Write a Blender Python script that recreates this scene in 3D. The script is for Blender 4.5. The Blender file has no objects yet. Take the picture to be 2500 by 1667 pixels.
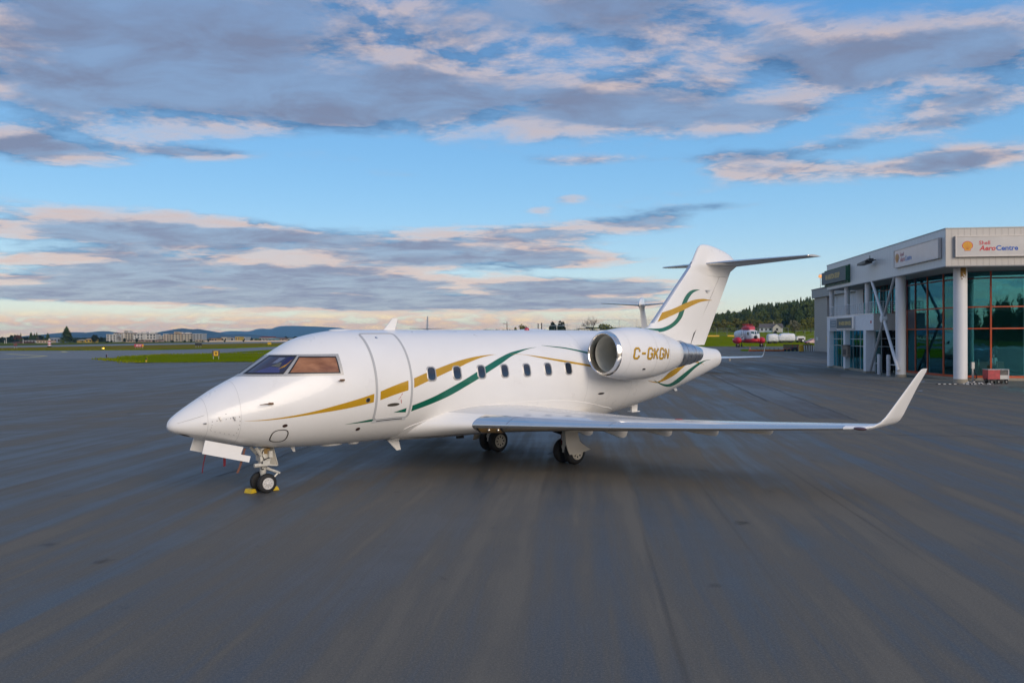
import bpy, bmesh, math, random
from mathutils import Vector, Matrix, Euler
random.seed(7)
S = bpy.context.scene
COL = S.collection
PI = math.pi
R = math.radians

# ------------------------------------------------------------------ camera
cd = bpy.data.cameras.new('camera'); cam = bpy.data.objects.new('camera', cd); COL.objects.link(cam)
F_PX, CAM_H, PITCH, ROLL = 2030.97, 3.4478, 0.0067, 0.0054
cd.sensor_fit = 'HORIZONTAL'; cd.sensor_width = 36.0; cd.lens = F_PX / 2500 * 36
cd.clip_start = 0.1; cd.clip_end = 60000
cam.matrix_world = Matrix.Translation((0, 0, CAM_H)) @ Matrix.Rotation(PI/2 - PITCH, 4, 'X') @ Matrix.Rotation(-ROLL, 4, 'Z')
S.camera = cam

# ------------------------------------------------------------------ light, sky, exposure
S.view_settings.view_transform = 'Standard'; S.view_settings.look = 'None'
S.view_settings.gamma = 1; S.view_settings.exposure = 0.48
try: S.view_settings.use_curve_mapping = False
except Exception: pass
SUN_EL, SUN_AZ = R(21), R(150)        # azimuth clockwise from +Y: low behind the camera, to the right
sun_dir = Vector((math.sin(SUN_AZ)*math.cos(SUN_EL), math.cos(SUN_AZ)*math.cos(SUN_EL), math.sin(SUN_EL)))
sl = bpy.data.lights.new('sun', 'SUN'); sl.energy = 1.5; sl.angle = R(34); sl.color = (1.0, 0.85, 0.69)
so = bpy.data.objects.new('sun', sl); COL.objects.link(so)
so.rotation_euler = (-sun_dir).to_track_quat('-Z', 'Y').to_euler()

W = bpy.data.worlds.new('World'); S.world = W; W.use_nodes = True
wn, wl = W.node_tree.nodes, W.node_tree.links
wn.clear()
SKY = 0.12
class NT:
    """tiny expression helper for node trees"""
    def __init__(s, nodes, links): s.n, s.l = nodes, links
    def put(s, sock, v):
        if isinstance(v, bpy.types.NodeSocket): s.l.new(v, sock)
        else: sock.default_value = v
    def m(s, op, a, b=None, c=None, clamp=False):
        n = s.n.new('ShaderNodeMath'); n.operation = op; n.use_clamp = clamp
        s.put(n.inputs[0], a)
        if b is not None: s.put(n.inputs[1], b)
        if c is not None: s.put(n.inputs[2], c)
        return n.outputs[0]
    def v(s, op, a, b=None):
        n = s.n.new('ShaderNodeVectorMath'); n.operation = op
        s.put(n.inputs[0], a)
        if b is not None:
            if op == 'SCALE': s.put(n.inputs[3], b)
            else: s.put(n.inputs[1], b)
        return n.outputs[1] if op in ('DOT_PRODUCT', 'LENGTH') else n.outputs[0]
    def xyz(s, x, y, z):
        n = s.n.new('ShaderNodeCombineXYZ')
        for i, q in enumerate((x, y, z)): s.put(n.inputs[i], q)
        return n.outputs[0]
    def sep(s, v):
        n = s.n.new('ShaderNodeSeparateXYZ'); s.put(n.inputs[0], v); return n.outputs
    def noise(s, vec, scale, detail=4, rough=0.5, dist=0.0):
        n = s.n.new('ShaderNodeTexNoise'); s.put(n.inputs['Vector'], vec)
        n.inputs['Scale'].default_value = scale; n.inputs['Detail'].default_value = detail
        n.inputs['Roughness'].default_value = rough; n.inputs['Distortion'].default_value = dist
        return n.outputs[0]
    def ramp(s, fac, a, b, c=0.0, d=1.0, smooth=False):
        n = s.n.new('ShaderNodeMapRange'); n.clamp = True
        if smooth: n.interpolation_type = 'SMOOTHSTEP'
        s.put(n.inputs[0], fac)
        for i, q in enumerate((a, b, c, d)): s.put(n.inputs[i+1], q)
        return n.outputs[0]
    def mix(s, fac, a, b, mode='MIX'):
        n = s.n.new('ShaderNodeMix'); n.data_type = 'RGBA'; n.blend_type = mode
        s.put(n.inputs[0], fac); s.put(n.inputs[6], a); s.put(n.inputs[7], b)
        return n.outputs[2]
def lin(r, g, b):
    f = lambda c: (c/255)/12.92 if c/255 <= 0.04045 else (((c/255)+0.055)/1.055)**2.4
    return (f(r), f(g), f(b), 1.0)
def col(c, k=1.0): return (c[0]*k, c[1]*k, c[2]*k, 1.0)

N = NT(wn, wl)
tc = wn.new('ShaderNodeTexCoord')
dirv = N.v('NORMALIZE', tc.outputs['Generated'])
dx, dy, dz_ = N.sep(dirv)
sky = wn.new('ShaderNodeTexSky'); sky.sky_type = 'NISHITA'; sky.sun_disc = False
sky.sun_elevation = SUN_EL; sky.sun_rotation = SUN_AZ; sky.altitude = 0; sky.air_density = 1.0; sky.dust_density = 0.6; sky.ozone_density = 2.0
el = N.m('MULTIPLY', N.m('ARCSINE', dz_), 180/PI)
az = N.m('MULTIPLY', N.m('ARCTAN2', dx, dy), 180/PI)
azel = N.xyz(az, el, 0.0)
elp = N.m('MAXIMUM', el, 0.0)
# clear-sky colour: the physical sky, pulled towards the clear evening blue, pale cream along the horizon
blue_hi = lin(66, 128, 188); blue_mid = lin(112, 174, 214); cream = lin(255, 236, 176)
g1 = N.mix(N.ramp(el, 4.0, 22.0), col(blue_mid, 1/SKY), col(blue_hi, 1/SKY))
g2 = N.mix(N.m('POWER', 0.3679, N.m('DIVIDE', elp, 3.0)), g1, col(cream, 1/SKY))
base = N.mix(0.80, sky.outputs[0], g2)
# cloud deck: noise laid on a plane high overhead, so bands flatten towards the horizon
def deck(up):
    k = N.m('ADD', N.m('MAXIMUM', N.m('ADD', dz_, up), 0.0), 0.10)
    return N.xyz(N.m('MULTIPLY', N.m('DIVIDE', dx, k), 0.80), N.m('DIVIDE', dy, k), 0.0)
def field(p): 
    a = N.noise(p, 1.55, 11, 0.60, 0.30)
    b = N.noise(N.v('ADD', p, (7.3, 2.1, 0.4)), 5.6, 8, 0.66, 0.3)
    return N.m('MULTIPLY_ADD', b, 0.34, N.m('MULTIPLY', a, 0.82))
fA = field(deck(0.0)); fB = field(deck(0.018))
blobs = [  # azimuth, elevation, half width, half height, amount (degrees)
 (-4.5, 15.6, 16, 2.4, .34), (-24, 15.0, 13, 3.8, .34), (-16, 20.0, 17, 3.4, .30), (7, 21.6, 14, 2.6, .30), (9, 14.6, 8, 1.5, .32), (-27, 21, 8, 4, .22),
 (14, 18.2, 8, 3.0, .26), (21, 17.5, 5, 2.6, .20), (29, 16.6, 4.5, 2.0, .38), (22.5, 16.2, 2.6, 1.2, .30), (29.5, 13.6, 4.2, 1.1, .32), (17, 14.2, 3.8, .8, .30), (15.6, 11.6, 4.6, .7, .30), (17.0, 10.6, 5.0, .8, .32), (25.5, 10.2, 6, .7, .30), (22, 11.9, 3, .5, .2), (29, 10.6, 4, .8, .24), (26, 12.6, 4, .5, .2),
 (-29.5, 11.2, 4.6, .9, .36), (-21, 11.7, 3.6, .45, .26), (-25, 6.6, 9, 1.6, .42), (-14, 6.6, 6, .9, .34), (-22, 4.2, 14, .95, .38), (-7, 5.4, 8, 1.2, .38), (1.5, 6.9, 6, .8, .36), (4, 5.3, 7, .7, .36), (-9, 3.4, 18, .6, .40), (-20, 2.6, 16, .45, .40), (-28, 2.9, 6, .5, .36),
 (9.6, 7.6, 4.2, .75, .38), (3.9, 9.3, 1.7, .4, .36), (1.9, 8.6, 1.2, .35, .32), (-6, 2.1, 14, .5, .42), (6.5, 3.2, 6, .6, .42), (4, 2.2, 8, .4, .36), (14, 8.5, 4, .35, .24), (-6, 10.9, 4, .35, .2), (5, 11.8, 5, .45, .26),
 (1, 10.2, 10, 1.2, -.10), (-12, 9.4, 11, 1.5, -.20), (20, 5.0, 12, 2.6, -.20), (24, 20.6, 7, 1.6, -.10), (-8, 12.6, 14, .8, -.08)]
cov = None
for a, e, w, h, k in blobs:
    q = N.v('MULTIPLY', N.v('SUBTRACT', azel, (a, e, 0)), (1/w, 1/h, 0))
    g = N.m('MULTIPLY', N.m('POWER', 0.3679, N.v('DOT_PRODUCT', q, q)), k)
    cov = g if cov is None else N.m('ADD', cov, g)
bias = N.m('ADD', N.m('SUBTRACT', cov, 0.125), N.m('MAXIMUM', N.ramp(N.m('ABSOLUTE', az), 33.0, 55.0, 0.0, 0.25), N.ramp(el, 23.0, 38.0, 0.0, 0.25)))  # extra cloud out of view, added to whiten reflections and diffuse light
lowm = N.m('POWER', 0.3679, N.m('DIVIDE', elp, 5.0)); top_ = N.m('SUBTRACT', 0.83, N.m('MULTIPLY', lowm, 0.12))
dA = N.ramp(N.m('ADD', fA, bias), 0.52, top_, smooth=True)
dB = N.ramp(N.m('ADD', fB, bias), 0.52, 0.86, smooth=True)
lit = N.ramp(N.m('SUBTRACT', dA, dB), -0.10, 0.26)
low = N.m('POWER', 0.3679, N.m('DIVIDE', elp, 6.0))
tex = N.noise(N.v('ADD', deck(0.0), (3.1, 9.4, 1.0)), 3.4, 7, 0.62, 0.5)
body = N.mix(N.ramp(tex, 0.40, 0.66), N.mix(low, lin(58, 94, 134), lin(72, 112, 152)), N.mix(low, lin(88, 125, 164), lin(102, 136, 168)))
lit_c = N.mix(low, lin(184, 168, 166), lin(236, 198, 168))
cl = N.mix(N.m('ADD', N.m('MULTIPLY', lit, 0.85), N.m('MULTIPLY', N.m('SUBTRACT', 1.0, dA), 0.18), clamp=True), body, lit_c)
withc = N.mix(N.m('MULTIPLY', dA, N.ramp(tex, 0.36, 0.60, 0.96, 0.74)), base, N.v('SCALE', cl, 1/SKY))
# warm cumulus heads far off along the horizon
cm = N.noise(N.xyz(N.m('MULTIPLY', az, 0.17), N.m('MULTIPLY', el, 0.75), 3.0), 3.0, 7, 0.6, 0.3)
cband = N.m('MULTIPLY', N.ramp(el, -0.2, 0.3, smooth=True), N.ramp(el, 1.9, 0.9, smooth=True))
cfac = N.m('MULTIPLY', N.ramp(cm, 0.38, 0.52, smooth=True), N.m('MULTIPLY', cband, N.ramp(az, 12.0, -2.0, 0.25, 0.95)))
ccol = N.mix(N.ramp(cm, 0.45, 0.66), lin(216, 176, 158), lin(255, 214, 150))
allc = N.mix(cfac, withc, N.v('SCALE', ccol, 1/SKY))
bg = wn.new('ShaderNodeBackground'); bg.inputs[1].default_value = SKY
wl.new(allc, bg.inputs[0])
wo = wn.new('ShaderNodeOutputWorld'); wl.new(bg.outputs[0], wo.inputs[0])

# ------------------------------------------------------------------ materials
MATS = {}
def material(name, color, rough=0.6, metal=0.0, var=0.0, scale=4.0, coat=0.0, spec=0.5, bump=0.0, bscale=40.0, emit=None, stretch=(1,1,1), color2=None, detail=5):
    if name in MATS: return MATS[name]
    m = bpy.data.materials.new(name); m.use_nodes = True
    t = m.node_tree; p = t.nodes['Principled BSDF']; n = NT(t.nodes, t.links)
    p.inputs['Roughness'].default_value = rough; p.inputs['Metallic'].default_value = metal
    p.inputs['Coat Weight'].default_value = coat; p.inputs['Coat Roughness'].default_value = 0.06
    p.inputs['Specular IOR Level'].default_value = spec
    c = (color[0], color[1], color[2], 1.0)
    p.inputs['Base Color'].default_value = c
    if var or bump or color2:
        tcn = t.nodes.new('ShaderNodeTexCoord'); vec = n.v('MULTIPLY', tcn.outputs['Object'], stretch)
        if var or color2:
            f = n.noise(vec, scale, detail, 0.6)
            a = tuple(x*(1-var) for x in c[:3]) + (1,); b = (color2[0], color2[1], color2[2], 1) if color2 else tuple(min(1, x*(1+var)) for x in c[:3]) + (1,)
            t.links.new(n.mix(n.ramp(f, 0.32, 0.68), a, b), p.inputs['Base Color'])
            t.links.new(n.ramp(f, 0.3, 0.7, max(rough-0.06, 0.02), min(rough+0.06, 1)), p.inputs['Roughness'])
        if bump:
            bn = t.nodes.new('ShaderNodeBump'); bn.inputs['Strength'].default_value = bump; bn.inputs['Distance'].default_value = 0.02
            t.links.new(n.noise(vec, bscale, 4, 0.6), bn.inputs['Height']); t.links.new(bn.outputs[0], p.inputs['Normal'])
    if emit: 
        p.inputs['Emission Color'].default_value = emit[:3] + (1,); p.inputs['Emission Strength'].default_value = emit[3]
    MATS[name] = m
    return m
M = material
white = M('white_paint', (.87, .85, .82), .32, var=.02, scale=1.2, coat=.35)
white2 = M('white_paint_grey', (.66, .67, .68), .3, var=.03, scale=1.5, coat=.3)
chrome = M('polished_aluminium', (.88, .83, .76), .17, 1.0, var=.04, scale=3, stretch=(1, .15, 1))
bare = M('brushed_aluminium', (.52, .53, .56), .27, 1.0, var=.10, scale=6)
steel = M('painted_gear_metal', (.62, .60, .54), .38, .1, var=.15, scale=18)
seam_c = (.60, .59, .57)
gold = M('gold_paint', (.54, .30, .012), .25, var=.05, scale=2, coat=.5)
green = M('green_paint', (.004, .135, .082), .22, var=.06, scale=2, coat=.6)
dkgreen = M('dark_outline_paint', (.03, .025, .02), .4)
rubber = M('tyre_rubber', (.017, .017, .018), .75, var=.2, scale=14, bump=.15)
black = M('black_trim', (.012, .012, .014), .45)
dark = M('dark_recess', (.02, .02, .022), .7)
seal = M('door_seal_grey', (.48, .48, .48), .5)
frame_grey = M('window_frame_metal', (.50, .48, .45), .4, .4, var=.18, scale=60)
red = M('red_paint', (.42, .015, .025), .4, var=.1, scale=3)
redcloth = M('red_webbing', (.13, .006, .016), .8, var=.15, scale=30)
yellow = M('yellow_paint', (.62, .38, .02), .5, var=.1, scale=9)
duct = M('intake_duct', (.80, .76, .64), .45, var=.05)

def glassy(name, tint, rough=.03, trans=.5, gl=(.9, .95, 1)):
    m = bpy.data.materials.new(name); m.use_nodes = True; t = m.node_tree; t.nodes.clear()
    n = NT(t.nodes, t.links)
    tr = t.nodes.new('ShaderNodeBsdfTransparent'); tr.inputs[0].default_value = (tint[0], tint[1], tint[2], 1)
    g = t.nodes.new('ShaderNodeBsdfGlossy'); g.inputs[0].default_value = (gl[0], gl[1], gl[2], 1); g.inputs[1].default_value = rough
    lw = t.nodes.new('ShaderNodeLayerWeight'); lw.inputs[0].default_value = .35
    tcn = t.nodes.new('ShaderNodeTexCoord'); bn = t.nodes.new('ShaderNodeBump'); bn.inputs['Strength'].default_value = .05; bn.inputs['Distance'].default_value = .05
    t.links.new(n.noise(tcn.outputs['Object'], .9, 2, .5), bn.inputs['Height']); t.links.new(bn.outputs[0], g.inputs['Normal'])
    mx = t.nodes.new('ShaderNodeMixShader'); t.links.new(n.ramp(lw.outputs['Fresnel'], 0.0, 1.0, 1-trans, 1.0), mx.inputs[0])
    t.links.new(tr.outputs[0], mx.inputs[1]); t.links.new(g.outputs[0], mx.inputs[2])
    o = t.nodes.new('ShaderNodeOutputMaterial'); t.links.new(mx.outputs[0], o.inputs[0])
    return m
fbo_glass = glassy('teal_tinted_glass', (.80, .96, .94), .015, .87, (.22, .80, .92))
wind_glass = M('windscreen_glass', (.012, .010, .035), .05, spec=.9, coat=1.0)
cab_glass = M('cabin_glass', (.015, .025, .045), .05, spec=.8, coat=.8)
def amber_glass():
    m = M('side_window_shade', (.30, .115, .05), .2, var=.3, scale=2.2, coat=.5, stretch=(1, 1, 2.5), color2=(.42, .19, .09), detail=3); return m
amber = amber_glass()

# ------------------------------------------------------------------ mesh helpers
class MB:
    def __init__(s): s.v, s.f, s.mi = [], [], []
    def add(s, vs, fs, mi=0):
        o = len(s.v); s.v += [tuple(v) for v in vs]; s.f += [tuple(i+o for i in f) for f in fs]; s.mi += [mi]*len(fs); return s
    def box(s, x0, x1, y0, y1, z0, z1, mi=0):
        return s.add([(x0,y0,z0),(x1,y0,z0),(x1,y1,z0),(x0,y1,z0),(x0,y0,z1),(x1,y0,z1),(x1,y1,z1),(x0,y1,z1)],
                     [(3,2,1,0),(4,5,6,7),(0,1,5,4),(1,2,6,5),(2,3,7,6),(3,0,4,7)], mi)
    def loft(s, rings, cap0=True, cap1=True, closed=True, mi=0):
        n = len(rings[0]); vs = [p for r in rings for p in r]; fs = []
        for i in range(len(rings)-1):
            for j in range(n if closed else n-1):
                a, b = i*n+j, i*n+(j+1) % n
                fs.append((a, b, b+n, a+n))
        if cap0: fs.append(tuple(range(n-1, -1, -1)))
        if cap1: fs.append(tuple(range((len(rings)-1)*n, len(rings)*n)))
        return s.add(vs, fs, mi)
    def tube(s, pts, r, n=8, mi=0, caps=True):
        pts = [Vector(p) for p in pts]; rs = r if isinstance(r, (list, tuple)) else [r]*len(pts); rings = []
        for i, p in enumerate(pts):
            d = (pts[min(i+1, len(pts)-1)] - pts[max(i-1, 0)]).normalized()
            u = d.cross(Vector((0, 0, 1)) if abs(d.z) < .9 else Vector((1, 0, 0))).normalized(); w = d.cross(u)
            rings.append([p + (u*math.cos(2*PI*k/n) + w*math.sin(2*PI*k/n))*rs[i] for k in range(n)])
        return s.loft(rings, caps, caps, True, mi)
    def lathe(s, o, axis, prof, n=32, caps=(True, True), mi=0):
        """prof: (distance along axis, radius)"""
        o = Vector(o); d = Vector(axis).normalized(); u = d.cross(Vector((0, 0, 1)) if abs(d.z) < .9 else Vector((1, 0, 0))).normalized(); w = d.cross(u)
        return s.loft([[o + d*t + (u*math.cos(2*PI*k/n) + w*math.sin(2*PI*k/n))*max(r, 1e-4) for k in range(n)] for t, r in prof], caps[0], caps[1], True, mi)
    def prism(s, poly, fn, t0, t1, mi=0):
        """poly of 2D points, fn(a,b,t)->3D point; extruded from t0 to t1"""
        n = len(poly); vs = [fn(a, b, t0) for a, b in poly] + [fn(a, b, t1) for a, b in poly]
        fs = [tuple(range(n-1, -1, -1)), tuple(range(n, 2*n))] + [(i, (i+1) % n, (i+1) % n+n, i+n) for i in range(n)]
        return s.add(vs, fs, mi)
    def ball(s, c, r, n=12, m=8, sq=(1,1,1), mi=0):
        c = Vector(c)
        return s.loft([[c + Vector((r*sq[0]*math.sin(PI*i/m)*math.cos(2*PI*k/n), r*sq[1]*math.sin(PI*i/m)*math.sin(2*PI*k/n), r*sq[2]*math.cos(PI*i/m)) if 0 < i < m else (1e-3*math.cos(2*PI*k/n), 1e-3*math.sin(2*PI*k/n), r*sq[2]*math.cos(PI*i/m))) for k in range(n)] for i in range(m+1)], True, True, True, mi)
    def build(s, name, mat, parent=None, label=None, smooth=False, fix=True, angle=40, stuff=False):
        me = bpy.data.meshes.new(name); me.from_pydata(s.v, [], s.f)
        for m in (mat if isinstance(mat, (list, tuple)) else [mat]): me.materials.append(m)
        if len(s.mi) == len(me.polygons): me.polygons.foreach_set('material_index', s.mi)
        if fix:
            bm = bmesh.new(); bm.from_mesh(me); bmesh.ops.recalc_face_normals(bm, faces=bm.faces[:]); bm.to_mesh(me); bm.free()
        if smooth:
            me.polygons.foreach_set('use_smooth', [True]*len(me.polygons))
            try: me.set_sharp_from_angle(angle=R(angle))
            except Exception: pass
        o = bpy.data.objects.new(name, me); COL.objects.link(o)
        if parent: o.parent = parent
        if label: o['label'] = label
        if stuff: o['kind'] = 'stuff'
        return o
def tag(o, label, cat, group=None):
    o['label'] = label; o['category'] = cat
    if group: o['group'] = group
    return o
def thing(name, label, cat, loc=(0, 0, 0), rz=0.0, group=None):
    o = bpy.data.objects.new(name, None); COL.objects.link(o); o.location = loc; o.rotation_euler = (0, 0, rz); o.empty_display_size = .3
    return tag(o, label, cat, group)
def struct(o, label=None):
    o['kind'] = 'structure'
    if label: o['label'] = label
    return o
def kids(o): return [c for c in bpy.data.objects if c.parent == o]
def copy_tree(o, parent=None, skip=()):
    c = o.copy(); COL.objects.link(c); c.parent = parent
    for k in kids(o):
        if k.name.split('.')[0] not in skip: copy_tree(k, c, skip)
    return c
def pchip(xs, ys):
    n = len(xs); h = [xs[i+1]-xs[i] for i in range(n-1)]; dl = [(ys[i+1]-ys[i])/h[i] for i in range(n-1)]
    m = [dl[0]] + [0.0]*(n-2) + [dl[-1]]
    for i in range(1, n-1):
        if dl[i-1]*dl[i] > 0:
            w1 = 2*h[i]+h[i-1]; w2 = h[i]+2*h[i-1]; m[i] = (w1+w2)/(w1/dl[i-1]+w2/dl[i])
    def f(x):
        if x <= xs[0]: return ys[0]
        if x >= xs[-1]: return ys[-1]
        i = 0
        while x > xs[i+1]: i += 1
        t = (x-xs[i])/h[i]
        return ys[i]*(1+2*t)*(1-t)**2 + h[i]*m[i]*t*(1-t)**2 + ys[i+1]*t*t*(3-2*t) + h[i]*m[i+1]*t*t*(t-1)
    return f
_txt = {}
def text_geo(string, size=1.0, shear=0.0, bold=0.0, align='LEFT', spacing=1.0):
    """flat lettering as (verts2d, faces)"""
    key = (string, size, shear, bold, align, spacing)
    if key in _txt: return _txt[key]
    c = bpy.data.curves.new('lettering', 'FONT'); c.body = string; c.size = size; c.shear = shear; c.offset = bold; c.align_x = align; c.resolution_u = 3; c.space_character = spacing
    o = bpy.data.objects.new('lettering', c); COL.objects.link(o); bpy.context.view_layer.update()
    me = bpy.data.meshes.new_from_object(o.evaluated_get(bpy.context.evaluated_depsgraph_get()))
    g = ([tuple(v.co[:2]) for v in me.vertices], [tuple(p.vertices) for p in me.polygons])
    bpy.data.objects.remove(o); bpy.data.curves.remove(c); bpy.data.meshes.remove(me)
    _txt[key] = g
    return g
def text_fit(string, w, h, fn, name, mat, parent, shear=0.0, bold=0.0, spacing=1.0, cuts=0):
    """lettering scaled to w x h, mapped by fn(a,b) -> 3D point"""
    v, f = text_geo(string, 1.0, shear, bold, 'LEFT', spacing)
    x0, x1 = min(p[0] for p in v), max(p[0] for p in v); y0, y1 = min(p[1] for p in v), max(p[1] for p in v)
    me = bpy.data.meshes.new(name); me.from_pydata([((p[0]-x0)/(x1-x0)*w, (p[1]-y0)/(y1-y0)*h, 0) for p in v], [], f)
    bm = bmesh.new(); bm.from_mesh(me)
    for i in range(1, cuts):
        bmesh.ops.bisect_plane(bm, geom=bm.verts[:]+bm.edges[:]+bm.faces[:], plane_co=(0, h*i/cuts, 0), plane_no=(0, 1, 0))
    for q in bm.verts: q.co = Vector(fn(q.co.x, q.co.y))
    bm.to_mesh(me); bm.free(); me.materials.append(mat)
    o = bpy.data.objects.new(name, me); COL.objects.link(o)
    if parent: o.parent = parent
    return o
# ------------------------------------------------------------------ the business jet
# jet frame: s metres aft of the nose tip, y to port, z up from the ground
JX, JY, JTH = -7.164, 17.2253, 3.8455
TOP = pchip([0,.02,.06,.18,.425,.671,.924,1.18,1.37,1.52,1.725,2.217,2.483,2.686,2.932,3.204,3.525,3.826,4.3,5.2,12,13.5,15,16.3,17.5,18.2,18.745],
            [1.60,1.68,1.745,1.85,2.016,2.169,2.323,2.456,2.55,2.615,2.744,3.063,3.222,3.335,3.437,3.504,3.561,3.598,3.613,3.613,3.605,3.56,3.44,3.29,3.10,3.01,2.95])
BOT = pchip([0,.02,.06,.12,.25,.5,.8,1.085,1.6,1.85,2.362,2.868,3.72,5,11.2,12.0,12.7,13.5,14.3,15.33,16.34,17.6,18.745],
            [1.60,1.54,1.505,1.465,1.415,1.335,1.27,1.195,1.065,1.03,.965,.935,.915,.91,.91,.93,.995,1.10,1.24,1.425,1.675,1.99,2.31])
HW = pchip([0,.02,.06,.12,.25,.5,.8,1.1,1.5,2,2.6,3.3,4.2,5.2,12.2,13,14,15,16,17,18,18.745],
           [0,.085,.15,.21,.30,.43,.555,.66,.785,.93,1.075,1.205,1.31,1.345,1.345,1.325,1.23,1.075,.885,.68,.47,.31])
ZC = pchip([0,.3,.8,1.5,2.5,3.5,5,12.5,14.5,16.5,18.745], [1.60,1.62,1.68,1.78,1.96,2.12,2.262,2.262,2.36,2.5,2.63])
def sec(s, a, off=0.0):
    w = HW(s); zc = ZC(s); ca, sa = math.cos(a), math.sin(a); up = TOP(s)-zc if sa >= 0 else zc-BOT(s)
    y = w*ca; z = zc+up*sa
    if off:
        ny, nz = ca*up, sa*w; l = math.hypot(ny, nz) or 1; y += off*ny/l; z += off*nz/l
    return y, z
def J(s, y, z): return (-s, y, z)
def skin(s, a, off=0.0):
    y, z = sec(s, a, off); return (-s, y, z)

jet = thing('business_jet', 'large white twin engine business jet with gold and green swooshes parked in the foreground', 'jet', (JX, JY, 0), JTH)

def mirror_a(a, side): return a if side > 0 else PI - a
# fuselage skin
mb = MB(); st = [0, .006, .02, .04, .07, .11, .16, .22, .3, .4]
while st[-1] < 4.6: st.append(round(st[-1]+.1, 3))
while st[-1] < 18.5: st.append(round(st[-1]+.22, 3))
st.append(18.745)
mb.loft([[skin(max(s, .0015), 2*PI*k/112) for k in range(112)] for s in st])
fus = mb.build('fuselage', white, jet, smooth=True)
y0 = [J(18.746, .17*math.cos(t), 2.66+.17*math.sin(t)) for t in [2*PI*k/20 for k in range(20)]]
mb = MB(); mb.lathe(J(18.735, 0, 2.66), (-1, 0, 0), [(0, .175), (.03, .175), (.03, .14), (-.3, .13)], 20, (False, True)); mb.build('exhaust_outlet', bare, fus, smooth=True)

def resample(p, n):
    L = [0]
    for a, b in zip(p, p[1:]): L.append(L[-1]+math.dist(a, b))
    out = []
    for i in range(n+1):
        t = L[-1]*i/n; k = 0
        while k < len(L)-2 and t > L[k+1]: k += 1
        u = (t-L[k])/((L[k+1]-L[k]) or 1); out.append(tuple(p[k][q]+(p[k+1][q]-p[k][q])*u for q in (0, 1)))
    return out
def smooth_line(p, n):
    """curve through the points, sampled evenly (Catmull-Rom)"""
    if len(p) < 3: return resample(p, n)
    q = [p[0]]+list(p)+[p[-1]]; out = []
    for i in range(1, len(q)-2):
        for k in range(8):
            t = k/8; a, b, c, d = q[i-1], q[i], q[i+1], q[i+2]
            out.append(tuple(.5*((2*b[j])+(-a[j]+c[j])*t+(2*a[j]-5*b[j]+4*c[j]-d[j])*t*t+(-a[j]+3*b[j]-3*c[j]+d[j])*t**3) for j in (0, 1)))
    out.append(p[-1])
    return resample(out, n)
def band(up, lo, fn, n=64, m=5):
    A = smooth_line(up, n); B = smooth_line(lo, n); vs = []; fs = []
    for a, b in zip(A, B):
        for k in range(m+1): vs.append(fn(a[0]+(b[0]-a[0])*k/m, a[1]+(b[1]-a[1])*k/m))
    for i in range(n):
        for k in range(m): o = i*(m+1)+k; fs.append((o, o+1, o+m+2, o+m+1))
    return vs, fs
def stripe(name, mat, parent, up, lo, off=.005, n=64):
    for side in (1, -1):
        mb = MB(); mb.add(*band(up, lo, lambda s, a: skin(s, mirror_a(a, side), off), n)); o = mb.build(name, mat, parent, smooth=True, fix=False)
stripe('gold_stripe', gold, fus, [(1.354,-.114),(1.77,-.168),(2.248,-.186),(2.745,-.175),(3.263,-.137),(3.808,-.083),(4.168,-.041)],
       [(1.354,-.117),(1.772,-.191),(2.251,-.223),(2.75,-.231),(3.273,-.236),(3.655,-.224),(4.165,-.192)])
stripe('gold_stripe', gold, fus, [(5.231,.148),(5.607,.238),(5.928,.303),(6.404,.4),(6.778,.463),(7.217,.518),(7.657,.549),(7.889,.552)],
       [(5.225,-.016),(5.608,.083),(5.894,.153),(6.36,.268),(6.673,.335),(6.883,.391),(7.341,.489),(7.739,.542),(7.888,.550)])
stripe('gold_stripe', gold, fus, [(8.364,.559),(8.688,.547),(9.275,.494),(9.873,.425),(10.5,.352),(11.0,.293),(11.447,.24),(12.6,.10)],
       [(8.363,.557),(8.831,.531),(9.261,.469),(9.857,.387),(10.484,.311),(11.0,.25),(11.508,.178),(12.6,.02)])
stripe('green_stripe', green, fus, [(3.556,-.565),(3.903,-.545),(4.215,-.527),(4.482,-.570)], [(3.557,-.567),(4.061,-.576),(4.3,-.575),(4.483,-.573)])
stripe('green_stripe', green, fus, [(5.224,-.332),(5.772,-.202),(6.27,-.054),(6.67,.068),(7.114,.213),(7.421,.311),(7.898,.46),(8.346,.578),(8.752,.644),(9.09,.683),(9.391,.707)],
       [(5.222,-.447),(5.798,-.317),(6.285,-.19),(6.802,-.024),(7.135,.082),(7.414,.181),(7.936,.352),(8.359,.499),(8.717,.592),(9.076,.666),(9.389,.704)], .004, 90)
stripe('green_stripe', green, fus, [(9.61,.754),(10.017,.722),(10.44,.685),(10.989,.603),(11.478,.520),(12.3,.36)], [(9.608,.751),(10.005,.702),(10.423,.655),(10.96,.565),(11.434,.463),(12.2,.27)])
stripe('gold_stripe', gold, fus, [(13.752,-.204),(14.196,-.294),(14.378,-.300),(14.581,-.247),(15.016,-.081),(15.518,0),(16.056,.072),(16.621,.118),(16.901,.053),(17.387,-.174)],
       [(13.756,-.215),(14.111,-.303),(14.398,-.344),(14.85,-.315),(15.351,-.224),(15.786,-.073),(16.163,.030),(16.612,.038),(17.076,-.059),(17.389,-.183)], .005, 90)
stripe('green_stripe', green, fus, [(14.03,-.216),(14.341,-.321),(14.793,-.452),(15.212,-.504),(15.636,-.391),(16.095,-.244),(16.616,-.092),(17.075,.02),(17.555,.071),(17.86,.049)],
       [(14.137,-.266),(14.536,-.418),(14.981,-.571),(15.401,-.668),(15.82,-.641),(16.211,-.475),(16.649,-.243),(17.136,-.076),(17.492,.03),(17.859,.037)], .007, 90)

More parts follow.
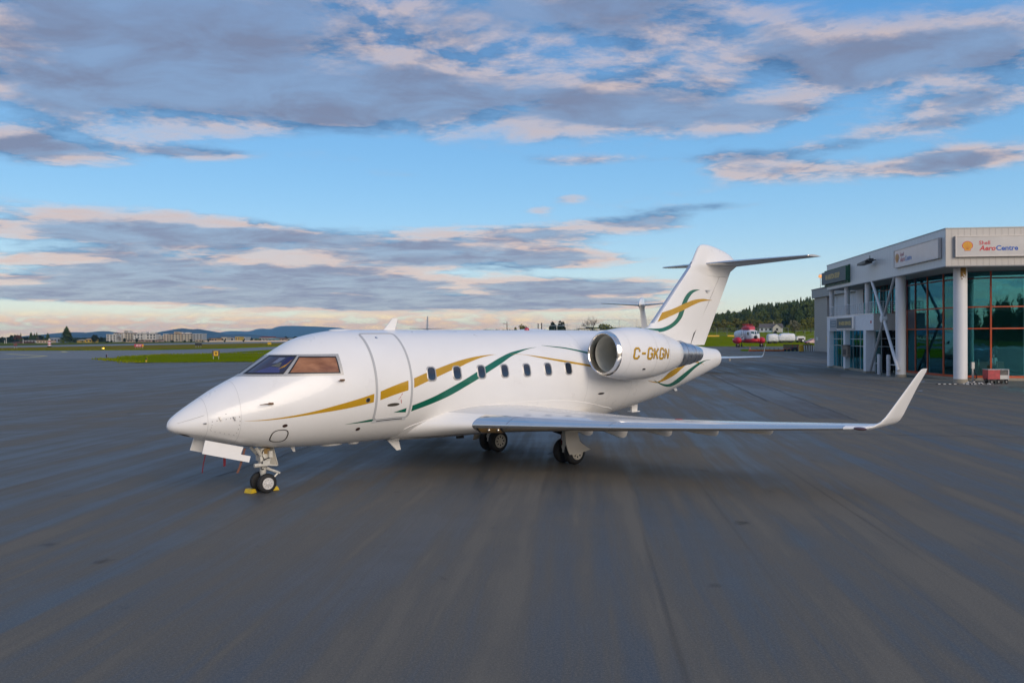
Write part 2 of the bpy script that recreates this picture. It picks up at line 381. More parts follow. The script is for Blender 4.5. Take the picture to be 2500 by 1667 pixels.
# entry door with its grey seal
DF, DR, DT, DB = 4.262, 5.135, 1.17, -.535
def rrect(x0, x1, y0, y1, rx, ry, n=6):
    out = []
    for cx, cy, a0 in ((x1-rx, y1-ry, 0), (x0+rx, y1-ry, PI/2), (x0+rx, y0+ry, PI), (x1-rx, y0+ry, 1.5*PI)):
        for k in range(n+1): a = a0+PI/2*k/n; out.append((cx+rx*math.cos(a), cy+ry*math.sin(a)))
    return out
def patch(x0, x1, y0, y1, fn, nx, ny):
    return [fn(x0+(x1-x0)*i/nx, y0+(y1-y0)*j/ny) for i in range(nx+1) for j in range(ny+1)], [(i*(ny+1)+j, i*(ny+1)+j+1, (i+1)*(ny+1)+j+1, (i+1)*(ny+1)+j) for i in range(nx) for j in range(ny)]
mb = MB(); mb.add(*patch(DF, DR, DB, DT, lambda s, a: skin(s, a, .004), 12, 40)); door = mb.build('entry_door', white, jet, smooth=True)
def ring_strip(outer, fn0, fn1, name, mat, parent):
    n = len(outer); mb = MB()
    mb.add([fn0(*p) for p in outer]+[fn1(*p) for p in outer], [(i, (i+1) % n, (i+1) % n+n, i+n) for i in range(n)]); return mb.build(name, mat, parent, smooth=True, fix=False)
def dense(poly, step):
    out = []
    for a, b in zip(poly, poly[1:]+poly[:1]):
        k = max(1, int(math.dist(a, b)/step)); out += [(a[0]+(b[0]-a[0])*i/k, a[1]+(b[1]-a[1])*i/k) for i in range(k)]
    return out
def skin_ring(cx, cy, poly, w, name, mat, parent, off=.009, side=1):
    """ring of width w (metres) around a closed outline given in (s, angle)"""
    poly = dense(poly, .06); n = len(poly); mb = MB(); rr = 1.34
    def nrm(i):
        a, b = poly[i-1], poly[(i+1) % n]; tx, ty = b[0]-a[0], (b[1]-a[1])*rr; l = math.hypot(tx, ty) or 1; return ty/l, -tx/l
    inn = []; 
    for i in range(n):
        nx, ny = nrm(i); inn.append((poly[i][0]+nx*w, poly[i][1]+ny*w/rr))
    f = lambda p, o: skin(p[0], mirror_a(p[1], side), o)
    vs = [f(p, off-.006) for p in poly]+[f(p, off) for p in poly]+[f(p, off) for p in inn]+[f(p, off-.006) for p in inn]
    fs = []
    for k in range(3): fs += [(k*n+i, k*n+(i+1) % n, (k+1)*n+(i+1) % n, (k+1)*n+i) for i in range(n)]
    mb.add(vs, fs); return mb.build(name, mat, parent, smooth=True, fix=False)
skin_ring(0, 0, rrect(DF, DR, DB, DT, .07, .055), .055, 'door_seal', seal, door)
stripe1 = lambda name, mat, up, lo: MB().add(*band(up, lo, lambda s, a: skin(s, a, .008), 20)).build(name, mat, door, smooth=True, fix=False)
stripe1('gold_stripe', gold, [(4.325,-.020),(5.068,.115)], [(4.328,-.174),(5.064,-.052)])
stripe1('green_stripe', green, [(4.736,-.437),(5.068,-.370)], [(4.740,-.440),(5.07,-.455)])
mb = MB(); ov = [(4.69+.165*math.cos(t), -.288+.030*math.sin(t)) for t in [2*PI*k/20 for k in range(20)]]
mb.add([skin(4.69, -.288, .007)]+[skin(s, a, .007) for s, a in ov], [(0, i+1, (i+1) % 20+1) for i in range(20)]); mb.build('door_handle', M('handle_recess', (.07, .06, .045), .45), door, fix=False)
mb = MB(); mb.lathe(skin(4.6, 1.03, -.01), (0, math.cos(1.03), math.sin(1.03)), [(0, .035), (.02, .035), (.025, .02)], 10); mb.build('door_light', bare, door)
mb = MB()
for a, b in (((4.905,-.10),(4.88,-.135)), ((4.865,-.15),(4.84,-.18)), ((4.83,-.185),(4.815,-.2)), ((4.878,-.205),(4.90,-.275))):
    mb.add([skin(a[0]-.008, a[1], .008), skin(a[0]+.008, a[1], .008), skin(b[0]+.008, b[1], .008), skin(b[0]-.008, b[1], .008)], [(0, 1, 2, 3)])
mb.build('red_marking', M('red_marking', (.45, .02, .03), .5), door, fix=False)
mb = MB(); mb.add(*patch(4.33, 5.02, -.588, -.572, lambda s, a: skin(s, a, .012), 8, 2)); mb.build('door_step_slot', black, door, fix=False)
mb = MB(); mb.add(*patch(4.22, 5.12, -.612, -.555, lambda s, a: skin(s, a, .009), 10, 2)); mb.build('door_sill', white2, door, fix=False)

# cabin windows, seven a side
for side in (1, -1):
    for i in range(7):
        c = 5.745+.7612*i
        r0 = MB(); out = rrect(c-.143, c+.143, .214-.138, .214+.138, .1, .075, 5)
        pane = MB(); pin = [(c+(s-c)*.74, .214+(a-.214)*.83) for s, a in out]
        f = lambda p, o: skin(p[0], mirror_a(p[1], side), o)
        pane.add([f((c, .214), .008)]+[f(p, .008) for p in pin], [(0, k+1, (k+1) % len(pin)+1) for k in range(len(pin))])
        w = pane.build('cabin_window', cab_glass, jet, smooth=True)
        n = len(out); mid = [(c+(s-c)*.87, .214+(a-.214)*.90) for s, a in out]
        fr = MB(); fr.add([f(p, .002) for p in out]+[f(p, .014) for p in mid]+[f(p, .012) for p in pin]+[f(p, .006) for p in pin], [(k*n+q, k*n+(q+1) % n, (k+1)*n+(q+1) % n, (k+1)*n+q) for k in range(3) for q in range(n)])
        fr.build('window_frame', frame_grey, w, smooth=True, fix=False)

# cockpit glazing
def top_s(z):
    a, b = 1.2, 3.4
    for _ in range(40):
        m = (a+b)/2
        if TOP(m) < z: a = m
        else: b = m
    return b
def sz(s, z, side, off):
    zc = ZC(s); a = math.asin(max(-1, min(1, (z-zc)/(TOP(s)-zc)))); return skin(s, mirror_a(a, side), off)
def scr(u, v, side, off, zb=2.652, zt=3.022, r0=2.222, r1=2.585, inset=.02):
    z = zb+(zt-zb)*v; s0 = top_s(z)+inset; return sz(s0+(r0+(r1-r0)*v-s0)*u, z, side, off)
def sidep(u, v, side, off, q=((2.322, 2.655), (3.392, 2.645), (3.382, 2.995), (2.628, 3.005))):
    s = (1-u)*(1-v)*q[0][0]+u*(1-v)*q[1][0]+u*v*q[2][0]+(1-u)*v*q[3][0]; z = (1-u)*(1-v)*q[0][1]+u*(1-v)*q[1][1]+u*v*q[2][1]+(1-u)*v*q[3][1]; return sz(s, z, side, off)
def uvpatch(fn, side, off, q=((0, 0), (1, 0), (1, 1), (0, 1)), n=14):
    return quad_patch(list(q), lambda u, v: fn(u, v, side, off), n, n)
def quad_patch(q, fn, nx=10, ny=10):
    g = lambda u, v: tuple((1-u)*(1-v)*q[0][k]+u*(1-v)*q[1][k]+u*v*q[2][k]+(1-u)*v*q[3][k] for k in (0, 1))
    return [fn(*g(i/nx, j/ny)) for i in range(nx+1) for j in range(ny+1)], [(i*(ny+1)+j, i*(ny+1)+j+1, (i+1)*(ny+1)+j+1, (i+1)*(ny+1)+j) for i in range(nx) for j in range(ny)]
for side in (1, -1):
    mb = MB(); mb.add(*uvpatch(lambda u, v, sd, o: scr(u, v, sd, o, 2.598, 3.062, 3.476, 3.462, -.03), side, .006, n=30))
    sur = mb.build('cockpit_surround', frame_grey, jet, smooth=True, fix=False)
    for nm, fn, mt in (('windscreen_pane', scr, wind_glass), ('side_pane', sidep, amber)):
        mb = MB(); mb.add(*uvpatch(fn, side, .011)); mb.build(nm, mt, sur, smooth=True, fix=False)
        d = dense([(0, 0), (1, 0), (1, 1), (0, 1)], .07); n = len(d); mb = MB()
        mb.add([fn(.5+(u-.5)*1.025, .5+(v-.5)*1.06, side, .013) for u, v in d]+[fn(.5+(u-.5)*.965, .5+(v-.5)*.91, side, .014) for u, v in d], [(k, (k+1) % n, (k+1) % n+n, k+n) for k in range(n)]); mb.build('pane_gasket', black, sur, fix=False)
    for nm, mt, q in (('sun_visor', M('visor_blue', (.014, .010, .075), .25, coat=.8), ((.66, .50), (.88, .50), (.94, .93), (.70, .93))), ('harness', M('harness_yellow', (.42, .21, .02), .5), ((.72, .24), (.88, .38), (.95, .82), (.84, .52))),
                      ('instrument_hood', M('hood_violet', (.045, .05, .16), .3, coat=.8), ((.10, .04), (.86, .04), (.74, .34), (.40, .38))), ('glareshield', M('glare_grey', (.14, .17, .26), .3, coat=.6), ((.34, .58), (.50, .60), (.62, .90), (.40, .90))), ('seat_back', M('seat_olive', (.10, .10, .08), .5, coat=.5), ((.40, .42), (.70, .36), (.66, .60), (.58, .64)))):
        mb = MB(); mb.add(*uvpatch(scr, side, .0125, q, 6)); mb.build(nm, mt, sur, fix=False)
# small fittings of the nose
def disc(s, a, rs, ra, name, mat, parent=fus, off=.006, n=18, side=1):
    mb = MB(); mb.add([skin(s, mirror_a(a, side), off)]+[skin(s+rs*math.cos(2*PI*k/n), mirror_a(a+ra*math.sin(2*PI*k/n), side), off) for k in range(n)], [(0, k+1, (k+1) % n+1) for k in range(n)])
    return mb.build(name, mat, parent, fix=False)
brown = M('port_brown', (.045, .02, .015), .4)
disc(2.189, -.41, .055, .042, 'static_port', brown); disc(3.934, -.726, .055, .042, 'static_port', brown); disc(4.018, -.138, .055, .042, 'service_port', bare); disc(4.018, -.138, .035, .026, 'service_port_lens', black, off=.008)
disc(6.824, -.598, .055, .042, 'inspection_light', frame_grey, off=.05)
disc(11.67, -.362, .13, .022, 'air_outlet', black); disc(.30, -1.05, .10, .10, 'nose_vent', black)
for side in (1, -1):
    skin_ring(0, 0, [(2.13+.165*math.copysign(abs(math.cos(t))**.7, math.cos(t)), -.725+.20*math.copysign(abs(math.sin(t))**.7, math.sin(t))-(.0)) for t in [2*PI*k/28 for k in range(28)]], .022, 'gear_bay_hatch', M('hatch_outline', (.03, .025, .02), .5), fus, .008, side)
    for a0, a1, s0, s1 in ((.343, .375, .135, .614), (-.77, -.833, .142, .612)):
        mb = MB(); mb.add(*band([(s0, a0+.008), (s1, a1+.006)], [(s0, a0-.008), (s1, a1-.006)], lambda s, a: skin(s, mirror_a(a, side), .004), 8, 1)); mb.build('lightning_strip', M('strip_grey', (.22, .20, .17), .5), fus, fix=False)
    pv = M('probe_brass', (.30, .17, .09), .35, .7)
    for (s0, a0), ln in (((1.86, .195), .27), ((3.40, .268), .12)):
        mb = MB(); y, z = sec(s0, mirror_a(a0, side)); mb.box(-s0-.05, -s0+.03, min(y, y+side*.08), max(y, y+side*.08), z-.02, z+.02); mb.tube([(-s0+.02, y+side*.075, z), (-s0+ln, y+side*.10, z-.01)], [.016, .007], 8); mb.build('pitot_probe', pv, jet)
    for (s0, a0), (s1, a1) in (((.875, .165), (.907, .027)), ((1.135, .085), (1.177, -.045)), ((.585, .024), (.64, .02))):
        mb = MB(); mb.tube([skin(s0, mirror_a(a0, side), .012), skin(s1, mirror_a(a1, side), .018)], .018, 6); mb.build('air_data_vane', frame_grey, jet)
    mb = MB()
    ptsr = [(.75+.085*k, .045) for k in range(7)]+[(.745, -.12), (.735, -.25), (.725, -.37), (.74, -.44), (1.27, -.1), (1.265, -.24), (1.255, -.4), (1.24, -.55), (.82, -.5), (.92, -.55), (1.01, -.6), (1.10, -.63), (1.2, -.66), (1.007, .211)]
    for s0, a0 in ptsr:
        p = [skin(s0+.011*math.cos(t), mirror_a(a0+.016*math.sin(t), side), .004) for t in (0, 1.57, 3.14, 4.71)]; mb.add(p, [(0, 1, 2, 3)])
    mb.build('fastener', M('fastener', (.16, .14, .12), .5), fus, fix=False, stuff=True)
# panel joints of the nose
seam = M('panel_joint', seam_c, .6)
for s0, a0, a1 in ((.668, -1.1, 4.24), (1.288, -1.1, 4.24)):
    mb = MB(); mb.add(*patch(s0, s0+.007, a0, a1, lambda s, a: skin(s, a, .0025), 1, 60)); mb.build('panel_joint', seam, fus, fix=False)
for s0 in (11.05, 12.9, 15.9):
    mb = MB(); mb.add(*patch(s0, s0+.008, -PI/2, 1.5*PI, lambda s, a: skin(s, a, .0025), 1, 80)); mb.build('panel_joint', seam, fus, fix=False)

# wing to body fairing: a skin that swells out of the belly below a crisp upper edge
FT = pchip([5.15, 5.2, 5.26, 5.6, 5.93, 6.3, 6.66, 7.5, 9, 10.2, 11.1, 11.9, 12.6, 12.75], [-1.25, -.97, -.86, -.72, -.625, -.56, -.51, -.44, -.42, -.455, -.545, -.70, -.914, -1.1])
def fairing(s, a):
    t = FT(s); d = max(0, t-a)*1.34; A = max(0, math.sin(PI*min(1, max(0, (s-5.15)/7.6))))**.55
    q = min(1, d/.55); g = q*q*(3-2*q); flat = .05*max(0, -math.sin(a)-.8)/.2
    return .011+A*(.085*g+.2*flat)
mb = MB(); rings = []
for i in range(77):
    s = 5.15+7.6*i/76; t = FT(s); rings.append([skin(s, a, fairing(s, a) if t-a < PI/2+t+.001 else fairing(s, a)) for a in [t+(-PI/2-t)*k/26 for k in range(27)]]+[skin(s, PI-a, fairing(s, a)) for a in [-PI/2+(t+PI/2)*k/26 for k in range(1, 27)]])
    r = rings[-1]; rings[-1] = [skin(s, t+.004, -.01)]+r+[skin(s, PI-t-.004, -.01)]
mb.loft(rings, False, False, False); fair = mb.build('belly_fairing', white, jet, smooth=True, angle=35)

# aerofoils
def af_ring(le, chord, t, xs, front=False):
    """closed section (chordwise x, thickness z) between x fractions"""
    yt = lambda x: 5*t*(.2969*math.sqrt(x)-.126*x-.3516*x*x+.2843*x**3-.1015*x**4)
    up = [(x, yt(x)+.012*math.sin(PI*x)) for x in xs]; dn = [(x, -yt(x)*.9+.012*math.sin(PI*x)) for x in xs]
    return up, dn
XB = [1.0, .93, .85, .75, .62, .5, .38, .28, .2, .14, .09]
XL = [.09, .065, .045, .028, .015, .006, .0015, 0.0]
def wing_sec(y):
    le = pchip([.5, .8, 1.1, 1.4, 1.65, 1.9, 4, 7, 9, 9.35], [4.9, 5.35, 5.78, 6.10, 6.32, 6.51, 8.09, 9.80, 10.845, 11.05])(y)
    te = pchip([0, 1.2, 4, 4.01, 9.35], [11.15, 11.15, 11.05, 11.05, 12.16])(y)
    z = pchip([0, 1.2, 1.9, 4, 7, 9, 9.35], [1.27, 1.285, 1.30, 1.305, 1.385, 1.475, 1.49])(y)
    t = pchip([0, .8, 1.2, 1.65, 1.9, 4, 9.35], [.150, .150, .145, .136, .131, .114, .102])(y)
    return le, te, z, t
def loft_section(y, xs, side, grow=0.0, order='body'):
    le, te, z, t = wing_sec(y); c = te-le; up, dn = af_ring(le, c, t, xs)
    tw = -.030*(1-y/9.35)  # nose-up incidence at the root
    P = lambda x, zz: (-(le+x*c), side*y, z+zz*c*1.0+tw*x*c*.6+(grow if zz > 0 else -grow))
    if order == 'body': return [P(*q) for q in up]+[P(*q) for q in reversed(dn)]
    return [P(*q) for q in up]+[P(*q) for q in reversed(dn[:-1])]
YS = [.55, .7, .85, 1.0, 1.2, 1.4, 1.62, 1.9, 2.4, 3.0, 3.5, 4.0, 4.6, 5.5, 6.5, 7.5, 8.4, 9.0, 9.35]
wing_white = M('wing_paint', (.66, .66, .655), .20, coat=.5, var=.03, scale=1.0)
for side in (1, -1):
    mb = MB(); mb.loft([loft_section(y, XB, side) for y in YS]); wing = mb.build('wing', wing_white, jet, smooth=True, angle=50)
    YL = [1.90]+[y for y in YS if y >= 2.0 and y < 9.0]+[8.98]
    mb = MB(); mb.loft([loft_section(y, XL, side, .002, 'le') for y in YL], True, True, False)
    mr = MB(); mr.loft([loft_section(y, XL, side, .0, 'le') for y in (.55, .7, .85, 1.0, 1.2, 1.4, 1.62, 1.898)], True, True, False); mr.build('wing_root_glove', white, wing, smooth=True, angle=50)
    n = len(loft_section(4, XL, 1, 0, 'le'))
    mb.build('leading_edge', chrome, wing, smooth=True, angle=50)
    mb = MB(); mb.loft([loft_section(y, XL, side, .0015, 'le') for y in (8.985, 9.2, 9.35)], True, True, False); mb.build('wing_tip_edge', white, wing, smooth=True)
    # joints across the polished edge
    for y in (2.56, 4.55, 4.78, 7.02, 7.14):
        mb = MB(); mb.loft([loft_section(q, XL, side, .0032, 'le') for q in (y, y+.012)], False, False, False); mb.build('edge_joint', M('edge_joint', (.30, .30, .32), .4, .8), wing, fix=False)
    # landing light behind a clear panel
    le, te, z, t = wing_sec(2.1); c = te-le
    mb = MB(); mb.loft([[(-(wing_sec(y)[0]+x*c)+.004, side*y, wing_sec(y)[2]+zz) for x, zz in ((.006, -.045), (.011, -.085), (.017, -.12), (.026, -.155), (.034, -.18))] for y in (2.00, 2.13, 2.27, 2.42)], False, False, False)
    ll = mb.build('landing_light', M('lamp_recess', (.22, .13, .045), .25, .3, coat=1.0), wing, smooth=True)
    for y in (2.20, 2.38):
        le2, _, z2, _ = wing_sec(y); mb = MB(); mb.ball((-le2-.05, side*y, z2-.11), .036, 10, 6); mb.build('lamp_bulb', M('lamp_reflector', (.85, .75, .6), .08, .9), ll, smooth=True)
    mb = MB()
    for a, b in ((1.96, 1.995), (2.425, 2.46)): mb.loft([[(-(wing_sec(y)[0]+x*c)+.005, side*y, wing_sec(y)[2]+zz) for x, zz in ((.006, -.045), (.011, -.085), (.017, -.12), (.026, -.155), (.034, -.18))] for y in (a, b)], False, False, False)
    mb.build('lamp_surround', black, ll)
    # flap track fairings under the trailing edge: shallow in front, deepest just behind it
    for y, zd in ((1.12, .60), (2.45, .66), (4.05, .845), (5.40, .96), (6.73, 1.085)):
        le, te, z, t = wing_sec(y); mb = MB(); rings = []; zw = z-.055
        for s, zb, w in ((te-1.35, zw-.02, .02), (te-1.1, zw-(zw-zd)*.22, .05), (te-.55, zw-(zw-zd)*.62, .075), (te+.02, zd+.02, .08), (te+.14, zd, .07), (te+.26, zd+.03, .05), (te+.34, zd+.16, .025)):
            zt = zw+.01 if s < te else z-.06; zt = max(zt, zb+.03); rings.append([(-s, side*y+w*p, zt+(zb-zt)*q) for p, q in ((-1, 0), (-1, .62), (-.5, 1), (.5, 1), (1, .62), (1, 0))])
        mb.loft(rings); mb.build('flap_fairing', M('fairing_cream', (.64, .58, .49), .4), wing, smooth=True, angle=35)
    # fuel cap and vent marks on the upper skin
    mb = MB(); le, te, z, t = wing_sec(5.4); mb.lathe((-(le+.45*(te-le)), side*5.4, z+.10), (0, 0, 1), [(0, .09), (.045, .09), (.047, .05)], 14); mb.build('fuel_cap', M('fuel_cap_red', (.35, .03, .03), .4), wing)
    # winglet
    def wl_sec(y, z, le, te, t, cant):
        c = te-le; xs = [1, .9, .75, .55, .38, .25, .14, .07, .03, .008, 0]; up, dn = af_ring(0, c, t, xs); r = up+list(reversed(dn[:-1]))
        return [(-(le+x*c), side*(y-zz*c*math.cos(cant)), z+zz*c*math.sin(cant)) for x, zz in r]
    mb = MB(); mb.loft([wl_sec(9.349, 1.495, 11.05, 12.16, .10, PI/2), wl_sec(9.46, 1.52, 11.18, 12.18, .095, 1.2), wl_sec(9.55, 1.60, 11.32, 12.20, .09, .75), wl_sec(9.60, 1.72, 11.47, 12.26, .085, .38), wl_sec(9.72, 2.30, 12.18, 12.66, .08, .22), wl_sec(9.79, 2.60, 12.52, 12.90, .075, .22), wl_sec(9.80, 2.675, 12.66, 12.95, .05, .22), wl_sec(9.803, 2.69, 12.76, 12.93, .03, .22)])
    wg = mb.build('winglet', white, jet, smooth=True, angle=50)
    le, te, z, t = wing_sec(9.2)
    mb = MB(); mb.ball((-(le+.02), side*9.28, z+.0), .075, 14, 8, (.9, 2.0, .5)); mb.build('navigation_light', M('nav_light', (.16, .07, .07), .1, .4, coat=1), wg, smooth=True)
    for k in range(3):
        mb = MB(); mb.tube([(-12.75-.05*k, side*(9.70+.03*k), 2.2+.2*k), (-12.93-.05*k, side*(9.70+.03*k), 2.2+.2*k)], .008, 5); mb.build('static_wick', bare, wg)

# block capitals built from strokes
GLYPH = {'C': [[(.62, .66), (.62, .82), (.48, 1), (.14, 1), (0, .84), (0, .16), (.14, 0), (.48, 0), (.62, .16), (.62, .30)]], '-': [[(.05, .5), (.55, .5)]],
         'G': [[(.62, .70), (.62, .84), (.48, 1), (.14, 1), (0, .84), (0, .16), (.14, 0), (.48, 0), (.62, .16), (.62, .46), (.36, .46)]], 'K': [[(0, 0), (0, 1)], [(.62, 1), (.06, .44)], [(.20, .56), (.62, 0)]], 'N': [[(0, 0), (0, 1)], [(.03, 1), (.59, 0)], [(.62, 0), (.62, 1)]]}
def block_text(txt, w, h, fn, name, mat, parent, wd=.185, shear=.20):
    adv = .93; tot = adv*(len(txt)-1)+.62+wd; kx = w/(tot+shear); mb = MB()
    for i, ch in enumerate(txt):
        for path in GLYPH[ch]:
            n = len(path); L, Rr = [], []
            for k, p in enumerate(path):
                a = Vector(path[max(k-1, 0)]); b = Vector(path[min(k+1, n-1)]); p = Vector(p); d0 = (p-a).normalized() if k else (b-p).normalized(); d1 = (b-p).normalized() if k < n-1 else d0
                n0 = Vector((-d0.y, d0.x)); n1 = Vector((-d1.y, d1.x)); m = (n0+n1).normalized(); q = min(1.6, 1/max(.3, m.dot(n0)))*wd/2; q = q*(.86 if ch == 'N' else 1)
                e = Vector((0, 0)); L.append(p+m*q); Rr.append(p-m*q)
            if ch != '-':
                pass
            for k in range(n-1):
                for c in range(4):
                    t0, t1 = c/4, (c+1)/4; quad = [L[k].lerp(L[k+1], t0), L[k].lerp(L[k+1], t1), Rr[k].lerp(Rr[k+1], t1), Rr[k].lerp(Rr[k+1], t0)]
                    mb.add([fn((i*adv+wd/2+v.x+shear*v.y)*kx, (v.y*(1-wd)+wd/2)*h) for v in quad], [(0, 1, 2, 3)])
    return mb.build(name, mat, parent, fix=False)
# engines
ENG = 2.05
for side in (1, -1):
    o = lambda s, z=0: J(s, side*ENG, 2.95-(s-11.2)*.022+z)
    ax = (-1, 0, -.022)
    ns = [(.125, .616), (.30, .655), (.45, .678), (.65, .708), (.95, .735), (1.25, .742), (1.6, .728), (2.0, .676), (2.4, .595), (2.75, .500), (2.98, .438), (3.0, .42)]
    mb = MB(); mb.lathe(o(11.0), ax, [(t-.12, r) for t, r in ns], 56, (False, False)); nac = mb.build('engine_nacelle', white, jet, smooth=True, angle=60)
    lip = [(.13, .6185), (.06, .594), (.02, .566), (.0, .548), (.02, .528), (.07, .512), (.16, .505), (.26, .508)]
    mb = MB(); mb.lathe(o(11.0), ax, [(t-.12, r) for t, r in lip], 56, (False, False)); mb.build('intake_lip', chrome, nac, smooth=True, angle=80)
    mb = MB(); mb.lathe(o(11.0), ax, [(.14, .508), (.5, .53), (.95, .55), (1.05, .555)], 48, (False, False)); mb.build('intake_duct', duct, nac, smooth=True)
    mb = MB()
    for k in range(22):
        a = 2*PI*k/22; d = [(.10, .0), (.545, .25)]
        c0 = o(12.0); u = lambda r, t, x: (c0[0]-x, c0[1]+r*math.cos(t), c0[2]+r*math.sin(t))
        mb.add([u(.12, a, 0), u(.12, a+.20, .06), u(.545, a+.36, .10), u(.545, a+.16, 0)], [(0, 1, 2, 3)])
    mb.build('fan', M('fan_blades', (.13, .12, .12), .4, .8), nac, fix=False)
    mb = MB(); mb.lathe(o(11.72), ax, [(0, .005), (.08, .06), (.2, .11), (.34, .14)], 20); mb.build('spinner', M('spinner_grey', (.1, .1, .1), .4), nac, smooth=True)
    mb = MB(); mb.lathe(o(12.12), ax, [(0, .56), (.02, .1)], 32, (False, True)); mb.build('fan_back', dark, nac, fix=False)
    mb = MB(); mb.lathe(o(13.83), ax, [(0, .432), (.3, .398), (.8, .318), (1.15, .252), (1.26, .226), (1.262, .205), (1.0, .19)], 40, (False, True)); noz = mb.build('exhaust_nozzle', M('nozzle_metal', (.78, .77, .77), .30, 1.0, var=.15, scale=5), nac, smooth=True, angle=50)
    for t, r in ((.32, .397), (.8, .3195)):
        mb = MB(); mb.lathe(o(13.83+t), ax, [(0, r), (0, r+.006), (.02, r+.003), (.02, r-.006)], 40, (False, False)); mb.build('nozzle_band', bare, noz, smooth=True)
    for t in (.42, 1.45, 2.1):  # cowl joints
        rr = pchip([q[0] for q in ns], [q[1] for q in ns])(t); mb = MB(); mb.lathe(o(11.0), ax, [(t-.12, rr+.0015), (t-.112, rr+.0015)], 56, (False, False)); mb.build('cowl_joint', seam, nac, fix=False)
    # pylon
    mb = MB(); xs = [1, .85, .65, .45, .28, .15, .06, .02, 0]; up, dn = af_ring(0, 1, .15, xs); r = up+list(reversed(dn[:-1]))
    mb.loft([[(-(11.75+x*2.5), side*y, 2.82+zz*2.1) for x, zz in r] for y in (1.0, 1.5)]); mb.build('engine_pylon', white, jet, smooth=True)
    # registration wrapped round the cowl
    rf = pchip([q[0]-.12 for q in ns], [q[1] for q in ns])
    def wrap(a, b, off, sx=0.0):
        s = (11.36+a) if side > 0 else (12.93-a); rr = rf(s-11.0)+off; c = o(s); th = (b-.165)/.70+.02
        return (c[0], c[1]+side*rr*math.cos(th), c[2]+rr*math.sin(th))
    for nm, mt, off, da, db in (('registration_shadow', dkgreen, .004, .012, -.010), ('registration', gold, .007, 0, 0)):
        block_text('C-GKGN', 1.57, .335, lambda a, b: wrap(a+da, b+db, off), nm, mt, nac)
    mb = MB(); c = o(11.9); mb.box(c[0]-.05, c[0]+.05, c[1]+side*.60-.02, c[1]+side*.60+.02, c[2]-.44, c[2]-.40); mb.build('cowl_vent', black, nac)

# fin, rudder, tailplane
finLE = lambda z: 15.28+(z-3.78)*1.0119 if z > 3.72 else 15.22-(3.72-z)*3.2
finTE = lambda z: 18.15+(z-3.03)*.597
def fin_yt(x, t=.098): return 5*t*(.2969*math.sqrt(max(x, 0))-.126*x-.3516*x*x+.2843*x**3-.1036*x**4)
def fin_half(s, z):
    le, te = finLE(max(z, 3.5)), finTE(z); x = (s-le)/(te-le); return fin_yt(min(max(x, 0), 1))*(te-le)
def fin_ring(z, x0, x1, grow=0, n=12, sq=1.0):
    le, te = finLE(max(z, 3.5)), finTE(z); c = te-le; xs = [x1+(x0-x1)*(1-math.cos(PI/2*k/n)) if x0 == 0 else x1+(x0-x1)*k/n for k in range(n+1)]
    xs = [x1+(x0-x1)*math.sin(PI/2*k/n) for k in range(n+1)]
    up = [(-(le+x*c), fin_yt(x)*c*sq+grow, z) for x in xs]; dn = [(-(le+x*c), -fin_yt(x)*c*sq-grow, z) for x in reversed(xs[:-1] if x0 == 0 else xs)]
    return up+dn
mb = MB(); mb.loft([fin_ring(z, 0.0, .752) for z in (2.85, 3.2, 3.5, 3.56, 3.62, 3.68, 3.72, 3.78, 3.9, 4.2, 4.8, 5.3, 5.56)]); fin = mb.build('tail_fin', white, jet, smooth=True, angle=50)
mb = MB(); mb.loft([fin_ring(z, .760, 1.0) for z in (3.10, 3.6, 4.4, 5.2, 5.50)]); rud = mb.build('rudder', white, jet, smooth=True, angle=50)
mb = MB(); mb.loft([fin_ring(z, .70, .80, -.012) for z in (3.0, 4.0, 5.53)]); mb.build('hinge_gap', dark, fin)
mb = MB(); mb.loft([fin_ring(z, 0, .030, .002) for z in (3.84, 4.5, 5.2, 5.95)]); mb.build('fin_leading_edge', M('fin_edge_metal', (.66, .67, .69), .25, .85), fin, smooth=True, angle=80)
# fin tip and bullet
def cap_ring(z, le, te, h):
    xs = [1, .95, .85, .7, .5, .32, .2, .1, .04, .012, 0]; p = lambda x: (max(0, 4*x*(1-x))**.42 if x > .5 else (2*min(x, .5))**.55 if x > 0 else 0)
    p = lambda x: math.sqrt(max(0, 1-(abs(x-.42)/.58)**2)) if x > .42 else math.sqrt(max(0, 1-((.42-x)/.42)**2))
    up = [(-(le+x*(te-le)), h*p(x), z) for x in xs]; dn = [(-(le+x*(te-le)), -h*p(x), z) for x in reversed(xs[1:-1])]; return up+dn
mb = MB(); mb.loft([cap_ring(5.50, finLE(5.50), 19.62, .128), cap_ring(5.70, finLE(5.7)+.01, 19.74, .14), cap_ring(5.80, finLE(5.8)+.01, 19.92, .19), cap_ring(5.92, finLE(5.92), 20.13, .205), cap_ring(6.02, 17.55, 20.12, .20), cap_ring(6.14, 17.62, 19.99, .185), cap_ring(6.28, 17.71, 19.74, .165), cap_ring(6.40, 17.79, 19.40, .145), cap_ring(6.50, 17.88, 18.95, .115), cap_ring(6.56, 17.98, 18.62, .08), cap_ring(6.59, 18.12, 18.38, .03)])
cap = mb.build('fin_tip_fairing', white, jet, smooth=True, angle=60)
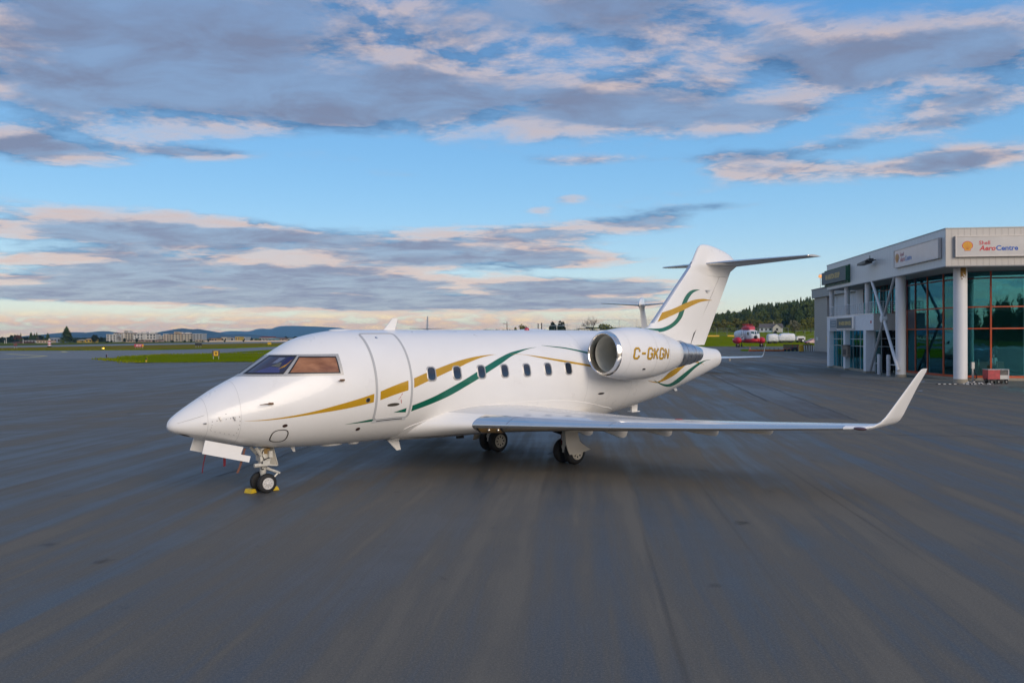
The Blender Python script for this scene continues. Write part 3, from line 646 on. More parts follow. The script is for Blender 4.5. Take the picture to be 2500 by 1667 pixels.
for side in (1, -1):
    def hs(y, xs, grow=0, order='b'):
        t = (y-.12)/2.98; le = 18.02+t*1.70; te = 19.98+t*.52; z = 5.90+t*.17; c = te-le; up, dn = af_ring(0, c, .085, xs)
        P = lambda x, zz: (-(le+x*c), side*y, z+zz*c+(grow if zz > 0 else -grow))
        return [P(*q) for q in up]+[P(*q) for q in reversed(dn if order == 'b' else dn[:-1])]
    mb = MB(); mb.loft([hs(y, XB) for y in (.12, .8, 1.6, 2.4, 3.0, 3.1)]); tp = mb.build('tailplane', M('tailplane_paint', (.55, .56, .57), .3, .2, coat=.3), jet, smooth=True, angle=50)
    mb = MB(); mb.loft([hs(y, XL, .0015, 'l') for y in (.16, .8, 1.6, 2.4, 3.0, 3.1)], True, True, False); mb.build('leading_edge', chrome, tp, smooth=True, angle=80)
    # rounded root blister
    mb = MB(); mb.ball((-19.0, side*.17, 5.90), .2, 16, 10, (4.4, .35, .62)); mb.build('root_blister', white, cap, smooth=True)
mb = MB(); mb.box(-18.32, -18.10, .12, .20, 4.985, 5.0); mb.box(-18.28, -18.16, .10, .17, 4.93, 4.987); mb.build('fin_antenna', white2, fin)
for a in (5.97, 5.74):
    mb = MB(); mb.box(-17.98, -17.88, .118, .124, a, a+.02); mb.build('trim_mark', M('red_marking', (.45, .02, .03), .5), cap)
def on_fin(s, z): return (-s, fin_half(s, z)+.005, z)
FG_UP = [(14.869,3.675),(15.358,3.66),(15.758,3.69),(16.167,3.816),(16.48,4.017),(16.638,4.251),(16.745,4.453),(16.906,4.691),(17.121,4.881),(17.392,4.984),(17.777,5.003)]
FG_LO = [(14.869,3.672),(15.161,3.602),(15.557,3.573),(15.961,3.651),(16.374,3.817),(16.69,4.052),(16.823,4.254),(16.931,4.457),(17.066,4.661),(17.283,4.852),(17.501,4.943),(17.777,5.0)]
FY_UP = [(15.812,4.19),(16.377,4.34),(16.905,4.507),(17.445,4.643),(17.942,4.689),(18.279,4.674),(18.564,4.656)]
FY_LO = [(15.559,3.878),(16.376,4.141),(16.903,4.306),(17.335,4.448),(17.774,4.569),(18.166,4.626),(18.564,4.653)]
for side in (1, -1):
    fs_ = lambda s, z, o: (-s, side*(max(fin_half(s, z), sec(s, PI/2-.02)[0] if z < 3.6 else 0)+o), z)
    def low(s, z, o):  # the foot of the sweep runs out over the dorsal shoulder
        return fs_(s, z, o)
    mb = MB(); mb.add(*band(FG_UP, [(b[0]+(b[0]-a[0])*.0+.035*math.sin(PI*k/11), b[1]-.045*math.sin(PI*k/11)) for k, (a, b) in enumerate(zip(FG_UP+[FG_UP[-1]], FG_LO))], lambda s, z: fs_(s, z, .007), 90, 4)); mb.build('green_stripe', green, fin, fix=False, smooth=True)
    mb = MB(); mb.add(*band(FY_UP, FY_LO, lambda s, z: fs_(s, z, .009), 60, 4)); mb.build('gold_stripe', gold, fin, fix=False, smooth=True)
# dorsal hump ahead of the fin
mb = MB(); rings = []
for i in range(15):
    t = i/14; s = 12.9+t*2.6; hgt = .02+.22*math.sin(PI/2*t)**1.5; w = .10+.25*t
    rings.append([(-s, w*math.cos(a), TOP(s)-.10+(hgt+.10)*math.sin(a)) for a in [PI*k/12 for k in range(13)]])
mb.loft(rings); mb.build('dorsal_fairing', white, jet, smooth=True, angle=60)

# control surface and skin joints of the wing and fin
for side in (1, -1):
    wgo = [o for o in kids(jet) if o.name.split('.')[0] == 'wing'][0 if side > 0 else 1]
    for x0, ya, yb in ((.70, 2.2, 6.9), (.74, 7.0, 9.0), (.30, 2.2, 9.0)):
        mb = MB()
        for q in range(24):
            y1, y2 = ya+(yb-ya)*q/24, ya+(yb-ya)*(q+1)/24; row = []
            for y in (y1, y2):
                le, te, z, t = wing_sec(y); c = te-le
                for x in (x0, x0+.006):
                    up, _ = af_ring(0, 1, t, [x]); row.append((-(le+x*c), side*y, z+up[0][1]*c-.030*(1-y/9.35)*x*c*.6+.002))
            mb.add(row, [(0, 1, 3, 2)])
        mb.build('panel_joint', seam, wgo, fix=False)
# antennas, beacon, masts
def blade(pts, w, name, mat, parent=jet): MB().prism(pts, lambda a, b, t: (-a, t, b), -w, w).build(name, mat, parent)
blade([(5.20, 3.58), (5.54, 3.58), (5.63, 3.905), (5.49, 3.905)], .012, 'blade_antenna', white)
blade([(5.25, .93), (5.62, .93), (5.70, .61), (5.58, .60)], .014, 'blade_antenna', white)
blade([(2.72, .95), (2.83, .95), (2.85, .83), (2.80, .83)], .012, 'blade_antenna', white)
mb = MB(); mb.ball((-4.03, 0, 3.60), .16, 14, 8, (1.9, 1.0, .22)); mb.build('roof_antenna', white, jet, smooth=True)
mb = MB(); mb.ball((-9.95, 0, 3.62), .075, 12, 8, (1, 1, .9)); mb.build('beacon', M('beacon_red', (.45, .01, .02), .2, coat=1), jet, smooth=True)
mb = MB(); mb.ball((-3.72, .1, .915), .16, 14, 8, (1.8, .9, .2)); mb.build('belly_antenna', white, jet, smooth=True)
mb = MB(); mb.ball((-4.3, .1, .91), .13, 14, 8, (1.1, .9, .3)); mb.build('belly_antenna', white, jet, smooth=True)
blade([(14.36, 1.32), (14.66, 1.36), (14.63, 1.03), (14.37, 1.03)], .03, 'drain_mast', white)
mb = MB(); mb.box(-14.68, -14.30, -.10, .10, 1.005, 1.03); mb.build('drain_plate', white, jet)
blade([(16.42, 1.68), (16.56, 1.72), (16.66, 1.58), (16.54, 1.57)], .035, 'tail_bracket', white2)

# wheels
def wheel(parent, s, y, r, w, side, hub, hole=.085):
    tyre = [(-w/2, r*.55), (-w/2*1.02, r*.72), (-w/2*.92, r*.88), (-w/2*.6, r*.97), (-w*.2, r), (w*.2, r), (w/2*.6, r*.97), (w/2*.92, r*.88), (w/2*1.02, r*.72), (w/2, r*.55)]
    MB().lathe((-s, y, r), (0, 1, 0), tyre, 40, (True, True)).build('tyre', rubber, parent, smooth=True, angle=60)
    mb = MB(); e = side*(w/2)
    mb.lathe((-s, y+e*.98, r), (0, side, 0), [(0, r*.60), (.010, r*.60), (.012, r*.56), (.002, r*.53), (.006, r*.22), (.022, r*.20), (.03, r*.10), (.03, .001)], 32, (False, True)); rim = mb.build('rim', hub, parent, smooth=True, angle=30)
    mb = MB()
    for k in range(8):
        a = 2*PI*k/8; mb.lathe((-s+r*.375*math.cos(a), y+e*.98+side*.004, r+r*.375*math.sin(a)), (0, side, 0), [(0, r*hole), (.003, r*hole)], 8)
    mb.build('rim_hole', black, parent)
# nose gear
ng = MB(); ng.lathe((-2.075, 0, .98), (0, 0, -1), [(0, .085), (.12, .10), (.14, .12), (.26, .12), (.28, .10), (.40, .10), (.42, .075), (.55, .07), (.62, .05), (.76, .05)], 18)
ng.tube([(-2.08, -.26, .215), (-2.08, .26, .215)], .035, 10)
nose = ng.build('nose_gear', steel, jet, smooth=True, angle=35)
hubw = M('hub_white', (.62, .60, .57), .4, .1, var=.08, scale=20)
for y in (.20, -.20): wheel(nose, 2.08, y, .215, .13, 1 if y > 0 else -1, hubw, .03)
mb = MB(); mb.tube([(-1.86, .16, 1.0), (-2.03, .08, .78)], .04, 8); mb.tube([(-1.86, -.16, 1.0), (-2.03, -.08, .78)], .04, 8); mb.build('drag_brace', steel, nose)
mb = MB(); mb.box(-2.20, -1.96, -.11, .13, .70, .80); mb.box(-2.16, -2.00, .10, .19, .60, .72); mb.tube([(-1.82, .13, .62), (-2.02, .13, .62)], .045, 10); mb.tube([(-2.16, .16, .60), (-2.34, .16, .58)], .014, 6); mb.box(-2.22, -2.14, .1, .2, .78, .92); mb.build('steering_unit', steel, nose)
mb = MB(); mb.tube([(-2.14, .03, .53), (-2.26, .04, .47), (-2.42, .05, .40)], [.04, .03, .03], 8); mb.tube([(-2.42, .05, .40), (-2.25, .05, .25)], .02, 8); mb.tube([(-2.42, -.03, .40), (-2.42, .10, .40)], .025, 8); mb.build('torque_link', steel, nose)
hose = [(-2.20, .14, .86), (-2.16, .18, .78), (-2.03, .17, .74), (-1.97, .15, .62), (-1.98, .14, .53), (-2.04, .11, .52)]
mb = MB(); mb.tube(hose, .014, 6); mb.tube([(-2.2, .05, .98), (-2.22, .1, .86), (-2.18, .1, .74)], .012, 6); mb.tube([(-2.05, .1, .95), (-2.0, .12, .85), (-2.06, .13, .70)], .012, 6); mb.build('hydraulic_hose', black, nose)
mb = MB(); mb.box(-2.20, -2.06, -.02, .10, .80, .97); mb.build('actuator', M('brass_fitting', (.35, .22, .08), .4, .5), nose)
# doors of the nose gear
fwd = [(.672, 1.30), (1.483, 1.085), (1.417, .936), (1.634, .877), (1.591, .749), (.594, 1.028)]
MB().prism(fwd, lambda a, b, t: (-a, t+(1.2-b)*.10, b), .335, .352).build('gear_door', white, nose)
MB().prism(fwd, lambda a, b, t: (-a, -t-(1.2-b)*.10, b), .335, .352).build('gear_door', white, nose)
mb = MB(); mb.box(-.90, -.88, -.30, .30, .98, 1.2); mb.build('door_arm', steel, nose)
MB().prism([(2.17, .98), (2.36, .97), (2.47, .56), (2.44, .52), (2.18, .60)], lambda a, b, t: (-a, t, b), -.12, -.10).build('rear_gear_door', M('door_inner', (.40, .38, .33), .5, var=.2, scale=10), nose)
mb = MB(); mb.tube([(-2.36, -.09, .97), (-2.47, -.09, .54)], .014, 6); mb.tube([(-2.18, -.09, .60), (-2.46, -.09, .54)], .014, 6); mb.build('door_edge', steel, nose)
mb = MB(); mb.add(*patch(1.62, 2.40, -PI/2-.16, -PI/2+.16, lambda s, a: skin(s, a, .004), 10, 6)); mb.build('gear_bay', dark, nose, fix=False)

# main gear
gearhub = M('hub_cream', (.66, .60, .49), .45, 0, var=.1, scale=20)
for side in (1, -1):
    yb = side*1.62; sg = 10.02
    mb = MB(); mb.lathe((-sg+.05, yb, 1.25), (.10, 0, -1), [(0, .11), (.34, .105), (.36, .085), (.42, .085), (.44, .115), (.62, .12), (.64, .09), (.95, .08)], 18)
    mb.tube([(-sg, yb-.34, .33), (-sg, yb+.34, .33)], .05, 10)
    mg = mb.build('main_gear', steel, jet, smooth=True, angle=35)
    for k in (1, -1): wheel(mg, sg, yb+k*.215, .33, .225, k, gearhub)
    mb = MB(); mb.tube([(-sg+.62, yb-side*.52, 1.06), (-sg+.12, yb-side*.03, .80)], .035, 8); mb.tube([(-sg+.60, yb-side*.60, 1.02), (-sg+.10, yb-side*.08, .77)], .028, 8); mb.build('side_brace', black, mg)
    mb = MB(); mb.lathe((-sg+.10, yb, .80), (1, 0, 0), [(0, .08), (.10, .08), (.11, .05), (.115, .02)], 14); mb.lathe((-sg+.12, yb, .46), (1, 0, 0), [(0, .07), (.08, .07), (.10, .06)], 14); mb.box(-sg+.05, -sg+.14, yb-.09, yb+.10, .36, .58); mb.build('brake_housing', M('gear_white', (.62, .59, .52), .4, var=.15, scale=20), mg)
    mb = MB(); mb.tube([(-sg+.06, yb+.08, 1.1), (-sg+.17, yb+.11, .95), (-sg+.14, yb+.10, .72), (-sg+.16, yb+.13, .52), (-sg+.10, yb+.16, .36)], .016, 6); mb.tube([(-sg+.15, yb-.08, 1.0), (-sg+.19, yb+.0, .92), (-sg+.12, yb+.1, .88)], .014, 6); mb.tube([(-sg+.14, yb-.08, .68), (-sg+.2, yb, .65), (-sg+.14, yb+.1, .67)], .014, 6); mb.build('hydraulic_hose', black, mg)
    # leg door with its flared foot
    pts = []
    for i in range(9):
        t = i/8; z = 1.15-.83*t; f = max(0, t-.62)/.38
        row = [(-(sg-.46+.05*t+u*(.40+.14*t+.12*f)-.02), side*(1.93+.05*t+.02*u+f*f*(.10+.10*u)), z+f*.10*u*u) for u in [k/6 for k in range(7)]]; pts.append(row)
    vs = [p for r in pts for p in r]; n = len(vs); th = [(p[0], p[1]+side*.018, p[2]) for p in vs]; fs = []
    for i in range(8):
        for k in range(6): a = i*7+k; fs += [(a, a+1, a+8, a+7), (n+a, n+a+7, n+a+8, n+a+1)]
    bd = [k for k in range(7)]+[7*i+6 for i in range(1, 9)]+[56+k for k in range(5, -1, -1)]+[7*i for i in range(7, 0, -1)]
    fs += [(bd[i], bd[(i+1) % len(bd)], bd[(i+1) % len(bd)]+n, bd[i]+n) for i in range(len(bd))]
    MB().add(vs+th, fs).build('leg_door', M('leg_door_cream', (.60, .55, .47), .4), mg, smooth=True, angle=40)
    mb = MB(); mb.box(-sg-.3, -sg+.4, yb-.35, yb+.35, 1.10, 1.16); mb.build('wheel_well', dark, mg)
mb = MB(); mb.tube([(-9.85, 1.52, .92), (-9.86, 1.50, .62), (-9.84, 1.51, .42)], .014, 6); mb.build('gear_pin_flag', redcloth, jet)
mb = MB(); mb.box(-7.45, -7.25, .25, .33, .78, .86); mb.build('belly_drain', black, jet)

# warning streamers hanging from the nose doors, chocks at the nose wheel
def jw(s, y, z): c, sn = math.cos(JTH), math.sin(JTH); return (JX-s*c-y*sn, JY-s*sn+y*c, z)
def streamer(label, pts, w):
    n = len(pts); vs = []; o = Vector(jw(*pts[0]))
    for i, p in enumerate(pts):
        q = Vector(jw(*p))-o; d = Vector((math.cos(JTH), math.sin(JTH), 0))*w*(1 if i % 2 else .9)
        for e, k in ((-1, 0), (1, 0), (1, 1), (-1, 1)): vs.append(q+d*e+Vector((0, 0.004*k, 0)))
    mb = MB(); mb.loft([vs[4*i:4*i+4] for i in range(n)])
    ob = mb.build('warning_streamer', M('faded_webbing', (.17, .075, .055), .85, var=.2, scale=20) if 'faded' in label else redcloth); ob.location = o; tag(ob, label, 'streamer', 'red streamers under the nose')
streamer('long narrow dark red streamer at the front edge of the nose gear door', [(.70, .33, 1.23), (.67, .34, 1.0), (.63, .33, .8), (.60, .34, .62)], .011)
streamer('short bright red streamer below the middle of the nose gear door', [(1.08, .32, .95), (1.08, .33, .84), (1.078, .33, .71)], .028)
streamer('faded brownish streamer at the rear end of the nose gear door', [(1.53, .32, 1.05), (1.49, .30, .86), (1.43, .31, .68), (1.37, .30, .53)], .028)
def chock(label, s, y, rz, L=.34):
    mb = MB(); mb.prism([(-.085, 0), (.085, 0), (.045, .085), (-.045, .085)], lambda a, b, t: (a, t, b), -L/2, L/2)
    o = mb.build('wheel_chock', M('chock_yellow', (.62, .43, .02), .55, var=.12, scale=12)); p = jw(s, y, 0); o.location = (p[0], p[1], .004); o.rotation_euler = (0, 0, JTH+rz); tag(o, label, 'chock', 'yellow chocks at the nose wheel')
chock('yellow wooden chock lying in front of the nose wheels', 1.81, -.06, .30, .22)
chock('yellow chock mostly hidden behind the nose wheels', 2.36, -.02, -.1, .14)
# ------------------------------------------------------------------ ground
def ground_mat(name, base, b2, streak=1.0, rough=(.34, .62), seedoff=0.0, spec=.5):
    m = bpy.data.materials.new(name); m.use_nodes = True; t = m.node_tree; p = t.nodes['Principled BSDF']; n = NT(t.nodes, t.links)
    g = t.nodes.new('ShaderNodeNewGeometry'); x, y, z = n.sep(g.outputs['Position'])
    ca, sa = math.cos(R(5)), math.sin(R(5))
    u = n.m('SUBTRACT', n.m('MULTIPLY', x, ca), n.m('MULTIPLY', y, sa)); v = n.m('ADD', n.m('MULTIPLY', x, sa), n.m('MULTIPLY', y, ca))
    wob = n.noise(n.xyz(n.m('MULTIPLY', u, .12), n.m('MULTIPLY', v, .12), seedoff), 1.0, 3)
    u2 = n.m('ADD', u, n.m('MULTIPLY', wob, .5))
    s1 = n.noise(n.xyz(n.m('MULTIPLY', u2, 1.0), n.m('MULTIPLY', v, .045), seedoff), 1.0, 6, .62)       # sealer strokes down the apron
    s2 = n.noise(n.xyz(n.m('MULTIPLY', u2, 3.2), n.m('MULTIPLY', v, .11), seedoff+4), 1.0, 4, .6)
    ca2, sa2 = math.cos(R(68)), math.sin(R(68))
    w1 = n.m('SUBTRACT', n.m('MULTIPLY', x, ca2), n.m('MULTIPLY', y, sa2)); w2 = n.m('ADD', n.m('MULTIPLY', x, sa2), n.m('MULTIPLY', y, ca2))
    s3 = n.noise(n.xyz(n.m('MULTIPLY', w1, 1.1), n.m('MULTIPLY', w2, .05), seedoff+9), 1.0, 5, .62)     # and the cross strokes
    big = n.noise(n.xyz(x, y, seedoff+2), .07, 4, .55)
    mid = n.noise(n.xyz(x, y, seedoff+5), .55, 6, .62)
    fine = n.noise(n.xyz(x, y, 0), 34.0, 3, .7); grit = n.noise(n.xyz(x, y, 7), 95.0, 2, .6)
    far = n.m('MULTIPLY', n.ramp(y, 14.0, 34.0), n.ramp(x, 12.0, -6.0)); st = n.mix(n.m('MULTIPLY', n.m('MULTIPLY', far, .6), n.ramp(big, .36, .56)), n.xyz(s1, s1, s1), n.xyz(s3, s3, s3)); st = n.sep(st)[0]
    f = n.m('ADD', n.m('MULTIPLY', n.ramp(st, .42, .58), .55*streak), n.m('ADD', n.m('MULTIPLY', n.ramp(s2, .41, .59), .20*streak), n.m('ADD', n.m('MULTIPLY', n.ramp(mid, .38, .62), .16), n.m('MULTIPLY', n.ramp(n.m('ADD', big, n.m('MULTIPLY', x, .0035)), .38, .62), .30))))
    f = n.ramp(f, .18, 1.0)
    c = n.mix(f, base, b2)
    c = n.mix(n.ramp(n.m('ADD', fine, n.m('MULTIPLY', n.m('SUBTRACT', grit, .5), .8)), .46, .68, .0, .36), c, (b2[0]*1.8, b2[1]*1.75, b2[2]*1.65, 1))
    c = n.mix(n.ramp(grit, .30, .40, .5, 0), c, (base[0]*.5, base[1]*.5, base[2]*.5, 1))
    spot = n.noise(n.xyz(x, y, seedoff+31), 1.35, 3, .5); c = n.mix(n.ramp(spot, .70, .78, 0, .45), c, (.018, .018, .019, 1))
    wear = n.noise(n.xyz(n.m('MULTIPLY', u, 2.6), n.m('MULTIPLY', v, .02), seedoff+51), 1.0, 2, .5); c = n.mix(n.ramp(wear, .66, .74, 0, .30), c, (.022, .022, .024, 1))
    t.links.new(c, p.inputs['Base Color'])
    t.links.new(n.ramp(n.m('ADD', n.m('MULTIPLY', f, .8), n.m('MULTIPLY', mid, .3)), .15, 1.0, rough[0], rough[1]), p.inputs['Roughness'])
    t.links.new(n.ramp(f, .15, .75, spec, .06), p.inputs['Specular IOR Level'])
    bn = t.nodes.new('ShaderNodeBump'); bn.inputs['Strength'].default_value = .35; bn.inputs['Distance'].default_value = .006
    t.links.new(n.m('ADD', fine, n.m('MULTIPLY', grit, .6)), bn.inputs['Height']); t.links.new(bn.outputs[0], p.inputs['Normal'])
    return m
asphalt = ground_mat('sealed_asphalt', (.050, .060, .069, 1), (.168, .148, .119, 1), 1.0, (.46, .82), 0, .38)
taxi = ground_mat('taxiway_asphalt', (.135, .135, .130, 1), (.19, .18, .165, 1), .5, (.6, .8), 20)
patchm = ground_mat('old_asphalt', (.085, .080, .076, 1), (.115, .105, .095, 1), .6, (.5, .7), 40)
concrete = ground_mat('concrete_paving', (.13, .125, .11, 1), (.18, .17, .145, 1), .3, (.7, .85), 60)
def grass_mat(name, a, b, c):
    m = bpy.data.materials.new(name); m.use_nodes = True; t = m.node_tree; p = t.nodes['Principled BSDF']; n = NT(t.nodes, t.links)
    g = t.nodes.new('ShaderNodeNewGeometry'); ps = g.outputs['Position']
    q = n.mix(n.ramp(n.noise(ps, .12, 5, .6), .35, .62), a, b)
    q = n.mix(n.ramp(n.noise(n.v('MULTIPLY', ps, (.03, .12, .1)), 1.0, 4, .6), .48, .66, 0, .8), q, c)
    q = n.mix(n.ramp(n.noise(ps, 1.8, 4, .7), .3, .7, 0, .45), q, (a[0]*.45, a[1]*.5, a[2]*.45, 1))
    t.links.new(q, p.inputs['Base Color']); p.inputs['Roughness'].default_value = 1; p.inputs['Specular IOR Level'].default_value = 0
    bn = t.nodes.new('ShaderNodeBump'); bn.inputs['Strength'].default_value = .8; bn.inputs['Distance'].default_value = .15
    t.links.new(n.noise(ps, 3.0, 5, .7), bn.inputs['Height']); t.links.new(bn.outputs[0], p.inputs['Normal'])
    return m
lush = grass_mat('lush_grass', (.155, .200, .003, 1), (.20, .245, .004, 1), (.25, .245, .010, 1))
dry = grass_mat('dry_grass', (.20, .19, .012, 1), (.25, .18, .030, 1), (.27, .16, .045, 1))
field = grass_mat('field_grass', (.10, .13, .02, 1), (.13, .14, .03, 1), (.15, .13, .04, 1))
def sheet(name, poly, z, mat, kind='structure', step=None):
    me = bpy.data.meshes.new(name); me.from_pydata([(p[0], p[1], z) for p in poly], [], [tuple(range(len(poly)))]); me.materials.append(mat)
    bm = bmesh.new(); bm.from_mesh(me); bmesh.ops.triangulate(bm, faces=bm.faces[:]); bm.normal_update()
    for f in bm.faces:
        if f.normal.z < 0: f.normal_flip()
    bm.to_mesh(me); bm.free()
    o = bpy.data.objects.new(name, me); COL.objects.link(o); o['kind'] = kind; return o
sheet('ground', [(-6400, -400), (6400, -400), (6400, 8600), (-6400, 8600)], -.06, field)
sheet('apron', [(-260, -120), (130, -120), (130, 246), (20, 246), (-60, 236), (-140, 236), (-260, 215)], 0.0, asphalt)
sheet('taxiway', [(-260, 214), (-260, 146), (-120, 140), (-66, 137), (-66.5, 168), (-64, 190), (-62, 250), (-55, 330), (-40, 520), (-95, 520), (-86, 306), (-87, 260), (-100, 233.5), (-145, 234.5), (-260, 216)], .012, taxi)
sheet('runway', [(-290, -60), (-238, -60), (-190, 316), (-150, 470), (-112, 640), (30, 1240), (-40, 1250), (-168, 700), (-212, 540), (-232, 470), (-240, 390)], .008, taxi)
def ragged(p, step, amp, seed):
    rnd = random.Random(seed); out = []
    for a, b in zip(p, p[1:]+p[:1]):
        L = math.dist(a, b); k = max(1, int(L/step))
        for i in range(k):
            t = i/k; out.append((a[0]+(b[0]-a[0])*t+rnd.uniform(-amp, amp), a[1]+(b[1]-a[1])*t+rnd.uniform(-amp, amp)))
    return out
GS = [(-67.4, 135.2), (-69, 147), (-69, 167), (-66.5, 174), (-52, 180), (-20, 192), (22, 200), (24, 119), (-8, 117.5), (-35.6, 116.4), (-49.3, 115.1), (-51.7, 113.9)]
sheet('grass_verge', ragged(GS, 1.2, .16, 3), .05, lush)
G2 = [(-64.5, 188.5), (-66, 233), (-58, 330), (-45, 500), (-5, 500), (-20, 300), (-38, 193)]
sheet('grass_verge', ragged(G2, 2, .2, 4), .05, lush)
G1 = [(-262, 217), (-145, 235.5), (-120, 233.5), (-99.5, 233.2), (-87, 260), (-85.6, 306), (-95, 430), (-112, 610), (-150, 470), (-190, 316), (-238, -30), (-262, -30)]
G1 = [(-232, 222), (-145, 235.5), (-120, 233.5), (-99.5, 233.2), (-87, 260), (-85.6, 306), (-92, 430), (-108, 620), (-150, 468), (-190, 314), (-205, 235)]
sheet('grass_infield', ragged(G1, 3, .25, 5), .05, dry)
# green rim of the infield beside the taxiway
sheet('grass_rim', ragged([(-205, 236), (-145, 236), (-120, 234), (-99.7, 233.6), (-87.4, 260), (-86, 306), (-92, 425), (-97, 425), (-98, 308), (-104, 266), (-118, 246), (-150, 247), (-205, 246)], 2.5, .8, 6), .07, lush)
sheet('grass_patch', ragged([(51.3, 187), (47.8, 173), (50.9, 169.6), (55.8, 170.4), (61, 172), (66, 182), (61.5, 189), (54.3, 196)], 1.0, .15, 8), .03, lush)
# right-hand bank rising to the field behind the fence
mb = MB(); prof = [(243, 0.02), (248, .35), (262, 1.0), (290, 1.9), (330, 3.0), (345, 3.3), (380, 3.9), (430, 4.5), (520, 6.0)]
xs = list(range(10, 260, 6)); rnd = random.Random(2)
mb.add([(x, yy+(3*math.sin(x*.13)+rnd.uniform(-.4, .4) if k == 0 else 0), zz+(.12*math.sin(x*.21+k) if k else -.03)) for k, (yy, zz) in enumerate(prof) for x in xs], [(k*len(xs)+i, k*len(xs)+i+1, (k+1)*len(xs)+i+1, (k+1)*len(xs)+i) for k in range(len(prof)-1) for i in range(len(xs)-1)])
struct(mb.build('grass_bank', lush, smooth=True, fix=False))
def bankz(y): return pchip([p[0] for p in prof], [p[1] for p in prof])(y) if y > 243 else 0
# paint, patches and joints on the apron
ylw = M('faded_yellow_line', (.48, .40, .17), .7, var=.3, scale=2)
def line(name, pts, w, z, mat):
    vs = []
    for i, p in enumerate(pts):
        a = Vector(pts[max(i-1, 0)]); b = Vector(pts[min(i+1, len(pts)-1)]); d = (b-a).normalized(); nn = Vector((-d.y, d.x))*w/2
        vs += [(p[0]+nn.x, p[1]+nn.y, z), (p[0]-nn.x, p[1]-nn.y, z)]
    mb = MB(); mb.add(vs, [(2*i, 2*i+2, 2*i+3, 2*i+1) for i in range(len(pts)-1)]); o = mb.build(name, mat, fix=False); o['kind'] = 'structure'; return o
line('taxi_line', [(-140, 180), (-113, 187), (-110, 205), (-119.5, 221), (-110, 229), (-96, 231)], 1.3, .02, ylw)
line('taxi_line', [(-118, 186), (-113, 186.3), (-100, 172), (-92.3, 164)], 1.3, .02, ylw)
line('taxi_line', [(-100, 136), (-85.3, 138.6), (-87.5, 151), (-91, 162), (-92.3, 164)], 1.1, .02, ylw)
line('verge_kerb', [(-67.2, 134.9), (-60, 124.5), (-51.6, 113.7)], .38, .06, M('pale_concrete', (.42, .41, .36), .8))
sheet('asphalt_patch', [(17.4, 72.2), (19.1, 72.9), (17.9, 61), (16.6, 50), (15.2, 43.5), (13.75, 33.6), (12.2, 34.2), (13.3, 43), (15.0, 56)], .004, patchm)
tar = M('tar_joint', (.030, .029, .029), .7, var=.45, scale=3)
def wander(a, b, n, amp, seed):
    rnd = random.Random(seed); d = Vector((b[0]-a[0], b[1]-a[1])); nn = Vector((-d.y, d.x)).normalized(); off = 0; out = []
    for i in range(n+1): off = off*.7+rnd.uniform(-amp, amp); t = i/n; out.append((a[0]+d.x*t+nn.x*off, a[1]+d.y*t+nn.y*off))
    return out
for a, b, w, sd in (((17.2, 72.3), (13.2, 43), .10, 1), ((19.2, 73), (15.3, 43.4), .08, 2), ((15.3, 43.4), (13.7, 33), .05, 3), ((-7.4, 20.6), (-6.3, 26.4), .035, 4), ((2.6, 31), (1.05, 24.2), .05, 6), ((-6, 31.8), (30, 31.0), .03, 7), ((6, 30), (22, 26.4), .03, 9)):
    line('tar_joint', wander(a, b, 24, .05, sd), w, .006, tar)

# tall grass at the edges of the verges
def tufts(name, poly_edges, n, h, mat, seed):
    rnd = random.Random(seed); mb = MB()
    for _ in range(n):
        a, b = rnd.choice(poly_edges); t = rnd.random(); x = a[0]+(b[0]-a[0])*t+rnd.gauss(0, .5); y = a[1]+(b[1]-a[1])*t+rnd.gauss(0, .9); a2 = rnd.uniform(0, PI); hh = h*rnd.uniform(.4, 1.1); w = .05+hh*.18; lx, ly = rnd.uniform(-.15, .15), rnd.uniform(-.1, .1)
        mb.add([(x-w*math.cos(a2), y-w*math.sin(a2), .03), (x+w*math.cos(a2), y+w*math.sin(a2), .03), (x+lx, y+ly, hh)], [(0, 1, 2)])
    o = mb.build(name, mat, fix=False); o['kind'] = 'stuff'; return o
tufts('tall_grass', [((-69, 147), (-69, 167)), ((-69, 167), (-52, 180)), ((-52, 180), (-20, 192)), ((-67.4, 136), (-52, 115))], 2600, .34, lush, 11)
tufts('tall_grass', [((-49.3, 115.3), (-8, 117.8)), ((-8, 117.8), (24, 119.2)), ((-60, 130), (0, 140))], 1800, .16, lush, 12)
tufts('tall_grass', [((-205, 238), (-120, 234.2)), ((-120, 234.2), (-99.5, 234)), ((-87, 260), (-85.8, 306))], 1500, .4, lush, 13)

# ------------------------------------------------------------------ terminal building
BA = (29.4008, 56.3610); BR = -R(6.34906)
T = thing('terminal_building', 'two storey pale grey aviation terminal with teal glass and orange window frames', 'building', (BA[0], BA[1], 0), BR)
def bw(u, v, z=0): c, s = math.cos(BR), math.sin(BR); return (BA[0]+u*c-v*s, BA[1]+u*s+v*c, z)
clad = M('metal_cladding', (.66, .665, .66), .42, .15, var=.10, scale=2.2, stretch=(1, 1, .07))
clad_lit = M('warm_lit_cladding', (.56, .52, .47), .5, var=.06, scale=.8, stretch=(1, 1, .25))  # warm light on the camera-facing faces is put into this cladding colour
stucco = M('white_render', (.78, .79, .80), .75, var=.05, scale=2)
colw = M('column_white', (.76, .75, .74), .5, var=.05, scale=1.5, stretch=(1, 1, .3))
orange = M('orange_mullion', (.52, .085, .022), .4, var=.08, scale=3)
redm = M('maroon_mullion', (.16, .018, .018), .45)
conc = M('plinth_concrete', (.34, .30, .23), .85, var=.2, scale=5, bump=.3)
soff = M('soffit_panel', (.36, .35, .34), .7)
spandrel = M('spandrel_grey', (.075, .075, .085), .4)
inter = M('interior_wall', (.07, .07, .065), .8, var=.3, scale=.7); ifloor = M('interior_floor', (.06, .055, .05), .5)
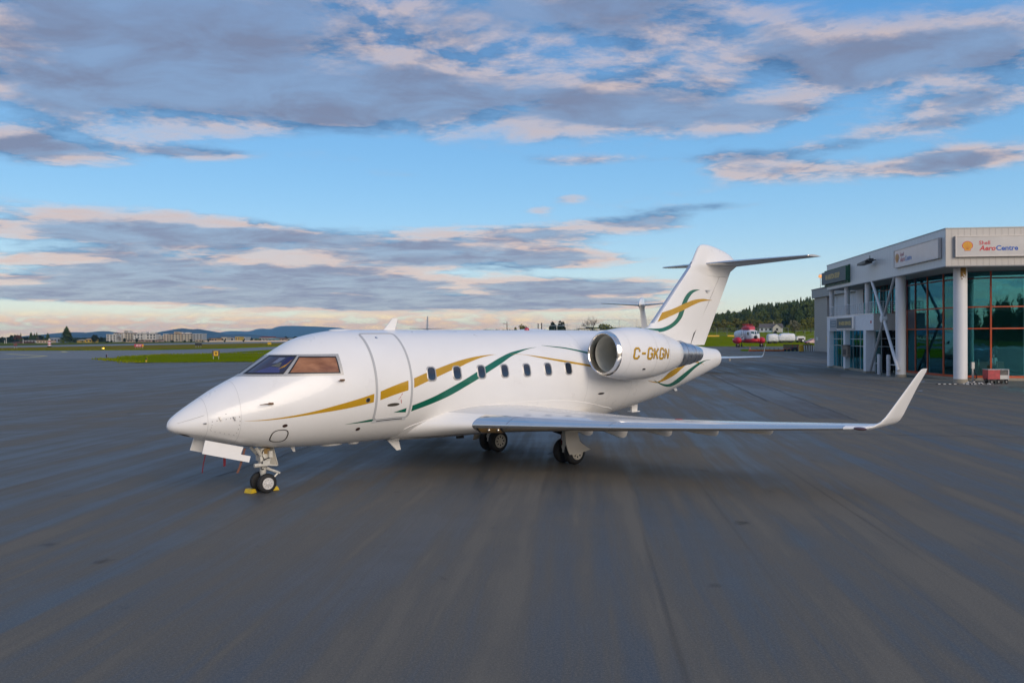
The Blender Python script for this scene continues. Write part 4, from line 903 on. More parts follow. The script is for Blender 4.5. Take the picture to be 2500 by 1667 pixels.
Z0, Z1 = 8.02, 10.52
# roof fascia, built of standing panels
mb = MB(); mb.box(.06, 24, .06, 30.3, Z0+.02, Z1-.04); mb.build('roof', soff, T)
pan = {}
def panel_run(x0, x1, step, fn, name, mat, parent, z0, z1, d=.06):
    n = max(1, round((x1-x0)/step)); w = (x1-x0)/n; key = (name, fn.__name__, round(w, 4), z0, z1)
    for i in range(n):
        if key not in pan: 
            me = MB().box(0, w-.012, 0, d, z0, z1) if fn.__name__ == 'alongu' else MB().box(0, d, 0, w-.012, z0, z1)
            ob = me.build(name, mat, parent); pan[key] = ob.data
        else:
            ob = bpy.data.objects.new(name, pan[key]); COL.objects.link(ob); ob.parent = parent
        ob.location = fn(x0+i*w)
def alongu(a): return (a, 0, 0)
def alongv(a): return (0, a, 0)
panel_run(0, 24, .40, alongu, 'cladding_panel', clad_lit, T, Z0, Z1)
panel_run(.065, 30.3, .60, alongv, 'cladding_panel', clad, T, Z0, Z1)
mb = MB(); mb.box(-.03, 24, -.03, .08, Z1, Z1+.07); mb.box(-.03, .08, .08, 30.32, Z1, Z1+.07); mb.build('roof_coping', M('coping_grey', (.30, .33, .34), .4, .3), T)
mb = MB(); mb.box(-.02, 24, -.02, .07, Z0-.07, Z0-.002); mb.box(-.02, .07, .07, 30.3, Z0-.07, Z0-.002); mb.build('fascia_trim', M('trim_grey', (.16, .17, .18), .5), T)
# columns
def column(u, v, r, z0, z1, base):
    mb = MB(); mb.lathe((u, v, 0), (0, 0, 1), [(z0, r), (z1, r)], 28); c = mb.build('column', colw, T, smooth=True)
    if base: MB().lathe((u, v, 0), (0, 0, 1), [(0.01, r+.03), (z0, r+.03)], 28).build('column_base', conc, c, smooth=True)
    return c
c1 = column(1.56, 1.57, .44, .30, Z0, True); column(.45, 10.0, .38, .22, Z0, True)
for v in (30.0, 24.6, 18.2): column(.42, v, .245, 5.25, Z0, False)
mb = MB(); mb.add([(1.56-.447*math.sin(a)*1, 1.57-.447*math.cos(a), z) for z in (7.12, 7.45, 7.75, 8.01) for a in [R(q) for q in (-30, -12, 5, 20)]], [(k*4+i, k*4+i+1, k*4+i+5, k*4+i+4) for k in range(3) for i in range(3)])
def rust():
    m = bpy.data.materials.new('rust_stain'); m.use_nodes = True; t = m.node_tree; p = t.nodes['Principled BSDF']; n = NT(t.nodes, t.links); tcn = t.nodes.new('ShaderNodeTexCoord'); ob = tcn.outputs['Object']
    z = n.sep(ob)[2]; f = n.noise(ob, 9, 5, .7); p.inputs['Base Color'].default_value = (.30, .16, .02, 1); p.inputs['Roughness'].default_value = .8
    t.links.new(n.ramp(n.m('ADD', f, n.m('MULTIPLY', n.m('SUBTRACT', z, 7.5), .40)), .42, .52), p.inputs['Alpha']); return m
mb.build('rust_stain', rust(), c1, fix=False)
# glazed corner hall: bays of glass between orange mullions
GP = [(2.30, 17.4), (2.30, 14.9), (2.33, 13.9), (2.40, 12.25), (2.55, 10.1), (2.70, 7.35), (3.25, 5.55), (4.95, 4.75), (7.3, 4.6), (10.3, 4.6), (13.3, 4.6), (16.3, 4.6), (19.3, 4.6), (22.3, 4.6)]
ZL = [.28, 3.80, 5.38, 7.47, 8.0]
def bar(p, q, w, d, name='mullion', mat=orange, parent=T):
    """square bar between two 3D points"""
    p, q = Vector(p), Vector(q); dd = (q-p).normalized(); up = Vector((0, 0, 1)) if abs(dd.z) < .9 else Vector((1, 0, 0)); s = dd.cross(up).normalized()*d/2; t = s.cross(dd).normalized()*w/2
    return MB().loft([[p+s+t, p-s+t, p-s-t, p+s-t], [q+s+t, q-s+t, q-s-t, q+s-t]]).build(name, mat, parent)
for i in range(len(GP)):
    u, v = GP[i]
    dirn = Vector((GP[min(i+1, len(GP)-1)][0]-GP[max(i-1, 0)][0], GP[min(i+1, len(GP)-1)][1]-GP[max(i-1, 0)][1])).normalized()
    z0 = 3.80 if i < 1 else .28
    upper = i <= 3
    mb = MB(); a = dirn*.055; b = Vector((-dirn.y, dirn.x))*.07; ring = lambda z: [(u+a.x+b.x, v+a.y+b.y, z), (u-a.x+b.x, v-a.y+b.y, z), (u-a.x-b.x, v-a.y-b.y, z), (u+a.x-b.x, v+a.y-b.y, z)]
    if upper: mb.loft([ring(5.44), ring(8.0)]); mb.build('mullion', redm, T); mb = MB(); mb.loft([ring(z0), ring(5.44)]); mb.build('mullion', orange, T)
    else: mb.loft([ring(z0), ring(8.0)]); mb.build('mullion', orange, T)
    if i < len(GP)-1:
        q = GP[i+1]
        for z in ZL:
            if i < 1 and z < 3: continue
            bar((u, v, z), (q[0], q[1], z), .10 if z != .28 else .16, .09, 'transom', redm if (z > 7 or (i < 3 and z > 5)) else orange)
        for k in range(4):
            if i < 1 and k == 0: continue
            is_sp = i < 3 and k == 1
            e = .06; d = Vector((q[0]-u, q[1]-v)); L = d.length; d /= L
            A = (u+d.x*e, v+d.y*e); B = (q[0]-d.x*e, q[1]-d.y*e)
            mb = MB(); nn = Vector((-d.y, d.x))*.012
            mb.loft([[(A[0]+nn.x, A[1]+nn.y, z), (B[0]+nn.x, B[1]+nn.y, z), (B[0]-nn.x, B[1]-nn.y, z), (A[0]-nn.x, A[1]-nn.y, z)] for z in (ZL[k]+.05, ZL[k+1]-.05)])
            mb.build('spandrel_panel' if is_sp else 'glass_pane', spandrel if is_sp else fbo_glass, T)
        if i >= 1:
            mb = MB(); d = Vector((q[0]-u, q[1]-v)).normalized(); nn = Vector((-d.y, d.x))*.14
            mb.loft([[(u+nn.x, v+nn.y, z), (q[0]+nn.x, q[1]+nn.y, z), (q[0]-nn.x, q[1]-nn.y, z), (u-nn.x, v-nn.y, z)] for z in (0.005, .20)]); mb.build('sill_kerb', conc, T)
# soffit and bulkhead over the glass
mb = MB(); mb.box(.1, 24, .1, 30.2, Z0-.05, Z0-.004); mb.build('soffit', soff, T)
mb = MB(); 
for a, b in zip(GP, GP[1:]): mb.add([(a[0], a[1], Z0-.06), (b[0], b[1], Z0-.06), (b[0], b[1], Z0+.0), (a[0], a[1], Z0+.0)], [(0, 1, 2, 3)])
mb.build('bulkhead', clad, T, fix=False)
# interior of the hall
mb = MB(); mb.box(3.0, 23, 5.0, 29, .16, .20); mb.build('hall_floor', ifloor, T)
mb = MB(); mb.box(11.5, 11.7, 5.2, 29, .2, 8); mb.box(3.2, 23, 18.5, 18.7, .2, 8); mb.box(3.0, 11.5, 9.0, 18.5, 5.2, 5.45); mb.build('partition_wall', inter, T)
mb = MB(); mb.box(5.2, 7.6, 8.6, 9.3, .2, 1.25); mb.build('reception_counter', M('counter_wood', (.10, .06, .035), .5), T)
for k, (u, v) in enumerate(((4.5, 12.5), (9.2, 8.5))): MB().lathe((u, v, 0), (0, 0, 1), [(.2, .25), (8, .25)], 16).build('hall_column', colw, T, smooth=True)
# offices: white two-storey wing with piers, recessed shopfront glass and a balcony
mb = MB(); mb.box(0, 2.2, 15.26, 30.3, 3.77, 5.18); band_ = mb.build('balcony_band', stucco, T)
mb = MB(); mb.box(.001, 2.30, 15.235, 15.258, 3.77, 5.18); mb.build('end_panel', clad_lit, T)  # end face of the white band, its warm light painted in as colour
mb = MB(); mb.box(-.03, .06, 15.2, 30.35, 5.18, 5.25); mb.build('band_coping', white2, band_)
for v0, v1 in ((29.42, 30.3), (23.74, 24.41), (17.41, 18.1)):
    p = MB().box(0, .75, v0, v1, .16, 3.766).build('pier', stucco, T); MB().box(-.04, .75, v0-.04, v1+.04, .005, .157).build('pier_base', conc, p)
shopw = M('shopfront_white', (.50, .54, .53), .4)
def shop(v0, v1, u, nv):
    MB().box(u-.10, u+.10, v0, v1, .005, .24).build('sill_kerb', conc, T)
    w = (v1-v0)/nv
    for i in range(nv):
        for z0, z1 in ((.24, 2.30), (2.36, 2.94), (3.0, 3.766)):
            MB().box(u-.012, u+.012, v0+i*w+.04, v0+(i+1)*w-.04, z0, z1).build('glass_pane', fbo_glass, T)
        MB().box(u-.05, u+.05, v0+i*w-.03, v0+i*w+.03, .24, 3.766).build('mullion', shopw if i % 2 == 0 else M('dark_teal_mullion', (.02, .08, .08), .4), T)
    for z in (2.33, 2.97): MB().box(u-.055, u+.055, v0, v1, z-.03, z+.03).build('transom', shopw, T)
shop(24.45, 29.4, .43, 5); shop(18.15, 23.7, .43, 5)
# glazed entrance in the corner behind the brace
MB().box(.76, 4.2, 17.35, 17.41, 3.766, 5.2).build('entrance_head', clad, T)
for u0, u1 in ((.80, 1.28), (1.33, 2.3), (2.35, 4.2)):
    for z0, z1 in ((.20, 2.30), (2.36, 3.0), (3.06, 3.76)): MB().box(u0+.02, u1-.02, 17.36, 17.385, z0, z1).build('glass_pane', fbo_glass if u0 < 1 else M('entrance_glass', (.004, .008, .009), .06, spec=.5), T)
    MB().box(u0-.03, u0+.02, 17.33, 17.41, .02, 3.766).build('mullion', shopw, T)
for z in (2.33, 3.03): MB().box(.76, 4.2, 17.33, 17.40, z-.03, z+.03).build('transom', shopw, T)
for z0, z1 in ((.24, 2.3), (2.36, 3.0), (3.06, 3.74)): MB().box(2.29, 2.31, 14.95, 17.3, z0, z1).build('glass_pane', M('entrance_glass', (.004, .008, .009), .06), T)
for z in (2.33, 3.03): MB().box(2.26, 2.34, 14.95, 17.35, z-.025, z+.025).build('transom', shopw, T)
MB().box(1.6, 2.3, 14.9, 17.3, .006, .02).build('door_mat', M('mat_dark', (.03, .03, .03), .9), T)
# upper windows behind the balcony
MB().box(2.9, 3.05, 27.9, 30.3, 5.2, 8.0).build('upper_wall', stucco, T)
ub = [33.0, 27.85, 27.0, 26.1, 25.2, 24.3, 23.4, 22.5, 21.6, 20.7, 19.8, 18.9, 17.9]
ub = [27.9, 27.2, 26.3, 25.4, 24.5, 23.6, 22.7, 21.8, 20.9, 20.0, 19.1, 18.2, 17.45]
for i in range(len(ub)-1):
    for z0, z1 in ((5.25, 7.42), (7.52, 7.98)): MB().box(2.96, 2.985, ub[i+1]+.05, ub[i]-.05, z0, z1).build('glass_pane', fbo_glass, T)
    MB().box(2.92, 3.03, ub[i]-.05, ub[i]+.05, 5.2, 8.0).build('mullion', redm if i % 2 == 0 else M('dark_teal_mullion', (.02, .08, .08), .4), T)
for z in (7.47, 7.96): MB().box(2.93, 3.02, 17.45, 27.9, z-.045, z+.045).build('transom', redm, T)
MB().box(.1, 3.0, 15.3, 30.2, 5.19, 5.22).build('balcony_floor', conc, T)
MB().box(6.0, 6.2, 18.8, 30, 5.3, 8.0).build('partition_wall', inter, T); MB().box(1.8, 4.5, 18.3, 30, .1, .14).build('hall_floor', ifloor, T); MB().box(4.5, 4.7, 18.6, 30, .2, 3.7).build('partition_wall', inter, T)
rail = M('railing_white', (.62, .64, .66), .4)
for a, b in ((24.85, 29.75), (18.45, 24.35), (10.4, 17.95)):
    end = b; r = MB(); k = 5
    if a < 15:  # last run turns back to the glass along the open end of the balcony
        a = 15.34
    for z in (5.48, 5.66, 5.84, 6.02, 6.22): r.tube([(.12, a, z), (.12, end, z)], .018 if z < 6.2 else .028, 5)
    n = max(2, round((end-a)/.62))
    for i in range(n+1): r.tube([(.12, a+(end-a)*i/n, 5.2), (.12, a+(end-a)*i/n, 6.22)], .024, 5)
    r.build('balcony_railing', rail, T)
r = MB()
for z in (5.48, 5.66, 5.84, 6.02, 6.22): r.tube([(.12, 15.34, z), (2.3, 15.34, z)], .018 if z < 6.2 else .028, 5)
for i in range(4): r.tube([(.12+.7*i, 15.34, 5.2), (.12+.7*i, 15.34, 6.22)], .024, 5)
r.build('balcony_railing', rail, T)
# the big white cross brace
br = MB(); br.tube([(.05, 15.8, 7.98), (.05, 12.85, 4.72)], .12, 14); br.tube([(.05, 12.85, 4.72), (.05, 9.35, .55)], .12, 14); brace = br.build('cross_brace', colw, T, smooth=True)
br = MB(); br.tube([(.05, 10.2, 7.98), (.05, 12.75, 4.85)], .105, 14); br.tube([(.05, 12.85, 4.6), (.05, 16.3, .25)], .105, 14); br.build('brace_leg', M('brace_grey', (.42, .43, .44), .45, .2), brace, smooth=True)
MB().lathe((-.16, 12.83, 4.70), (1, 0, 0), [(0, .30), (.42, .30)], 20).build('brace_hub', colw, brace, smooth=True)
MB().box(-.02, .0, 15.80, 16.08, 4.38, 4.60).build('alarm_plate', red, T)
# gas meter / telephone cabinet on the second pier
ph = MB(); ph.box(-.28, -.002, 22.0, 23.72, 1.28, 2.34); cab = ph.build('wall_cabinet', M('cabinet_brown', (.20, .155, .12), .6, var=.25, scale=5), T)
MB().box(-.30, -.282, 22.5, 23.4, 1.5, 2.0).build('cabinet_recess', M('cabinet_dark', (.035, .025, .02), .6), cab); MB().box(-.34, -.002, 21.92, 23.8, 2.345, 2.42).build('cabinet_hood', M('hood_dark', (.06, .05, .045), .5), cab)
# ------------------------------------------------------------------ signs on the terminal
def sign(name, label, parts_fn, u, v, cat='sign', group='signs on the terminal'):
    o = thing(name, label, cat, bw(u, v), BR, group); parts_fn(o); return o
sred = M('sign_red', (.55, .012, .03), .4); sblue = M('sign_blue', (.006, .09, .42), .4); syel = M('sign_yellow', (.72, .36, .0), .4); sface = M('sign_face', (.56, .53, .50), .2, coat=.5, var=.05, scale=1.2)
def pecten(fn, parent, rd, ye):
    """scallop shell emblem in a unit square, fn(a,b,off)"""
    def shell(k, off, mat, nm):
        pts = []
        for i in range(37):
            a = R(-38)+(PI+R(76))*i/36; pts.append((.5+.5*k*math.cos(a), .52+.48*k*math.sin(a)*(1.0 if math.sin(a) > 0 else .9)))
        d = .02*(1-k)*10
        pts += [(.5-.30*k, .20+.1*(1-k)), (.5-.28*k, .0+.055*(1-k)*10*.5), (.5+.28*k, .0+.055*(1-k)*10*.5), (.5+.30*k, .20+.1*(1-k))]
        mb = MB(); mb.add([fn(.5, .42, off)]+[fn(a, b, off) for a, b in pts], [(0, i+1, (i+1) % len(pts)+1) for i in range(len(pts))]); return mb.build(nm, mat, parent, fix=False)
    shell(1.0, .006, rd, 'emblem_outline'); shell(.87, .010, ye, 'emblem')
    mb = MB()
    for i in range(7):
        a = R(12)+R(156)*i/6; p = (.5+.06*math.cos(a), .13); q = (.5+.40*math.cos(a), .50+.38*math.sin(a)); nx, ny = -math.sin(a)*.013, math.cos(a)*.013
        mb.add([fn(p[0]+nx, p[1]+ny, .014), fn(p[0]-nx, p[1]-ny, .014), fn(q[0]-nx, q[1]-ny, .014), fn(q[0]+nx, q[1]+ny, .014)], [(0, 1, 2, 3)])
    mb.build('emblem_ray', M('emblem_ray', (.58, .10, .01), .5), parent, fix=False)
def aero(o, face, W0, W1, ZA, ZB, lg, t1, t2, faded=False):
    """face(a,z,off): plane of the sign; a along the wall"""
    mb = MB(); v = [face(a, z, off) for off in (-.16, 0) for a, z in ((W0, ZA), (W1, ZA), (W1, ZB), (W0, ZB))]; mb.add(v, [(0, 1, 2, 3), (4, 5, 6, 7), (0, 1, 5, 4), (1, 2, 6, 5), (2, 3, 7, 6), (3, 0, 4, 7)]); mb.build('sign_panel', sface, o)
    fr = MB()
    for a0, a1, z0, z1 in ((W0-.06, W0, ZA-.06, ZB+.06), (W1, W1+.06, ZA-.06, ZB+.06), (W0, W1, ZA-.06, ZA), (W0, W1, ZB, ZB+.06)):
        v = [face(a, z, off) for off in (-.18, .03) for a, z in ((a0, z0), (a1, z0), (a1, z1), (a0, z1))]; fr.add(v, [(0, 1, 2, 3), (4, 5, 6, 7), (0, 1, 5, 4), (1, 2, 6, 5), (2, 3, 7, 6), (3, 0, 4, 7)])
    fr.build('sign_frame', M('sign_frame_grey', (.50, .47, .45), .35, .2), o)
    rd, bl_, ye = (M('faded_red', (.58, .20, .22), .4), M('faded_blue', (.20, .30, .58), .4), M('faded_yellow', (.60, .38, .10), .4)) if faded else (sred, sblue, syel)
    pecten(lambda a, b, off: face(lg[0]+a*(lg[1]-lg[0]), lg[2]+b*(lg[3]-lg[2]), off), o, rd, ye)
    (a0, a1, z0, z1) = t1; text_fit('Shell', a1-a0, z1-z0, lambda a, b: face(a0+a, z0+b, .008), 'lettering', rd, o, bold=.02, spacing=1.05)
    (a0, a1, z0, z1) = t2; w = a1-a0
    text_fit('Aero', w*.425, z1-z0, lambda a, b: face(a0+a, z0+b, .008), 'lettering', rd, o, shear=.22, bold=.03)
    text_fit('Centre', w*.565, z1-z0, lambda a, b: face(a0+w*.435+a, z0+b, .008), 'lettering', bl_, o, bold=.03)
sign('fuel_brand_sign', 'long white sign on the camera facing fascia with a big shell emblem and clear lettering', lambda o: aero(o, lambda a, z, off: (a, -.21-off, z), .60, 5.6, 8.66, 9.95, (.96, 1.66, 9.0, 9.65), (2.05, 2.75, 9.39, 9.66), (2.05, 4.52, 8.99, 9.34)), 0, 0)
sign('fuel_brand_sign', 'white sign on the receding fascia with a narrow looking shell emblem seen at a slant', lambda o: aero(o, lambda a, z, off: (-.21-off, -a, z), -9.45, -.72, 8.67, 9.95, (-9.25, -8.35, 9.0, 9.72), (-8.15, -7.35, 9.42, 9.70), (-8.15, -5.72, 8.98, 9.38), True), 0, 0)
dgrey = M('sign_dark_grey', (.055, .085, .10), .5); dgreen = M('sign_green', (.01, .10, .05), .4); sgold = M('sign_gold', (.80, .56, .12), .4)
def vih1(o):
    MB().box(-.42, -.05, 22.1, 30.75, 8.55, 9.80).build('sign_panel', dgrey, o); MB().box(-.424, -.05, 22.05, 22.098, 8.50, 9.85).build('sign_end', dgreen, o)
    fr = MB()
    for k in range(18): fr.box(-.16, -.06, 22.2+.48*k, 22.5+.48*k, 9.84, 9.99); fr.box(-.16, -.06, 22.2+.48*k, 22.5+.48*k, 8.34, 8.50)
    fr.box(-.052, -.01, 22.02, 30.8, 8.32, 10.02); fr.build('sign_backing', dgreen, o)
    text_fit('VIH AVIATION GROUP', 5.2, .52, lambda a, b: (-.427, 29.3-a, 8.95+b), 'lettering', sgold, o, bold=.02)
sign('company_sign', 'dark grey and green box sign with gold lettering at the far end of the fascia', vih1, 0, 0)
def vih2(o):
    MB().box(-.16, -.002, 20.5, 26.2, 3.92, 5.05).build('sign_frame', white2, o); MB().box(-.175, -.162, 21.05, 26.1, 4.0, 4.98).build('sign_panel', dgrey, o)
    text_fit('VIH AERO SERVICES', 4.0, .36, lambda a, b: (-.179, 25.3-a, 4.30+b), 'lettering', sgold, o, bold=.02)
sign('company_sign', 'dark sign with gold lettering in a white frame on the balcony band', vih2, 0, 0)
def small(o):
    MB().box(-.05, -.002, 26.6, 29.0, 3.86, 5.0).build('sign_board', M('board_grey', (.36, .38, .42), .5), o); MB().box(-.058, -.052, 26.7, 28.9, 4.12, 4.80).build('sign_panel', M('board_slate', (.14, .20, .25), .5), o)
    m = MB()
    for z, n in ((4.60, 5), (4.34, 6)):
        for k in range(n): m.box(-.064, -.060, 27.0+.28*k, 27.2+.28*k, z-.03, z+.04)
    m.build('faint_lines', M('faint_white', (.45, .5, .52), .5), o)
sign('notice_board', 'small slate grey notice board at the left end of the balcony band', small, 0, 0)
fl = thing('floodlight', 'dark floodlight mounted under the roof edge of the receding fascia', 'lamp', bw(0, 0), BR)
mb = MB(); mb.prism([(14.3, 9.72), (16.6, 9.60), (16.7, 9.42), (14.4, 9.46)], lambda a, b, t: (-t, a, b), .35, .95); mb.build('lamp_head', M('lamp_black', (.03, .03, .03), .4), fl)
mb = MB(); mb.tube([(-.02, 14.6, 9.75), (-.45, 14.6, 9.66)], .05, 8); mb.tube([(-.4, 14.9, 9.66), (-.4, 14.9, 10.15)], .03, 6); mb.box(-.7, -.3, 14.2, 14.9, 9.6, 9.85); mb.build('lamp_bracket', M('lamp_black', (.03, .03, .03), .4), fl)
# hangar behind
HG = thing('hangar', 'grey ribbed hangar with a shallow roof standing behind the terminal', 'building', bw(19.0, 38), BR)
hcl = M('hangar_cladding', (.42, .39, .35), .6, .1, var=.05, scale=.5); hdoor = M('hangar_door_grey', (.56, .57, .58), .6, var=.05, scale=.5); hf = M('hangar_fascia', (.36, .355, .34), .6)
mb = MB(); L = 76.5; mb.loft([[(0.6, 0, 0), (0.6, L, 0), (34, L, 0), (34, 0, 0)], [(0.6, 0, 10.6), (0.6, L, 10.6), (34, L, 10.6), (34, 0, 10.6)]]); mb.build('wall', hdoor, HG)
mb = MB(); mb.loft([[(-.3, -.3, 10.66), (34.5, -.3, 10.66), (34.5, -.3, 12.33), (17, -.3, 15.0), (-.3, -.3, 12.33)], [(-.3, L+.3, 10.66), (34.5, L+.3, 10.66), (34.5, L+.3, 12.33), (17, L+.3, 15.0), (-.3, L+.3, 12.33)]]); mb.build('roof', hf, HG)
mb = MB(); mb.box(-.38, -.302, -.35, L+.35, 12.25, 12.45); mb.build('eaves_trim', M('eaves_dark', (.12, .13, .13), .5), HG)
for k in range(22):
    if k < 12: MB().box(.15, .59, L-.8*(k+1)+.04, L-.8*k-.04, .05, 10.62).build('wall_panel', hcl, HG)
MB().box(.0, .59, L-10.1, L-9.75, 0, 10.64).build('door_post', hcl, HG)
for k in range(12): MB().box(.40, .58, L-10.3-5.2*(k+1)+.1, L-10.3-5.2*k-.1, .05, 10.62).build('door_leaf', hdoor, HG)
MB().box(.08, .13, L-3.2, L-1.6, 2.2, 2.9).build('notice_plate', white2, HG); MB().box(.04, .39, L-10.3, L-9.3, 1.9, 3.1).build('yellow_box', yellow, HG); MB().box(.3, .38, L-13.2, L-12.0, .8, 3.4).build('side_door', M('door_teal', (.04, .10, .11), .5), HG)
bl = thing('obstruction_light', 'orange ball light on a thin mast above the hangar roof', 'lamp', bw(19.6, 38+L-3)); MB().tube([(0, 0, 12.3), (0, 0, 14.6)], .05, 6).build('mast', frame_grey, bl); MB().ball((0, 0, 14.9), .42, 14, 8, (1, 1, .8)).build('globe', M('ball_orange', (.75, .33, .12), .5, emit=(1, .45, .15, .5)), bl, smooth=True); MB().lathe((0, 0, 15.2), (0, 0, 1), [(0, .3), (.2, .12)], 12).build('globe_cap', white2, bl)
# concrete apron round the terminal
cp = [bw(-.9, 32), bw(-1.0, 19), bw(-2.8, 15), bw(-4.2, 10), bw(-2.6, 5.6), bw(-.7, .6), bw(2.0, -1.8), bw(7, -2.6), bw(24, -2.8), bw(24, 6), bw(1.5, 30.3)]
sheet('paving', [(p[0], p[1]) for p in cp], .008, concrete)
# bollards
for (x, y, h, lab) in ((31.28, 70.91, 1.72, 'white steel bollard left of the cross brace foot, wider at its cap'), (30.79, 68.06, 1.74, 'white steel bollard nearer the big white column, right of the other one')):
    b = thing('bollard', lab, 'bollard', (x, y, 0), 0, 'white bollards'); MB().lathe((0, 0, 0), (0, 0, 1), [(0, .15), (1.66, .15), (1.72, .13), (h+.02, .05)], 16).build('post', M('bollard_white', (.62, .62, .64), .5, var=.06, scale=3), b, smooth=True)
    MB().lathe((0, 0, 0), (0, 0, 1), [(1.42, .155), (1.45, .165), (1.5, .165), (1.52, .155)], 16).build('cap_band', white2, b, smooth=True)
    sgn = 1 if y < 70 else 1
    MB().tube([(.1, .05, .92), (.1, 1.3*(1 if x > 31 else -1), .94)], .035, 8).build('chain_bar', white2, b)
# ground power cart
gp = thing('power_cart', 'small red and white ground power cart parked by the glass wall', 'cart', bw(3.55, .80), BR+R(4)); gp.scale = (.74, .85, .92)
MB().box(-.95, .12, -.42, .42, .36, 1.05).build('red_tarpaulin', M('tarpaulin_red', (.42, .045, .05), .5, var=.25, scale=3, bump=.6, bscale=4), gp)
MB().box(.125, .88, -.42, .42, .36, .66).build('white_housing', M('cart_white', (.55, .53, .49), .4), gp)
mb = MB(); mb.box(.14, .86, -.40, .40, .664, 1.0); mb.build('engine_block', M('engine_mix', (.10, .09, .08), .6, var=.7, scale=9), gp)
mb = MB(); mb.box(-.97, .92, -.44, .44, 1.054, 1.09); mb.box(.84, .92, -.44, -.38, .3, 1.05); mb.box(.84, .92, .38, .44, .3, 1.05); mb.build('canopy', M('cart_pale', (.5, .46, .46), .4), gp)
MB().box(-.9, .9, -.36, .36, .22, .355).build('chassis', black, gp)
for x in (-.62, .0, .70):
    for s in (-1, 1):
        w = MB().lathe((x, s*.38, .17), (0, s, 0), [(-.05, .09), (-.05, .16), (-.02, .172), (.03, .172), (.05, .16), (.05, .09)], 18).build('wheel', rubber, gp, smooth=True); MB().lathe((x, s*.385, .17), (0, s, 0), [(0, .095), (.04, .09), (.05, .03)], 14).build('rim', M('rim_grey', (.30, .28, .26), .5), w)
MB().tube([(-.95, -.2, .42), (-1.2, -.3, .22), (-1.42, -.35, .05)], .025, 6).build('tow_bar', black, gp)
# checkered crowd-control rope lying on the paving
cr = thing('checkered_rope_heap', 'heap of black and white checkered barrier lying on the paving beside the cart', 'barrier', bw(1.75, .15), BR)
rnd = random.Random(5); mbw, mbb = MB(), MB()
for k in range(46):
    x = rnd.gauss(.15, .45); y = rnd.gauss(0, .18); z = max(.03, .24-.30*abs(x-.1)-.3*abs(y))*rnd.uniform(.15, 1)+.02; a = rnd.uniform(-.6, .6); L2 = .11; dx_, dy_ = math.cos(a)*L2, math.sin(a)*L2
    for s, m in ((-1, mbw), (1, mbb)): m.tube([(x, y, z), (x+s*dx_, y+s*dy_, z+rnd.uniform(-.02, .02))], .035, 6)
for k in range(9): (mbw if k % 2 else mbb).tube([(-.9-.17*k, -.13, .03), (-.9-.17*(k+1), -.13-.005*k, .03)], .028, 6)
mbw.build('white_segments', M('barrier_white', (.6, .58, .55), .6), cr, stuff=True); mbb.build('black_segments', black, cr, stuff=True)
ps = thing('standpipe', 'slim grey service post with hose right beside the large front column', 'service post', bw(2.45, 1.75), BR); MB().box(-.05, .05, -.05, .05, 0, 1.0).box(-.09, .09, -.08, .08, 1.0, 1.45).build('post', frame_grey, ps); MB().tube([(.05, -.06, .95), (.16, -.1, .6), (.22, -.1, .35), (.05, -.12, .2), (-.05, -.1, .1), (.1, -.1, .03)], .035, 6).build('hose', black, ps)

# ------------------------------------------------------------------ person behind the glass
def skinned(name, joints, bones, mat, parent, sub=1, root=0):
    bm = bmesh.new(); lay = bm.verts.layers.skin.verify(); vs = []
    for i, (co, r) in enumerate(joints):
        v = bm.verts.new(co); v[lay].radius = r if isinstance(r, tuple) else (r, r); v[lay].use_root = (i == root); vs.append(v)
    for a, b in bones: bm.edges.new((vs[a], vs[b]))
    me = bpy.data.meshes.new(name); bm.to_mesh(me); bm.free(); me.materials.append(mat)
    o = bpy.data.objects.new(name, me); COL.objects.link(o); o.parent = parent
    o.modifiers.new('skin', 'SKIN'); s = o.modifiers.new('sub', 'SUBSURF'); s.levels = sub; s.render_levels = sub
    return o
pe = thing('person', 'person in a short sleeved pale shirt and dark tie standing behind the glass wall', 'person', bw(5.42, 5.45, .2), BR)
skinm = M('skin', (.42, .26, .19), .55); shirt = M('shirt_pale', (.72, .80, .78), .8); trous = M('trousers_dark', (.012, .014, .02), .8)
H_ = 1.0
body = [((0, 0, .93), (.15, .10)), ((0, 0, 1.15), (.15, .095)), ((0, 0, 1.36), (.17, .10)), ((0, -.01, 1.48), (.06, .06)), ((0, -.02, 1.56), (.075, .09)), ((0, -.02, 1.66), (.082, .10)), ((0, -.015, 1.73), (.05, .06)),
        ((-.19, 0, 1.40), .058), ((-.25, .01, 1.14), .043), ((-.27, -.03, .90), .034), ((-.27, -.04, .82), (.024, .042)), ((.19, 0, 1.40), .058), ((.25, .01, 1.14), .043), ((.27, -.03, .90), .034), ((.27, -.04, .82), (.024, .042)),
        ((-.10, 0, .86), .09), ((-.11, 0, .48), .062), ((-.115, .01, .09), .042), ((-.12, -.13, .04), (.045, .035)), ((.10, 0, .86), .09), ((.11, 0, .48), .062), ((.115, .01, .09), .042), ((.12, -.13, .04), (.045, .035))]
bones = [(0, 1), (1, 2), (2, 3), (3, 4), (4, 5), (5, 6), (2, 7), (7, 8), (8, 9), (9, 10), (2, 11), (11, 12), (12, 13), (13, 14), (0, 15), (15, 16), (16, 17), (17, 18), (0, 19), (19, 20), (20, 21), (21, 22)]
for sx in (-1, 1):
    for q in range(4):
        i0 = len(body); body += [((sx*.27+sx*.012*(q-1.5), -.05-.012*q, .76), .0095), ((sx*.268+sx*.013*(q-1.5), -.055-.012*q, .72-.006*(q % 3)), .008)]; bones += [(10 if sx < 0 else 14, i0), (i0, i0+1)]
    i0 = len(body); body += [((sx*.25, -.085, .79), .011), ((sx*.245, -.095, .755), .009)]; bones += [(10 if sx < 0 else 14, i0), (i0, i0+1)]
skinned('body', body, bones, skinm, pe, 2)
